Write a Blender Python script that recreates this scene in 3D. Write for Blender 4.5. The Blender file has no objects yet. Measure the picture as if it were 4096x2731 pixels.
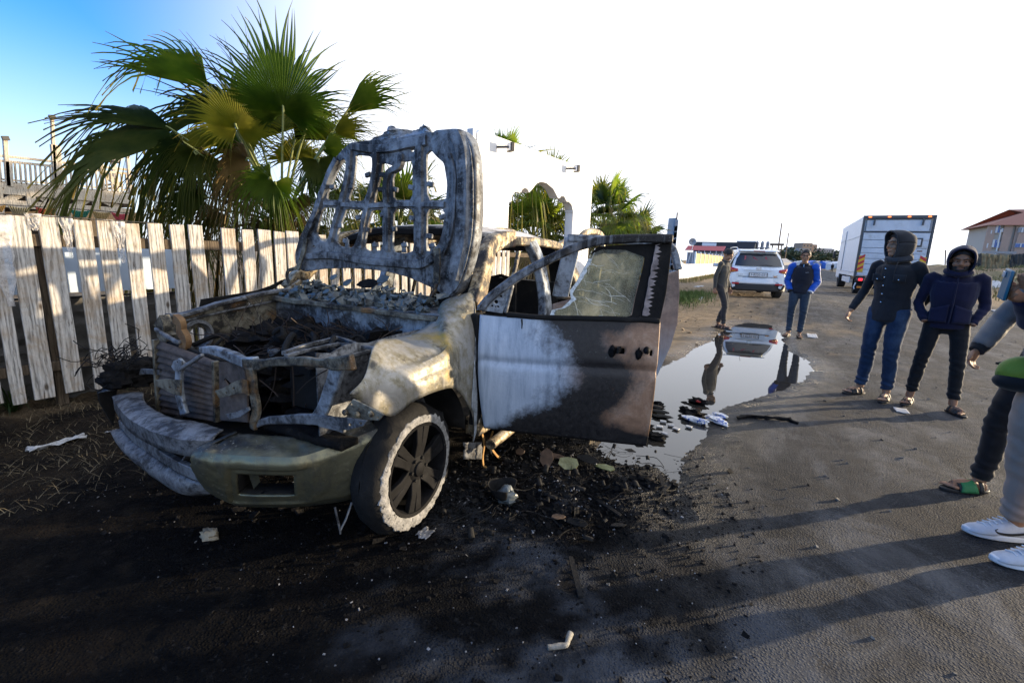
import bpy, bmesh, math, random
import numpy as np
from mathutils import Vector, Matrix, noise as mnoise
random.seed(7); np.random.seed(7)
S = bpy.context.scene; COL = S.collection
R = math.radians
# ------------------------------------------------------------------ camera, sky, sun, exposure
CAM_H, YAW, PITCH, ROLL = 1.45, R(30.0), R(10.9), R(2.0)
cd_ = bpy.data.cameras.new('camera'); cam = bpy.data.objects.new('camera', cd_); COL.objects.link(cam)
cd_.sensor_width = 36; cd_.lens = 16.0; cd_.clip_start = 0.02; cd_.clip_end = 5000
fw = Vector((-math.sin(YAW)*math.cos(PITCH), math.cos(YAW)*math.cos(PITCH), -math.sin(PITCH)))
rt0 = Vector((math.cos(YAW), math.sin(YAW), 0)); up0 = rt0.cross(fw)
rt = rt0*math.cos(ROLL)+up0*math.sin(ROLL); up = -rt0*math.sin(ROLL)+up0*math.cos(ROLL)
EYE = Vector((0, 0, CAM_H))
cam.matrix_world = Matrix(((rt.x, up.x, -fw.x, 0), (rt.y, up.y, -fw.y, 0), (rt.z, up.z, -fw.z, CAM_H), (0, 0, 0, 1)))
S.camera = cam
SUN_AZ, SUN_EL = R(45), R(5.2)          # azimuth from +Y towards +X
sdir = Vector((math.sin(SUN_AZ)*math.cos(SUN_EL), math.cos(SUN_AZ)*math.cos(SUN_EL), math.sin(SUN_EL)))
w = bpy.data.worlds.new('World'); S.world = w; w.use_nodes = True
nt = w.node_tree; bg = nt.nodes['Background']
sky = nt.nodes.new('ShaderNodeTexSky'); sky.sky_type = 'NISHITA'; sky.sun_disc = False
sky.sun_elevation = SUN_EL; sky.sun_rotation = SUN_AZ; sky.altitude = 0; sky.air_density = 1.0; sky.dust_density = 0.6; sky.ozone_density = 4.0
# bright milky veil of thin high cloud that spreads out from the sun's side of the sky
def wn(t, op=None, **kw):
    q = nt.nodes.new('ShaderNode'+t)
    if op: q.operation = op
    return q
tcw = wn('TexCoord'); dt = wn('VectorMath', 'DOT_PRODUCT'); nt.links.new(tcw.outputs['Generated'], dt.inputs[0]); dt.inputs[1].default_value = sdir
sx = wn('SeparateXYZ'); nt.links.new(tcw.outputs['Generated'], sx.inputs[0])
m1 = wn('Math', 'MULTIPLY_ADD'); nt.links.new(sx.outputs[2], m1.inputs[0]); m1.inputs[1].default_value = -.35; m1.inputs[2].default_value = .07
m2 = wn('Math', 'ADD'); nt.links.new(dt.outputs['Value'], m2.inputs[0]); nt.links.new(m1.outputs[0], m2.inputs[1])
mr = wn('MapRange'); mr.interpolation_type = 'SMOOTHSTEP'; nt.links.new(m2.outputs[0], mr.inputs[0]); mr.inputs[1].default_value = -.46; mr.inputs[2].default_value = .04
mxw = nt.nodes.new('ShaderNodeMix'); mxw.data_type = 'RGBA'; mh = wn('MapRange'); mh.interpolation_type = 'SMOOTHSTEP'; nt.links.new(sx.outputs[2], mh.inputs[0]); mh.inputs[1].default_value = .34; mh.inputs[2].default_value = -.02; mh.inputs[3].default_value = 0.0; mh.inputs[4].default_value = .80
mxm = wn('Math', 'MAXIMUM'); nt.links.new(mr.outputs[0], mxm.inputs[0]); nt.links.new(mh.outputs[0], mxm.inputs[1]); nt.links.new(mxm.outputs[0], mxw.inputs[0]); mxg = nt.nodes.new('ShaderNodeMix'); mxg.data_type = 'RGBA'; mxg.blend_type = 'MULTIPLY'; mxg.inputs[0].default_value = 1; nt.links.new(sky.outputs[0], mxg.inputs[6]); mxg.inputs[7].default_value = (.80, 1.30, 1.75, 1); nt.links.new(mxg.outputs[2], mxw.inputs[6]); mxw.inputs[7].default_value = (3.45, 3.6, 3.95, 1)
nt.links.new(mxw.outputs[2], bg.inputs[0]); bg.inputs[1].default_value = 0.15
sl = bpy.data.lights.new('sun', 'SUN'); sl.energy = 3.4; sl.angle = R(0.6); sl.color = (1.0, 0.80, 0.54)
so = bpy.data.objects.new('sun', sl); COL.objects.link(so); so.rotation_euler = sdir.to_track_quat('Z', 'Y').to_euler(); so.location = sdir*60
vs = S.view_settings; vs.view_transform = 'Standard'; vs.look = 'None'; vs.gamma = 1; vs.exposure = 1.45; vs.use_curve_mapping = False
S.cycles.max_bounces = 5; S.cycles.diffuse_bounces = 2; S.cycles.glossy_bounces = 3; S.cycles.transmission_bounces = 5; S.cycles.transparent_max_bounces = 8
S.cycles.use_denoising = True
try: S.cycles.denoiser = 'OPENIMAGEDENOISE'
except Exception: pass

# ------------------------------------------------------------------ measuring helpers (photo point -> point on a chosen real plane)
FPX = 1820.0
def ray(x, y): return (fw*FPX + rt*(x-2048) - up*(y-1365.5)).normalized()
def G(x, y, z=0.0):
    d = ray(x, y); return EYE + d*((z-CAM_H)/d.z)
def onX(x, y, X):
    d = ray(x, y); return EYE + d*(X/d.x)
def onY(x, y, Y):
    d = ray(x, y); return EYE + d*(Y/d.y)
def onD(x, y, D):                       # at depth D along the view axis
    d = ray(x, y); return EYE + d*(D/d.dot(fw))
def onP(x, y, p, n):
    d = ray(x, y); return EYE + d*((Vector(p)-EYE).dot(n)/d.dot(n))

# ------------------------------------------------------------------ noise
def fbm(x, y, z=0.0, o=4, s=1.0):
    return mnoise.fractal(Vector((x*s, y*s, z*s)), 1.0, 2.0, o)
def nz(x, y, z=0.0): return mnoise.noise(Vector((x, y, z)))
def sstep(a, b, x):
    if a == b: return float(x > a)
    t = min(1, max(0, (x-a)/(b-a))); return t*t*(3-2*t)
def lerp(a, b, t): return a+(b-a)*t

# ------------------------------------------------------------------ materials
MATS = {}
def col4(c): return (c[0], c[1], c[2], 1.0)
class NT:
    def __init__(s, name):
        s.m = bpy.data.materials.new(name); s.m.use_nodes = True; s.t = s.m.node_tree
        s.b = s.t.nodes['Principled BSDF']; s.out = s.t.nodes['Material Output']; s._tc = None
    def n(s, typ, **kw):
        q = s.t.nodes.new('ShaderNode'+typ)
        for k, v in kw.items(): setattr(q, k, v)
        return q
    def l(s, a, b): s.t.links.new(a, b)
    def coord(s, kind='Object', stretch=None, off=None):
        if s._tc is None: s._tc = s.n('TexCoord')
        o = s._tc.outputs[kind] if kind != 'Position' else s.n('NewGeometry').outputs['Position']
        if stretch or off:
            mp = s.n('Mapping'); s.l(o, mp.inputs[0])
            if stretch: mp.inputs['Scale'].default_value = stretch
            if off: mp.inputs['Location'].default_value = off
            o = mp.outputs[0]
        return o
    def noise(s, scale, detail=6, rough=.6, dist=0, co=None, stretch=None, off=None, kind='Object'):
        q = s.n('TexNoise'); q.inputs['Scale'].default_value = scale; q.inputs['Detail'].default_value = min(detail, 5)
        q.inputs['Roughness'].default_value = rough; q.inputs['Distortion'].default_value = dist
        s.l(co or s.coord(kind, stretch, off), q.inputs['Vector']); return q.outputs['Fac']
    def ramp(s, fac, stops, interp='LINEAR'):
        q = s.n('ValToRGB'); e = q.color_ramp; e.interpolation = interp
        while len(e.elements) > 1: e.elements.remove(e.elements[-1])
        for i, (p, c) in enumerate(stops):
            el = e.elements[0] if i == 0 else e.elements.new(p)
            el.position = p; el.color = col4(c) if not isinstance(c, (int, float)) else (c, c, c, 1)
        s.l(fac, q.inputs[0]); return q.outputs[0]
    def mix(s, fac, a, b, typ='MIX'):
        q = s.n('Mix', data_type='RGBA', blend_type=typ)
        for sock, v in ((q.inputs[0], fac), (q.inputs[6], a), (q.inputs[7], b)):
            if isinstance(v, (int, float)): sock.default_value = v
            elif isinstance(v, tuple): sock.default_value = col4(v)
            else: s.l(v, sock)
        return q.outputs[2]
    def math(s, op, a, b=None, c=None):
        q = s.n('Math', operation=op)
        for i, v in enumerate((a, b, c)):
            if v is None: continue
            if isinstance(v, (int, float)): q.inputs[i].default_value = v
            else: s.l(v, q.inputs[i])
        return q.outputs[0]
    def sep(s, co):
        q = s.n('SeparateXYZ'); s.l(co, q.inputs[0]); return q.outputs
    def attr(s, name):
        q = s.n('Attribute'); q.attribute_name = name; return q
    def bump(s, h, strength=.4, dist=.02, normal=None):
        q = s.n('Bump'); q.inputs['Strength'].default_value = strength; q.inputs['Distance'].default_value = dist
        s.l(h, q.inputs['Height'])
        if normal is not None: s.l(normal, q.inputs['Normal'])
        s.l(q.outputs[0], s.b.inputs['Normal']); return q.outputs[0]
    def set(s, **kw):
        names = dict(base='Base Color', rough='Roughness', metal='Metallic', trans='Transmission Weight', alpha='Alpha', ior='IOR', spec='Specular IOR Level', coat='Coat Weight', sheen='Sheen Weight', sss='Subsurface Weight')
        for k, v in kw.items():
            sk = s.b.inputs[names[k]]
            if isinstance(v, (int, float)): sk.default_value = v
            elif isinstance(v, tuple): sk.default_value = col4(v)
            else: s.l(v, sk)
        return s
def mat(name, stops, scale=4, detail=7, nrough=.62, dist=0, rough=.75, metal=0.0, bump=0.0, bscale=None, bdist=.01, layers=(), stretch=None, spec=.4, rvar=.0, kind='Object'):
    """noise-driven base ramp plus masked layers: (colour, scale, lo, hi, stretch)"""
    if name in MATS: return MATS[name]
    t = NT(name)
    if isinstance(stops[0], (int, float)): stops = [(.3, tuple(c*.82 for c in stops)), (.7, tuple(min(1, c*1.15) for c in stops))]
    n0 = t.noise(scale, detail, nrough, dist, stretch=stretch, kind=kind)
    c = t.ramp(n0, stops)
    for i, ly in enumerate(layers):
        cc, sc, lo, hi = ly[:4]; st = ly[4] if len(ly) > 4 else None
        mk = t.ramp(t.noise(sc, 8, .68, .3, stretch=st, off=(3.7*i+1.3, 1.9*i, 5.1), kind=kind), [(lo, 0.0), (hi, 1.0)])
        c = t.mix(mk, c, cc)
    r = rough
    if rvar: r = t.math('ADD', t.math('MULTIPLY', t.noise(scale*2.3, 5, off=(9, 2, 4), kind=kind), rvar), rough-rvar*.5)
    t.set(base=c, rough=r, metal=metal, spec=spec)
    if bump:
        t.bump(t.noise(bscale or scale*4, 8, .65, stretch=stretch, kind=kind), bump, bdist)
    MATS[name] = t.m; return t.m

# ------------------------------------------------------------------ objects
def setp(o, label=None, category=None, group=None, kind=None):
    if label: o['label'] = label
    if category: o['category'] = category
    if group: o['group'] = group
    if kind: o['kind'] = kind
    return o
def thing(name, loc, label, category, group=None, rotz=0.0):
    e = bpy.data.objects.new(name, None); COL.objects.link(e); e.location = loc; e.rotation_euler = (0, 0, rotz); e.empty_display_size = .1
    return setp(e, label, category, group)
def pmat(o):                            # world matrix of a parent without waiting for the depsgraph
    m = Matrix.LocRotScale(o.location, o.rotation_euler, o.scale)
    return (pmat(o.parent) @ o.matrix_parent_inverse @ m) if o.parent else m
def link(o, parent=None, world=False):
    COL.objects.link(o)
    if parent is not None:
        o.parent = parent
        if world: o.matrix_parent_inverse = pmat(parent).inverted()
    return o
def shade(me, smooth=True, ang=None):
    if smooth: me.polygons.foreach_set('use_smooth', [True]*len(me.polygons))
    if smooth and ang: me.set_sharp_from_angle(angle=R(ang))
def mobj(name, verts, faces, m, parent=None, world=False, smooth=True, ang=40):
    me = bpy.data.meshes.new(name); me.from_pydata([tuple(v) for v in verts], [], faces); me.update()
    if isinstance(m, (list, tuple)):
        for q in m: me.materials.append(q)
    elif m: me.materials.append(m)
    shade(me, smooth, ang)
    return link(bpy.data.objects.new(name, me), parent, world)
def basis(d, hint=(0, 0, 1)):
    d = Vector(d).normalized(); h = Vector(hint)
    if abs(d.dot(h)) > .97: h = Vector((1, 0, 0)) if abs(d.x) < .9 else Vector((0, 1, 0))
    a = h.cross(d).normalized(); return a, d.cross(a).normalized(), d      # side, up-ish, along
class MB:
    def __init__(s): s.v = []; s.f = []; s.mi = []
    def add(s, vs, fs, mi=0):
        o = len(s.v); s.v += [Vector(v) for v in vs]; s.f += [tuple(i+o for i in f) for f in fs]; s.mi += [mi]*len(fs); return s
    def box(s, c, size, rot=None, mi=0, jit=0.0):
        hx, hy, hz = size[0]/2, size[1]/2, size[2]/2; c = Vector(c); M = rot if rot is not None else Matrix.Identity(3)
        vs = [c+M@Vector((x*hx, y*hy, z*hz))+Vector((random.uniform(-jit, jit), random.uniform(-jit, jit), random.uniform(-jit, jit))) for x, y, z in ((-1,-1,-1),(1,-1,-1),(1,1,-1),(-1,1,-1),(-1,-1,1),(1,-1,1),(1,1,1),(-1,1,1))]
        return s.add(vs, [(0,3,2,1),(4,5,6,7),(0,1,5,4),(1,2,6,5),(2,3,7,6),(3,0,4,7)], mi)
    def beam(s, p, q, w_, h_, hint=(0, 0, 1), mi=0):
        p, q = Vector(p), Vector(q); a, b, d = basis(q-p, hint)
        vs = [o+a*x*w_/2+b*y*h_/2 for o in (p, q) for x, y in ((-1,-1),(1,-1),(1,1),(-1,1))]
        return s.add(vs, [(3,2,1,0),(4,5,6,7),(0,1,5,4),(1,2,6,5),(2,3,7,6),(3,0,4,7)], mi)
    def strip(s, pts, w_, h_, hint, mi=0):  # rectangular section swept along points; w_/h_ may be lists
        n = len(pts); pts = [Vector(p) for p in pts]; vs = []
        for i, p in enumerate(pts):
            d = (pts[min(i+1, n-1)]-pts[max(i-1, 0)])
            hh = hint[i] if isinstance(hint, list) else hint
            a, b, _ = basis(d, hh); wi = w_[i] if isinstance(w_, (list, tuple)) else w_; hi = h_[i] if isinstance(h_, (list, tuple)) else h_
            vs += [p+a*x*wi/2+b*y*hi/2 for x, y in ((-1,-1),(1,-1),(1,1),(-1,1))]
        fs = [(3,2,1,0), tuple(4*(n-1)+k for k in range(4))]
        for i in range(n-1):
            for k in range(4): a0 = 4*i+k; a1 = 4*i+(k+1) % 4; fs.append((a0, a1, a1+4, a0+4))
        return s.add(vs, fs, mi)
    def tube(s, pts, r, n=8, caps=True, mi=0, flat=None):
        pts = [Vector(p) for p in pts]; m = len(pts); vs = []; prev = None
        for i, p in enumerate(pts):
            d = (pts[min(i+1, m-1)]-pts[max(i-1, 0)]).normalized()
            if prev is None: a, b, _ = basis(d)
            else:
                a = prev-d*prev.dot(d)
                if a.length < 1e-5: a, b, _ = basis(d)
                a.normalize(); b = d.cross(a)
            prev = a; ri = r[i] if isinstance(r, (list, tuple)) else r
            rx, ry = ri if isinstance(ri, (list, tuple)) else (ri, ri)
            vs += [p+a*math.cos(2*math.pi*k/n)*rx+b*math.sin(2*math.pi*k/n)*ry for k in range(n)]
        fs = []
        for i in range(m-1):
            for k in range(n): a0 = i*n+k; a1 = i*n+(k+1) % n; fs.append((a0, a1, a1+n, a0+n))
        if caps: fs += [tuple(range(n-1, -1, -1)), tuple((m-1)*n+k for k in range(n))]
        return s.add(vs, fs, mi)
    def ell(s, c, r, rot=None, nu=12, nv=8, mi=0, lump=0.0, seed=0):
        c = Vector(c); r = r if isinstance(r, (list, tuple)) else (r, r, r); M = rot if rot is not None else Matrix.Identity(3); vs = []
        def pt(th, ph):
            d = Vector((math.sin(ph)*math.cos(th), math.sin(ph)*math.sin(th), math.cos(ph)))
            k = 1+lump*nz(d.x*1.7+seed, d.y*1.7, d.z*1.7) if lump else 1
            return c+M@Vector((d.x*r[0]*k, d.y*r[1]*k, d.z*r[2]*k))
        vs.append(pt(0, 0))
        for j in range(1, nv):
            for i in range(nu): vs.append(pt(2*math.pi*i/nu, math.pi*j/nv))
        vs.append(pt(0, math.pi)); fs = []
        for i in range(nu): fs.append((0, 1+i, 1+(i+1) % nu))
        for j in range(nv-2):
            for i in range(nu): a = 1+j*nu+i; b = 1+j*nu+(i+1) % nu; fs.append((a, a+nu, b+nu, b))
        e = len(vs)-1; o = 1+(nv-2)*nu
        for i in range(nu): fs.append((e, o+(i+1) % nu, o+i))
        return s.add(vs, fs, mi)
    def grid(s, fn, nu, nv, mask=None, mi=0):
        vs = [fn(i/nu, j/nv) for j in range(nv+1) for i in range(nu+1)]; fs = []
        for j in range(nv):
            for i in range(nu):
                if mask is None or mask((i+.5)/nu, (j+.5)/nv): a = j*(nu+1)+i; fs.append((a, a+1, a+nu+2, a+nu+1))
        return s.add(vs, fs, mi)
    def prism(s, pts, off, mi=0):       # planar polygon given as 3D points, extruded by vector off
        n = len(pts); pts = [Vector(p) for p in pts]; off = Vector(off)
        vs = pts+[p+off for p in pts]
        return s.add(vs, [tuple(range(n-1, -1, -1)), tuple(range(n, 2*n))]+[(i, (i+1) % n, (i+1) % n+n, i+n) for i in range(n)], mi)
    def lathe(s, c, axis, prof, n=24, hint=(0, 0, 1), mi=0):  # prof: (radius, along)
        a, b, d = basis(axis, hint); c = Vector(c); vs = []
        for r_, h_ in prof: vs += [c+d*h_+(a*math.cos(2*math.pi*k/n)+b*math.sin(2*math.pi*k/n))*r_ for k in range(n)]
        fs = []
        for i in range(len(prof)-1):
            for k in range(n): a0 = i*n+k; a1 = i*n+(k+1) % n; fs.append((a0, a1, a1+n, a0+n))
        return s.add(vs, fs, mi)
    def wobble(s, amp, scale=3.0, seed=0.0):
        for v in s.v:
            q = mnoise.noise_vector(Vector((v.x*scale+seed, v.y*scale, v.z*scale))); v += q*amp
        return s
    def build(s, name, m, parent=None, world=False, smooth=True, ang=40, solid=0.0, bevel=0.0, off=0.0, fix=False):
        o = mobj(name, s.v, s.f, m, parent, world, smooth, ang)
        if any(s.mi): o.data.polygons.foreach_set('material_index', s.mi)
        if fix:
            bm = bmesh.new(); bm.from_mesh(o.data); bmesh.ops.recalc_face_normals(bm, faces=bm.faces); bm.to_mesh(o.data); bm.free()
        if solid: q = o.modifiers.new('solid', 'SOLIDIFY'); q.thickness = solid; q.offset = off
        if bevel: q = o.modifiers.new('bevel', 'BEVEL'); q.width = bevel; q.segments = 2; q.limit_method = 'ANGLE'; q.angle_limit = R(35)
        return o
def bake(o):
    """evaluate modifiers once and keep the result as plain mesh"""
    dg = bpy.context.evaluated_depsgraph_get(); me = bpy.data.meshes.new_from_object(o.evaluated_get(dg)); old = o.data
    o.modifiers.clear(); o.data = me; me.name = old.name
    return o
def spline(pts, n, closed=False):       # Catmull-Rom through 2D/3D points
    P_ = [Vector(p) for p in pts]; m = len(P_); out = []; segs = m if closed else m-1
    for k in range(n+(0 if closed else 1)):
        t = k/n*segs; i = min(int(t), segs-1); u = t-i
        g = (lambda j: P_[j % m]) if closed else (lambda j: P_[min(max(j, 0), m-1)])
        p0, p1, p2, p3 = g(i-1), g(i), g(i+1), g(i+2)
        out.append(.5*((2*p1)+(p2-p0)*u+(2*p0-5*p1+4*p2-p3)*u*u+(3*p1-p0-3*p2+p3)*u*u*u))
    return out
def poly_at(pts, t):                    # point at fraction t of a polyline's length
    P_ = [Vector(p) for p in pts]; L = [0]
    for a, b in zip(P_, P_[1:]): L.append(L[-1]+(b-a).length)
    d = t*L[-1]
    for i in range(len(P_)-1):
        if d <= L[i+1] or i == len(P_)-2: return P_[i].lerp(P_[i+1], (d-L[i])/max(1e-9, L[i+1]-L[i]))
def panel(name, outer, holes, O_, ax, ay, thick, m, parent=None, world=False, bevel=.004, smooth=True):
    """flat sheet with holes: 2D loops (in ax, ay coordinates from O_) filled and given thickness"""
    cu = bpy.data.curves.new(name, 'CURVE'); cu.dimensions = '2D'; cu.fill_mode = 'BOTH'; cu.extrude = thick/2-bevel; cu.bevel_depth = bevel; cu.bevel_resolution = 1; cu.offset = -bevel
    for lp in [outer]+list(holes):
        sp = cu.splines.new('POLY'); sp.points.add(len(lp)-1)
        for q, p in zip(sp.points, lp): q.co = (p[0], p[1], 0, 1)
        sp.use_cyclic_u = True
    o = bpy.data.objects.new(name, cu); COL.objects.link(o)
    dg = bpy.context.evaluated_depsgraph_get(); me = bpy.data.meshes.new_from_object(o.evaluated_get(dg))
    bpy.data.objects.remove(o); bpy.data.curves.remove(cu)
    ax, ay = Vector(ax).normalized(), Vector(ay).normalized(); az = ax.cross(ay); O_ = Vector(O_)
    me.transform(Matrix(((ax.x, ay.x, az.x, O_.x), (ax.y, ay.y, az.y, O_.y), (ax.z, ay.z, az.z, O_.z), (0, 0, 0, 1))))
    me.materials.clear(); me.materials.append(m); shade(me, smooth, 35); me.name = name
    return link(bpy.data.objects.new(name, me), parent, world)
def text_mesh(name, s_, size, O_, ax, ay, m, parent=None, world=False, depth=.002, align='CENTER'):
    cu = bpy.data.curves.new(name, 'FONT'); cu.body = s_; cu.size = size; cu.align_x = align; cu.align_y = 'CENTER'; cu.extrude = depth
    o = bpy.data.objects.new(name, cu); COL.objects.link(o)
    dg = bpy.context.evaluated_depsgraph_get(); me = bpy.data.meshes.new_from_object(o.evaluated_get(dg))
    bpy.data.objects.remove(o); bpy.data.curves.remove(cu)
    ax, ay = Vector(ax).normalized(), Vector(ay).normalized(); az = ax.cross(ay); O_ = Vector(O_)
    me.transform(Matrix(((ax.x, ay.x, az.x, O_.x), (ax.y, ay.y, az.y, O_.y), (ax.z, ay.z, az.z, O_.z), (0, 0, 0, 1))))
    me.materials.clear(); me.materials.append(m); me.name = name
    return link(bpy.data.objects.new(name, me), parent, world)
def copy_tree(o, parent=None):
    c = o.copy(); COL.objects.link(c)
    if parent is not None: c.parent = parent
    for ch in list(o.children):
        q = ch.copy(); COL.objects.link(q); q.parent = c
        for g in list(ch.children):
            h = g.copy(); COL.objects.link(h); h.parent = q
    return c
# ================================================================== ground
def road_edge(y): return 5.3+0.085*min(max(y, 0), 50)
PUD = [(-.71,12.7),(.09,12.4),(.28,10.6),(.33,9.0),(.62,8.1),(.52,6.8),(.10,5.5),(-.16,4.9),(-.22,4.1),(-.33,3.4),(-.27,2.98),(-.31,2.8),(-.31,2.55),(-.38,2.42),(-.46,2.55),(-.46,2.76),(-.62,2.98),(-.80,2.86),(-1.02,3.0),(-1.6,3.6),(-1.75,4.6),(-1.4,5.6),(-1.3,7.0),(-1.12,9.0),(-1.05,10.3),(-.95,11.6)]
def seg_d(px, py, pts):
    x1 = pts[:, 0]; y1 = pts[:, 1]; x2 = np.roll(x1, -1); y2 = np.roll(y1, -1); best = np.full(px.shape, 1e9); ins = np.zeros(px.shape, bool)
    for a, b, c, d in zip(x1, y1, x2, y2):
        L = (c-a)**2+(d-b)**2; t = np.clip(((px-a)*(c-a)+(py-b)*(d-b))/L, 0, 1)
        best = np.minimum(best, np.hypot(px-a-t*(c-a), py-b-t*(d-b)))
        cr = ((b > py) != (d > py)) & (px < (c-a)*(py-b)/(d-b+1e-12)+a); ins ^= cr
    return np.where(ins, best, -best)
def graded(a, b, fine, lo, hi, k=1.12):
    v = list(np.arange(a, b, fine)); s = fine
    while v[-1] < hi: s *= k; v.append(v[-1]+s)
    s = fine
    while v[0] > lo: s *= k; v.insert(0, v[0]-s)
    return np.array(v)
gx = graded(-3.6, 2.4, .032, -900, 900); gy = graded(.6, 7.5, .032, -70, 1600, 1.09)
XX, YY = np.meshgrid(gx, gy); fx, fy = XX.ravel(), YY.ravel()
def vnoise(s, o, z=0.0): return np.array([mnoise.fractal(Vector((a*s, b*s, z)), 1.0, 2.0, o) for a, b in zip(fx, fy)])
n1 = vnoise(.55, 5, 1.0); n2 = vnoise(2.6, 5, 4.0); n3 = vnoise(11.0, 3, 8.0)
re_ = 5.3+.085*np.clip(fy, 0, 50)
dR = re_-fx+n2*.25
asph = 1/(1+np.exp(-np.clip((fx+.15+n1*.75+n2*.25+np.clip(fy-6, 0, 8)*.03+1.5*np.clip((7-fy)/3.5, 0, 1))/.16, -60, 60)))
asph *= 1/(1+np.exp(-np.clip(dR/.10, -60, 60)))
# patches of blown sand on the road, more of them towards the shoulder
dust = np.clip((n1*.9+n2*.7-.05)*np.clip(1.3-np.abs(fx-.3)/1.7, 0, 1)*np.clip((fy-4.5)/4, 0, 1)*1.1, 0, .55)
rx = np.maximum(np.maximum(-4.5-fx, fx+.95), 0); ry = np.maximum(np.maximum(-2.0-fy, fy-6.2), 0)  # burnt area; its left foreground also paints in shade and lens falloff
bd = np.hypot(rx, ry*.8)
burn = np.clip(1.12-(bd+n1*.55+n2*.22)/1.0, 0, 1)
burn = np.maximum(burn, np.clip(.95-np.maximum(0, fx+.25+n1*.4+n2*.15)/.5, 0, 1)*np.clip((2.7-fy)/1.0, 0, 1)*(fx > -9))
burn *= np.clip((fx+5.6)/.8, 0, 1)
ash = np.clip((n1*.8+n2*.8+n3*.4)*1.8+.12, 0, 1)*np.clip(1.15-np.hypot((fx+.15)*.8, (fy-1.5)*.8)/1.3, 0, 1)
pd = seg_d(fx, fy, np.array(PUD)) + n2*.09 + n3*.035
wet = np.clip((pd+.42)/.42, 0, 1)
n4 = vnoise(34.0, 2, 3.0)
rgh = .35+.65*np.maximum(burn, 1-asph)
h = n1*.012+n2*.008*rgh+n3*.006*rgh+n4*.0035*(.3+burn*1.3)
h = h*np.clip(1-np.clip((fy-40)/200, 0, 1), 0, 1)
dep = np.clip((pd+.10)/.35, 0, 1)
near = (fy < 14) & (np.abs(fx) < 3.2)
h = np.where(near, h+.018-.034*dep, h+.018)
h = h+.24*np.clip((fy-13.0)/4, 0, 1)**2*(3-2*np.clip((fy-13.0)/4, 0, 1))*(1-np.clip((fy-21.5)/6, 0, 1))*np.clip(1.6-np.abs(fx+.6)/3.0, 0, 1)
md = np.exp(-(((fx+.95)/.55)**2+((fy-2.45)/.45)**2)); h = h+md*(.02+.03*n2+.02*n3)*(pd < 0)
# the sandy rise along the right of the road
dn = np.clip((fx-re_-1.0+n1*1.5)/6, 0, 1); dn = dn*dn*(3-2*dn)
ds = np.clip((fy-34+n1*4)/36, 0, 1); ds = ds*ds*(3-2*ds)
rise = dn*ds*(1.75+.35*n1)*np.clip(1-(fy-160)/200, 0, 1)
h = h+rise+dn*n2*.10+dn*ds*n3*.03
h = h+np.where((fx < -4.0), np.clip((-4.0-fx)/1.0, 0, 1)*(.05+.06*n2+.03*n3), 0)*(np.clip((fy+3)/3, 0, 1)*np.clip((8-fy)/4, 0, 1))
green = np.clip((n2*1.3+n1*.7-.18)*3, 0, 1)*np.clip(dn*3, 0, 1)*.75*(fy < 200)
me = bpy.data.meshes.new('ground'); W_, H_ = len(gx), len(gy)
idx = np.arange(W_*H_).reshape(H_, W_)
q = np.stack([idx[:-1, :-1], idx[:-1, 1:], idx[1:, 1:], idx[1:, :-1]], -1).reshape(-1, 4)
me.vertices.add(W_*H_); me.vertices.foreach_set('co', np.stack([fx, fy, h], -1).astype(np.float32).ravel())
me.loops.add(q.size); me.loops.foreach_set('vertex_index', q.ravel().astype(np.int32))
me.polygons.add(len(q)); me.polygons.foreach_set('loop_start', (np.arange(len(q))*4).astype(np.int32)); me.polygons.foreach_set('loop_total', np.full(len(q), 4, np.int32))
me.update(); shade(me, True)
for nm, arr in (('asph', asph*(1-dust)), ('burn', burn), ('wet', wet), ('ash', ash), ('green', green)):
    a = me.attributes.new(nm, 'FLOAT', 'POINT'); a.data.foreach_set('value', arr.astype(np.float32))
GH = h.reshape(H_, W_)
def gz(x, y):
    i = min(max(int(np.searchsorted(gx, x))-1, 0), W_-2); j = min(max(int(np.searchsorted(gy, y))-1, 0), H_-2)
    tx = (x-gx[i])/(gx[i+1]-gx[i]); ty = (y-gy[j])/(gy[j+1]-gy[j])
    return float((GH[j, i]*(1-tx)+GH[j, i+1]*tx)*(1-ty)+(GH[j+1, i]*(1-tx)+GH[j+1, i+1]*tx)*ty)
t = NT('ground_surface'); A = lambda n_: t.attr(n_).outputs['Fac']
fine = t.noise(120, 6, .75, kind='Position'); mid = t.noise(7, 7, .65, kind='Position'); big = t.noise(1.1, 6, .6, kind='Position', off=(3, 1, 0))
spk = t.n('TexVoronoi'); spk.inputs['Scale'].default_value = 88; t.l(t.coord('Position'), spk.inputs['Vector'])
sand = t.mix(t.ramp(mid, [(.3, (.25, .165, .085)), (.55, (.40, .275, .15)), (.8, (.50, .37, .22))]), (.4, .28, .15), (.4, .28, .15)) if False else t.ramp(mid, [(.28, (.20, .138, .076)), (.52, (.32, .228, .13)), (.8, (.44, .33, .20))])
sand = t.mix(t.ramp(fine, [(.35, .0), (.75, .55)]), sand, (.27, .19, .108))
sand = t.mix(A('green'), sand, t.ramp(fine, [(.3, (.05, .07, .018)), (.7, (.13, .14, .04))]))
asp = t.ramp(fine, [(.32, (.014, .0145, .0155)), (.5, (.056, .058, .061)), (.68, (.20, .20, .205))])
spc = t.n('TexVoronoi'); spc.inputs['Scale'].default_value = 88; t.l(t.coord('Position'), spc.inputs['Vector'])
asp = t.mix(t.ramp(spc.outputs['Color'], [(.55, 0.0), (.9, .75)]), asp, (.10, .10, .10))
asp = t.mix(t.ramp(spk.outputs['Distance'], [(.35, 0.0), (.75, .8)]), asp, (.012, .012, .012))
asp = t.mix(t.ramp(big, [(.38, 0.0), (.8, .3)]), asp, (.062, .060, .057))
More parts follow.
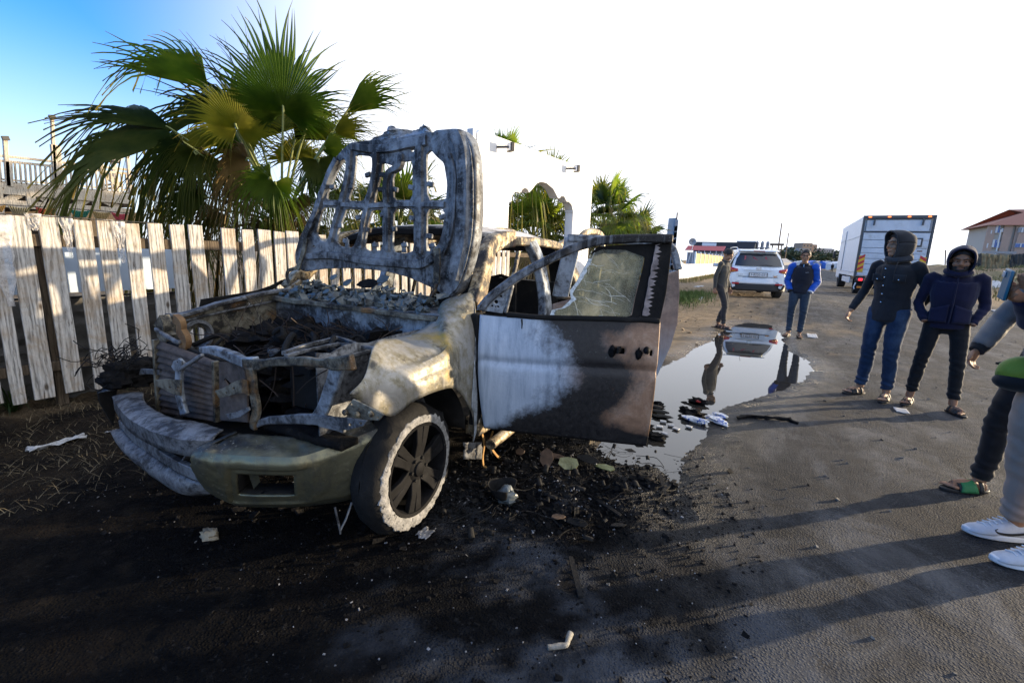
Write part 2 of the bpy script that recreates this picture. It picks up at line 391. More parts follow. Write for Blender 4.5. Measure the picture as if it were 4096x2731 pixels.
# lighter mineral filler where the bitumen has worn, scuffs
asp = t.mix(t.ramp(t.noise(2.3, 8, .72, .6, kind='Position', stretch=(1, .5, 1)), [(.46, 0.0), (.62, .6)]), asp, (.17, .168, .166))
ck = t.n('TexVoronoi', feature='DISTANCE_TO_EDGE'); ck.inputs['Scale'].default_value = .55; dco = t.n('VectorMath', operation='ADD'); t.l(t.coord('Position'), dco.inputs[0]); dn2 = t.n('TexNoise'); dn2.inputs['Scale'].default_value = 2.5; dn2.inputs['Detail'].default_value = 6; t.l(t.coord('Position'), dn2.inputs['Vector']); dsc = t.n('VectorMath', operation='SCALE'); dsc.inputs['Scale'].default_value = .55; t.l(dn2.outputs['Color'], dsc.inputs[0]); t.l(dsc.outputs[0], dco.inputs[1]); t.l(dco.outputs[0], ck.inputs['Vector'])
crk_ = t.math('MULTIPLY', t.ramp(ck.outputs['Distance'], [(.002, 1.0), (.010, 0.0)]), t.ramp(big, [(.45, 0.0), (.6, .9)]))
asp = t.mix(crk_, asp, (.012, .012, .012))
asp = t.mix(t.ramp(t.noise(.9, 5, .6, .3, kind='Position', stretch=(3.2, .12, 1), off=(4, 0, 0)), [(.48, 0.0), (.66, .55)]), asp, (.022, .0225, .024))
c = t.mix(A('asph'), sand, asp)
brn = t.ramp(mid, [(.3, (.0025, .0025, .003)), (.55, (.0055, .0055, .006)), (.72, (.009, .008, .007)), (.9, (.022, .017, .012))])
brn = t.mix(t.ramp(t.noise(38, 4, .7, kind='Position'), [(.60, 0.0), (.74, .6)]), brn, (.05, .048, .048))
brn = t.mix(t.ramp(t.noise(1.7, 6, .7, kind='Position', off=(5, 7, 0)), [(.52, 0.0), (.72, .55)]), brn, (.014, .010, .007))
bf = t.math('MULTIPLY', A('burn'), t.ramp(t.noise(4.5, 8, .7, .4, kind='Position', off=(1, 5, 2)), [(.18, .93), (.5, 1.0)]))
c = t.mix(t.math('MULTIPLY', t.ramp(t.noise(1.6, 5, .7, .8, kind='Position', off=(7, 3, 0)), [(.44, 0.0), (.56, .85)]), t.ramp(t.math('MULTIPLY', t.sep(t.coord('Position'))[1], .2), [(.25, 1.0), (1.0, .25)])), c, (.010, .010, .0105))
c = t.mix(bf, c, brn)
c = t.mix(t.math('MULTIPLY', A('ash'), t.ramp(mid, [(.3, .25), (.7, .9)])), c, (.10, .11, .128))
wet_ = A('wet'); c = t.mix(t.math('MULTIPLY', wet_, .72), c, t.mix(1.0, c, (.30, .28, .27), 'MULTIPLY'))
r_ = t.mix(wet_, t.ramp(fine, [(.3, .75), (.7, .97)]), t.ramp(mid, [(.3, .16), (.65, .42)]))
r_ = t.mix(t.math('MULTIPLY', A('burn'), .5), r_, t.ramp(t.noise(22, 6, .7, kind='Position'), [(.38, .45), (.62, .95)]))
t.set(base=c, rough=r_, spec=t.math('SUBTRACT', .22, t.math('MULTIPLY', A('burn'), .17)))
hh = t.math('ADD', t.math('MULTIPLY', fine, 1.1), t.math('ADD', t.math('MULTIPLY', t.ramp(spk.outputs['Distance'], [(0, 1.0), (.6, 0.0)]), t.ramp(t.noise(1.9, 5, .6, kind='Position', off=(2, 9, 1)), [(.35, .5), (.7, 2.3)])), t.math('MULTIPLY', mid, t.math('SUBTRACT', 1.1, A('asph')))))
bq = t.n('Bump'); bq.inputs['Strength'].default_value = 1.0; bq.inputs['Distance'].default_value = .010; t.l(hh, bq.inputs['Height'])
t.l(bq.outputs[0], t.b.inputs['Normal'])
me.materials.append(t.m)
ground = bpy.data.objects.new('ground', me); COL.objects.link(ground); setp(ground, kind='structure')
ground['label'] = 'worn asphalt road and sandy shoulder, burnt black around the pickup, left foreground shade painted in'

# puddle: still water lying in the dip beside the pickup
t = NT('puddle_water'); t.set(base=(.028, .026, .022), rough=.012, spec=.9, ior=1.4)
t.bump(t.noise(1.2, 2, kind='Position'), .05, .003)
pp = np.array(PUD); cen = pp.mean(0); mb = MB()
ring = [Vector((x+(x-cen[0])*.25, y+(y-cen[1])*.06, -.003)) for x, y in PUD]
from mathutils.geometry import tessellate_polygon
mb.add(ring, [tuple(f) for f in tessellate_polygon([ring])])
for i_, f_ in enumerate(mb.f):
    a_, b_, c_ = (mb.v[k_] for k_ in f_)
    if (b_-a_).cross(c_-a_).z < 0: mb.f[i_] = (f_[0], f_[2], f_[1])
setp(mb.build('puddle', t.m), 'still puddle reflecting the sky beside the burnt pickup', kind='structure')
# ================================================================== burnt-out pickup
PC, PTH = Vector((-2.33, 1.60, 0)), .093
pick = thing('pickup_truck', PC, 'burnt-out pickup truck with raised hood and open doors, stripped to bare steel', 'pickup truck', rotz=PTH-math.pi/2)
PM = Matrix.Translation(PC) @ Matrix.Rotation(PTH-math.pi/2, 4, 'Z'); PI_ = PM.inverted(); PE = PI_ @ EYE
def PL(x, y, ax, val):
    d = PI_.to_3x3() @ ray(x, y); return PE + d*((val-PE[ax])/d[ax])
def PLP(x, y, p, n):
    d = PI_.to_3x3() @ ray(x, y); return PE + d*((Vector(p)-PE).dot(n)/d.dot(n))
c3 = lambda X, Y: (1100+X/1.96, 450+Y/1.96)
c4 = lambda X, Y: (550+X/2.24, 1050+Y/2.24)
c5 = lambda X, Y: (350+X/1.47, 1450+Y/1.47)
c6 = lambda X, Y: (1800+X/1.568, 850+Y/1.568)
cf = lambda X, Y: (1350+X/2.24, 1100+Y/2.24)
cc = lambda X, Y: (1900+X/3.92, 880+Y/3.92)

def burnt(name, pale, mid, dark, bias=0.0, scale=5.0, rough=.55, metal=.35, streak=None, spots=(.62, .62, .60), spot_amt=.45, rust=None, rust_lo=.58, bump=.25):
    """steel after a fire: bare bluish ash film, soot and heat scale; vertex value 'soot' pushes it darker"""
    t = NT(name); so_ = t.attr('soot').outputs['Fac']
    n0 = t.noise(scale, 9, .68, .5); n1_ = t.noise(scale*4.5, 8, .7, .2, off=(4, 1, 7))
    v = t.math('ADD', t.math('ADD', t.math('MULTIPLY', n0, 1.65), t.math('MULTIPLY', n1_, .95)), t.math('ADD', t.math('MULTIPLY', so_, .62), bias-.77))
    c = t.ramp(v, [(.30, pale), (.50, mid), (.66, dark), (.95, tuple(x*.35 for x in dark))])
    if streak:
        st = t.noise(3.2, 8, .7, .2, stretch=(5, 5, .5), off=(2, 8, 3)); c = t.mix(t.ramp(st, [(.50, 0.0), (.66, .6)]), c, streak)
    if rust:
        c = t.mix(t.ramp(t.noise(scale*.8, 7, .65, .4, off=(7, 3, 1)), [(rust_lo, 0.0), (rust_lo+.14, .85)]), c, rust)
    sp = t.ramp(t.noise(scale*16, 5, .75, off=(1, 2, 9)), [(.60, 0.0), (.68, spot_amt)])
    sm = t.math('MULTIPLY', sp, t.ramp(n0, [(.35, 0.0), (.6, 1.0)])); c = t.mix(sm, c, spots)
    t.set(base=c, rough=t.math('ADD', t.math('MULTIPLY', n1_, .5), rough-.25), metal=t.ramp(v, [(.45, metal), (.7, 0.0)]), spec=.35)
    t.bump(t.math('ADD', t.math('ADD', n1_, t.math('MULTIPLY', sp, .6)), t.math('MULTIPLY', n0, 1.4)), bump*1.6, .008)
    return t.m
B_blue = burnt('ash_blue_steel', (.32, .36, .405), (.20, .222, .245), (.045, .046, .05), -.06, 5.0, streak=(.05, .05, .055))
B_hood = burnt('hood_steel', (.235, .255, .28), (.115, .123, .134), (.016, .016, .018), .0, 4.6, streak=(.26, .275, .295), rust=(.12, .085, .055), rust_lo=.62)
B_fend = burnt('fender_scorched_paint', (.30, .29, .265), (.20, .178, .12), (.065, .06, .048), -.02, 3.4, rough=.48, metal=.45, streak=(.38, .36, .32), rust=(.42, .28, .05), rust_lo=.60)
B_bump = burnt('bumper_scorched_steel', (.19, .180, .115), (.12, .118, .082), (.035, .036, .032), -.02, 3.2, rough=.36, metal=.65, streak=(.10, .105, .095), spots=(.5, .5, .45), spot_amt=.6)
B_dust = burnt('ashy_grey_steel', (.215, .222, .232), (.13, .134, .14), (.035, .035, .037), -.02, 8, spots=(.05, .05, .05))
B_olive = burnt('rusty_olive_steel', (.235, .218, .17), (.125, .110, .08), (.022, .02, .017), .0, 6, rust=(.22, .115, .04), rust_lo=.55)
B_roof = burnt('roof_burnt_paint', (.62, .58, .54), (.44, .40, .34), (.06, .05, .04), -.06, 2.2, rust=(.20, .12, .06), rust_lo=.64)
B_gold = burnt('pillar_heat_scale', (.46, .40, .30), (.27, .205, .115), (.035, .028, .022), .03, 7, rust=(.14, .07, .03), rust_lo=.58)
M_soot = mat('soot_black', [(.3, (.004, .004, .0045)), (.6, (.012, .0115, .011)), (.85, (.035, .03, .026))], 9, rough=.85, bump=.5, bdist=.01, spec=.25)
M_char = mat('charred_lumps', [(.3, (.004, .004, .0045)), (.55, (.009, .0085, .0085)), (.75, (.03, .026, .022))], 16, rough=.85, bump=.9, bdist=.012, spec=.12, layers=(((.14, .14, .15), 30, .66, .74),))
M_rad = mat('radiator_brown', [(.3, (.05, .038, .032)), (.55, (.10, .078, .066)), (.8, (.17, .14, .12))], 14, rough=.85, bump=.3, layers=(((.015, .013, .012), 5, .52, .68),))
M_glass_sh = mat('clouded_glass_shard', [(.3, (.035, .042, .043)), (.55, (.10, .118, .12)), (.8, (.22, .24, .235))], 11, rough=.35, spec=.6, bump=.3, layers=(((.02, .02, .02), 4, .52, .66), ((.5, .5, .48), 40, .66, .72)))
M_ashring = mat('tyre_ash_crust', [(.3, (.13, .127, .12)), (.5, (.26, .255, .245)), (.75, (.40, .39, .375))], 28, rough=.95, bump=.9, bscale=70, bdist=.01, layers=(((.03, .03, .03), 38, .57, .66), ((.10, .095, .085), 7, .55, .7)))
M_alloy = mat('sooty_alloy', [(.3, (.003, .003, .0035)), (.6, (.008, .008, .009)), (.85, (.03, .029, .028))], 12, rough=.7, metal=0, bump=.2, spec=.12)
M_wire = mat('burnt_copper_wire', (.030, .020, .015), 30, rough=.6, metal=.4)
M_rustw = mat('rusty_orange_strip', [(.3, (.30, .15, .04)), (.7, (.48, .28, .09))], 20, rough=.7, bump=.3)

def soot_attr(o, fn):
    a = o.data.attributes.new('soot', 'FLOAT', 'POINT'); a.data.foreach_set('value', [float(fn(v.co)) for v in o.data.vertices]); return o
def pchild(mb, name, m, parent=None, **kw): return mb.build(name, m, parent or pick, **kw)

# ---- left front fender
FP = [((105,1070),(110,1062),.90,.90),((250,1150),(230,920),.90,.87),((475,1265),(340,615),.91,.76),((640,1150),(480,570),.93,.72),((780,1080),(640,540),.945,.70),((900,1035),(780,470),.95,.69),((1000,1010),(870,390),.95,.68),((1060,1025),(940,245),.945,.68),((1110,1070),(1080,190),.94,.75),((1160,1150),(1215,180),.92,.82),((1205,1250),(1240,450),.90,.89),((1215,1400),(1272,800),.90,.905),((1205,1500),(1262,1330),.90,.905)]
fl = spline([(a[0][0], a[0][1], a[2]) for a in FP], 60); fu = spline([(a[1][0], a[1][1], a[3]) for a in FP], 60)
def fen(s, t):
    a, b = fl[round(s*60)], fu[round(s*60)]
    x, y = lerp(a.x, b.x, t), lerp(a.y, b.y, t); v = lerp(a.z, b.z, t**2.4)+.010*math.sin(math.pi*t)*(1-.7*s)-.016*sstep(.50, .56, t)*sstep(.12, .3, s)-.010*math.exp(-((t-.30)/.05)**2)*sstep(.25, .35, s)*sstep(.75, .6, s)
    p = PL(*cf(x, y), 1, v); p.y += .006*nz(p.x*6, p.z*6, 2); return p
mb = MB().grid(fen, 60, 22); fo = pchild(mb, 'front_fender', B_fend, solid=.007)
soot_attr(fo, lambda c_: .75*sstep(-.30, -.56, c_.x)*0+.5*sstep(.60, .42, c_.z)-.15+.35*sstep(-.38, -.5, c_.x)*sstep(.75, .45, c_.z)); fo['label'] = 'scorched yellow-grey front fender'
# bluish bare strip at the back of the fender and patch plate
mb = MB().grid(lambda s, t: fen(lerp(.80, 1.0, s), lerp(.03, .97, t))+Vector((0, .0065, 0)), 12, 22); pchild(mb, 'fender_bare_patch', B_blue, parent=fo, solid=.002)
# wheel-arch liner and inner apron behind the fender
def arch(s, t):
    a = math.pi*(.36+.60*s); r = .45
    return Vector((.03+r*math.cos(a), lerp(.86, .42, t), .36+r*math.sin(a)))
pchild(MB().grid(arch, 18, 4), 'wheel_arch_liner', M_soot, solid=.01)
pchild(MB().grid(lambda s, t: Vector((lerp(.42, -.55, s), .60, lerp(.45, 1.0-.03*nz(s*7, 1), t))), 12, 6), 'inner_apron', B_dust, solid=.008)

# ---- wheels
def make_wheel(c, side, burnt_ring=True, rr=.235):
    wh = bpy.data.objects.new('wheel', None); COL.objects.link(wh); wh.parent = pick; wh.location = c; ax = Vector((0, side, 0))
    ro = .335
    def tyre(s, t):
        a = 2*math.pi*s; b = 2*math.pi*t; k = nz(math.cos(a)*3, math.sin(a)*3, math.cos(b)*2+side)
        rad = lerp(.225, ro, .5+.5*math.cos(b))+.016*k; zz = .085*math.sin(b)+.01*nz(a*5, b*3)
        p = Vector((rad*math.cos(a), side*(-.06+zz), rad*math.sin(a)))
        if p.z < -.342+.008*k: p.z = -.342+.008*k
        return p
    MB().grid(tyre, 56, 14).build('tyre', M_soot, wh)
    n = 120
    if burnt_ring:
        vs = []; fs = []
        for i in range(n):
            a = 2*math.pi*i/n; jag = .016*nz(math.cos(a)*11, math.sin(a)*11, 4)+.007*abs(math.sin(a*17+2*nz(a*3, 1)))
            r1 = rr+.040+jag+.022*max(0, -math.sin(a-.5)); r0 = rr-.006
            for rad, y in ((r0, .006), (r0, .028), ((r0+r1)/2, .034), (r1-.008, .032), (r1, .026), (r1+.001, .0)): vs.append((rad*math.cos(a), side*(y+.006*nz(a*8, rad*30, 2)), rad*math.sin(a)))
        for i in range(n):
            for k in range(5): a0 = 6*i+k; b0 = 6*((i+1) % n)+k; fs.append((a0, a0+1, b0+1, b0))
        rg = mobj('ash_ring', vs, fs, M_ashring, wh)
        rg['label'] = 'pale ragged ring of tyre ash'
    MB().lathe((0, 0, 0), ax, [(rr+.004, -.16), (rr+.012, .02), (rr+.004, .034), (rr-.012, .03), (rr-.022, .0), (rr-.03, -.12), (.05, -.125)], 48).build('rim', M_alloy, wh)
    sp = None
    for k in range(6):
        a = math.pi/2+k*math.pi/3+.18
        mb = MB()
        for off in (-.13, .13):
            p0 = Vector((.05*math.cos(a+off*1.6), side*.0, .05*math.sin(a+off*1.6))); p1 = Vector(((rr-.012)*math.cos(a+off), side*.012, (rr-.012)*math.sin(a+off)))
            mb.strip([p0, p0.lerp(p1, .5)+Vector((0, side*.006, 0)), p1], [.050, .042, .052], .03, Vector((0, 1, 0)))
        mb.build('spoke', M_alloy, wh, bevel=.005)
    MB().lathe((0, 0, 0), ax, [(.074, -.03), (.074, .008), (.062, .020), (.040, .024), (.036, .034), (.02, .040), (.0005, .041)], 24).build('hub_cap', M_alloy, wh)
    for k in range(6): a = k*math.pi/3; MB().lathe((.058*math.cos(a), side*.015, .058*math.sin(a)), ax, [(.009, 0), (.009, .016), (.0005, .017)], 6).build('lug_nut', M_soot, wh, smooth=False)
    return wh
hub = PL(1660, 1870, 1, .84)
make_wheel(hub, 1); make_wheel((hub.x, -.84, .36), -1); make_wheel((-3.03, .84, .36), 1); make_wheel((-3.03, -.84, .36), -1)

# ---- bumper: left corner shell with fog-lamp opening
BT = [((650,515),.58),((690,530),.58),((780,545),.57),((900,552),.565),((1050,560),.56),((1240,560),.555),((1400,513),.57),((1560,455),.595),((1705,395),.62)]
BB = [((705,690),.42),((760,775),.33),((830,825),.275),((900,848),.255),((1050,852),.25),((1250,848),.25),((1400,830),.255),((1510,815),.26),((1582,788),.275)]
bt = spline([PL(*c5(*p), 2, z) for p, z in BT], 64); bb = spline([PL(*c5(*p), 2, z) for p, z in BB], 64)
def bnorm(i):
    d = bt[min(i+1, 64)]-bt[max(i-1, 0)]; n_ = Vector((d.y, -d.x, 0)).normalized(); return n_ if n_.dot(Vector((1, .6, 0))) > 0 else -n_
def bump_f(s, t):
    i = round(s*64); n_ = bnorm(i)
    if t < .22:                          # top shelf, crisp front edge
        k = (.22-t)/.22; return bt[i]-n_*(.16*k+.0)+Vector((0, 0, .022*k+.004*nz(s*20, t*20, 5)))
    k = (t-.22)/.78; e = .012*sstep(.0, .10, k)+.022*math.sin(math.pi*k**.8)-.035*sstep(.80, 1.0, k)
    rec = sstep(.30, .335, s)*sstep(.68, .645, s)*sstep(.12, .17, k)*sstep(.86, .80, k); e -= .016*rec
    return bt[i].lerp(bb[i], k)+n_*(e+.003*nz(s*14, t*14, 1))
def fog(s, t): return not (.372 < s < .612 and .42 < t < .74)
bo = pchild(MB().grid(bump_f, 64, 50, fog), 'bumper_corner', B_bump, solid=.012, off=-1, ang=28); soot_attr(bo, lambda c_: -.12+.55*sstep(.555, .60, c_.z)+.25*sstep(.34, .26, c_.z)+.22*nz(c_.x*5, c_.y*5, c_.z*2)-.15*sstep(.55, .75, c_.y)+.18*nz(c_.x*22, c_.y*22, c_.z*3)); bo['label'] = 'olive scorched steel bumper corner with empty fog lamp opening'  # sooty shelf, darker foot; side end paler for sunlight painted into the tone
mb = MB()
fog_c = bump_f(.49, .58)
for s0, s1, t0, t1 in ((.372, .612, .42, .42), (.372, .612, .74, .74)): mb.grid(lambda s, t: bump_f(lerp(s0, s1, s), t0)-bnorm(round(lerp(s0, s1, s)*64))*.09*t, 16, 2)
for sx_ in (.375, .609): mb.grid(lambda s, t: bump_f(sx_, lerp(.42, .74, s))-bnorm(round(sx_*64))*.09*t, 10, 2)
pchild(mb, 'fog_lamp_housing', M_soot, parent=bo, solid=.004)
n_ = bnorm(30); a_ = bump_f(.40, .45)-n_*.03; b_ = bump_f(.455, .45)-n_*.03; c_ = bump_f(.445, .72)-n_*.03; d_ = bump_f(.435, .74)-n_*.03
pchild(MB().prism([a_, b_, bump_f(.462, .60)-n_*.03, c_, d_], -n_*.004), 'fog_lamp_bracket', B_bump, parent=bo, bevel=.001)
# centre ledge of the bumper, its lip and the low valance
LO = [(150,200),(230,312),(380,402),(560,452),(665,460),(740,455)]; LI = [(330,178),(350,250),(500,330),(640,350),(760,388),(800,400)]
lo = spline([PL(*c5(*p), 2, .60) for p in LO], 40); li = spline([PL(*c5(*p), 2, .615) for p in LI], 40)
def ledge(s, t):
    i = round(s*40)
    if t < .2: return lo[i]+Vector((-.004, 0, -.075*(.2-t)/.2))
    p = lo[i].lerp(li[i], (t-.2)/.8); p.z += .010*math.sin(math.pi*min(1, (t-.2)/.8))+.004*nz(p.x*20, p.y*20, 3); return p
le = pchild(MB().grid(ledge, 40, 15), 'bumper_ledge', B_dust, solid=.01); le['label'] = 'ash-dusted grey centre ledge of the bumper'
mb = MB()
lbar = spline([PL(*c5(*p), 2, .44) for p in ((205,360),(280,430),(390,505),(520,590),(600,630),(700,672))], 24)
mb.strip(lbar, .03, .055, (0, 0, 1)); pchild(mb, 'bumper_lower_bar', B_dust, bevel=.004)
vo = spline([PL(*c5(*p), 2, z) for p, z in (((138,400),.40),((200,505),.37),((300,600),.34),((420,690),.31),((570,772),.285),((770,775),.28))], 30)
vi = spline([PL(*c5(*p), 2, z) for p, z in (((205,385),.43),((260,450),.42),((350,520),.41),((470,600),.40),((600,680),.385),((745,720),.36))], 30)
pchild(MB().grid(lambda s, t: vo[round(s*30)].lerp(vi[round(s*30)], t)+Vector((.02*math.sin(math.pi*t), 0, .006*nz(s*12, t*5))), 30, 8), 'bumper_valance', B_dust, solid=.008)
mb = MB().grid(lambda s, t: lo[round(s*40)].lerp(vi[round(min(1, s)*30)], t)-Vector((.09, .0, 0)), 40, 6); pchild(mb, 'bumper_backing', M_soot, solid=.01)
for s_ in (.08, .30, .62): 
    i = round(s_*24); pchild(MB().beam(lbar[i]-Vector((.02, 0, 0)), lo[round(s_*40)]-Vector((.03, 0, .05)), .03, .006), 'bumper_stay', B_dust)
pe = [PL(*c5(*p), 1, -.95) for p in ((60,170),(110,140),(165,105),(175,150),(165,300),(155,375),(110,300),(75,240))]
pchild(MB().prism(pe, (0, -.012, 0)), 'bumper_end_flap', M_soot, bevel=.002)
pchild(MB().grid(lambda s, t: PL(*c5(lerp(60, 160, s), lerp(175, 110, s)+4), 1, -.95)+Vector((-.06*t, .05*t, .01*t)), 6, 2), 'flap_lip', B_dust, solid=.004)

# ---- radiator and the frame round the headlamp openings
UP = .42
def U4(x, y, u=UP): return PL(*c4(x, y), 0, u)
rad = bpy.data.objects.new('radiator', None); COL.objects.link(rad); rad.parent = pick; rad.location = (0, 0, 0)
TLr, TRr, BRr, BLr = U4(200,700,.40), U4(735,892,.40), U4(750,1415,.40), U4(232,1330,.40)
for k in range(11):
    a = TLr.lerp(BLr, k/11); b = TRr.lerp(BRr, k/11); a2 = TLr.lerp(BLr, (k+.98)/11); b2 = TRr.lerp(BRr, (k+.98)/11)
    MB().grid(lambda s, t: a.lerp(b, s).lerp(a2.lerp(b2, s), t)+Vector((.045*t-.02*t*t+.004*nz(s*6+k, t*2), 0, 0)), 8, 3).build('radiator_slat', M_rad, rad, solid=.003)
MB().beam(TLr+Vector((.02, 0, .01)), BLr+Vector((.02, 0, 0)), .02, .03, (1, 0, 0)).build('radiator_frame', B_olive, rad, bevel=.003); MB().beam(TRr+Vector((.02, 0, .01)), BRr+Vector((.02, 0, 0)), .02, .03, (1, 0, 0)).build('radiator_frame', B_olive, rad, bevel=.003)
MB().grid(lambda s, t: TLr.lerp(TRr, s).lerp(BLr.lerp(BRr, s), t)-Vector((.03, 0, 0)), 2, 2).build('radiator_core', M_soot, rad, solid=.02)
def U2(x, y, u=UP): p = U4(x, y, u); return (p.y, p.z)
# upright side plate beside the radiator with a slotted hole
panel('cooler_plate', [U2(*p, .44) for p in ((735,890),(960,893),(985,1100),(1000,1430),(748,1412))], [[U2(*p, .44) for p in ((785,1050),(800,1038),(850,1085),(845,1112),(825,1108))]], (.44, 0, 0), (0, 1, 0), (0, 0, 1), .012, M_rad, pick)
mb = MB()
tie = [U4(*p, .45) for p in ((580,780),(680,782),(780,812),(880,850),(965,888),(1065,885))]
mb.strip(tie, [.03, .04, .045, .05, .05, .04], .035, (1, 0, 0)); pchild(mb.wobble(.006, 14), 'upper_tie_bar', B_blue, bevel=.006)
t2 = spline([U4(*p, .46) for p in ((965,905),(1080,915),(1220,890),(1400,880),(1600,890),(1780,905),(1935,895))], 20)
pchild(MB().strip(t2, [.05]*5+[.04]*11+[.06]*5, .03, (1, 0, 0)).wobble(.006, 12), 'headlamp_top_rail', B_olive, bevel=.006)
def post(pts, w0, name, m, u=.45, depth=.02):
    sp_ = spline([U4(x, y, u) for x, y in pts], 16); ws = [lerp(w0[0], w0[1], i/16) for i in range(17)]
    return pchild(MB().strip(sp_, ws, depth, (1, 0, 0)).wobble(.004, 15), name, m, bevel=.005)
post([(1790,930),(1775,1010),(1745,1110),(1700,1230),(1650,1330),(1600,1400)], (.075, .05), 'headlamp_post', B_blue, .455)
post([(1010,940),(1030,1060),(1045,1180),(1065,1310),(1050,1420),(1040,1490)], (.05, .04), 'headlamp_post', B_olive, .47)
post([(1035,1470),(1150,1420),(1350,1400),(1560,1400),(1700,1420),(1860,1470)], (.03, .06), 'headlamp_sill', B_dust, .46)
post([(400,880),(380,960),(375,1060),(380,1160),(395,1260),(425,1360)], (.045, .06), 'grille_stay', B_blue, .50)
post([(385,955),(450,915),(520,870),(580,825)], (.018, .018), 'latch_rod', B_dust, .52)
def plate(pts, holes, u, name, m, thick=.008):
    return panel(name, [U2(*p, u) for p in pts], [[U2(hx+r_*math.cos(a*math.pi/4), hy+r_*math.sin(a*math.pi/4), u) for a in range(8)] for hx, hy, r_ in holes], (u, 0, 0), (0, 1, 0), (0, 0, 1), thick, m, pick, bevel=.001)
plate([(310,930),(330,880),(380,862),(402,880),(398,930),(385,965),(335,968)], [(365,890,9)], .515, 'latch_bracket', B_blue)
plate([(165,1050),(250,1042),(392,1050),(390,1190),(330,1180),(210,1115),(160,1095)], [(300,1118,12),(370,1118,9)], .515, 'stay_bracket', B_olive)
plate([(700,1145),(780,1120),(880,1062),(940,1040),(985,1060),(1000,1190),(960,1165),(900,1170),(830,1190),(735,1210)], [(870,1125,12),(805,1165,10)], .49, 'cooler_bracket', B_olive)
plate([(795,1355),(880,1340),(1000,1290),(1010,1320),(930,1380),(830,1400)], [], .50, 'cooler_foot', B_dust)
plate([(1560,1390),(1760,1380),(1900,1390),(2060,1415),(2030,1460),(1900,1495),(1780,1500),(1640,1470)], [(1912,1450,14),(2005,1437,12)], .47, 'corner_bracket', B_dust)
plate([(1935,1222),(2080,1290),(2212,1362),(2165,1412),(2050,1405),(1900,1380),(1850,1332)], [(1920,1268,11),(1995,1310,10),(2160,1385,10)], .60, 'fender_bracket', B_olive)
bolts = MB()
for x, y in ((1865,1340),(1972,1358),(2095,1355)): bolts.lathe(U4(x, y, .608), (1, 0, 0), [(.012, 0), (.012, .006), (.008, .01), (.0005, .011)], 8)
pchild(bolts, 'bracket_bolts', B_gold)
pchild(MB().grid(lambda s, t: Vector((lerp(.34, .44, s), lerp(.16, .75, t), .60+.02*nz(s*4, t*7))), 4, 8), 'lower_crossmember', M_char, solid=.03)
# bay floor, far headlamp bucket, soot-black depths
mb = MB()
mb.grid(lambda s, t: Vector((lerp(.40, -.40, s), lerp(-.62, .62, t), .46+.05*nz(s*5, t*6, 2))), 14, 18); pchild(mb, 'engine_bay_floor', M_soot, solid=.02)
for k in range(2):
    y_ = (-.46, .50)[k]; pchild(MB().beam((.38, y_, .47), (-4.1, y_, .47), .09, .14), 'chassis_rail', M_soot, bevel=.01)

# ---- far-side inner apron and the remaining edge of the far fender
def V2(x, y, v): p = PL(*c4(x, y), 1, v); return (p.x, p.z)
def circ(x, y, r_, n=12): return [(x+r_*math.cos(2*math.pi*a/n), y+r_*math.sin(2*math.pi*a/n)) for a in range(n)]
ap = panel('far_inner_apron', [V2(*p, -.70) for p in ((215,500),(260,470),(420,462),(800,345),(1200,255),(1440,225),(1445,560),(1250,640),(1000,700),(760,760),(640,740),(470,720),(380,640),(300,560))], [[V2(*p, -.70) for p in circ(540, 655, 78)]]+[[V2(*p, -.70) for p in circ(*h_, 7)] for h_ in ((1185,522,24),(1000,370,12),(1105,340,7),(1130,370,7),(1078,378,7),(545,485,12),(1240,340,9),(1235,535,10))], (0, -.70, 0), (1, 0, 0), (0, 0, 1), .012, B_olive, pick)
lip = spline([PL(*c4(*p), 1, -.68) for p in ((270,475),(420,465),(800,350),(1200,262),(1440,232))], 20)
pchild(MB().strip(lip, .06, .02, (0, 0, 1)).wobble(.004, 12), 'apron_top_flange', B_dust, bevel=.004)
pchild(MB().strip([PL(*c4(*p), 1, -.685) for p in ((420,520),(800,430),(1100,370),(1280,330))], .012, .03, (0, 1, 0)), 'apron_rib', B_dust, bevel=.004)
pchild(MB().prism([PL(*c4(*p), 1, -.86) for p in ((500,432),(560,395),(572,330),(800,295),(1075,250),(1090,290),(900,330),(700,372))], (0, -.01, 0)), 'far_fender_edge', M_soot, bevel=.002)
pchild(MB().prism([PL(*c4(*p), 1, -.86) for p in ((1040,262),(1200,205),(1290,160),(1450,105),(1452,200),(1340,235),(1280,195),(1220,240),(1090,292))], (0, -.01, 0)), 'far_fender_edge', M_soot, bevel=.002)
MBc = MB().lathe(PL(*c4(545, 650), 1, -.66), (0, 1, 0), [(.075, -.04), (.085, -.02), (.095, 0), (.088, .012), (.074, .012), (.070, -.03), (.066, -.05)], 28)
pchild(MBc, 'air_duct_ring', B_dust)
post([(215,510),(240,560),(250,640),(300,690)], (.09, .06), 'far_corner_casting', B_olive, .36, .05)
post([(340,500),(390,540),(395,610),(440,700),(400,800)], (.05, .045), 'rusty_headlamp_arm', mat('rust_brown', [(.3, (.10, .05, .022)), (.7, (.26, .15, .065))], 15, rough=.85, bump=.5), .38, .03)
post([(165,590),(230,640),(330,700),(385,710)], (.02, .02), 'corner_rod', B_dust, .40)
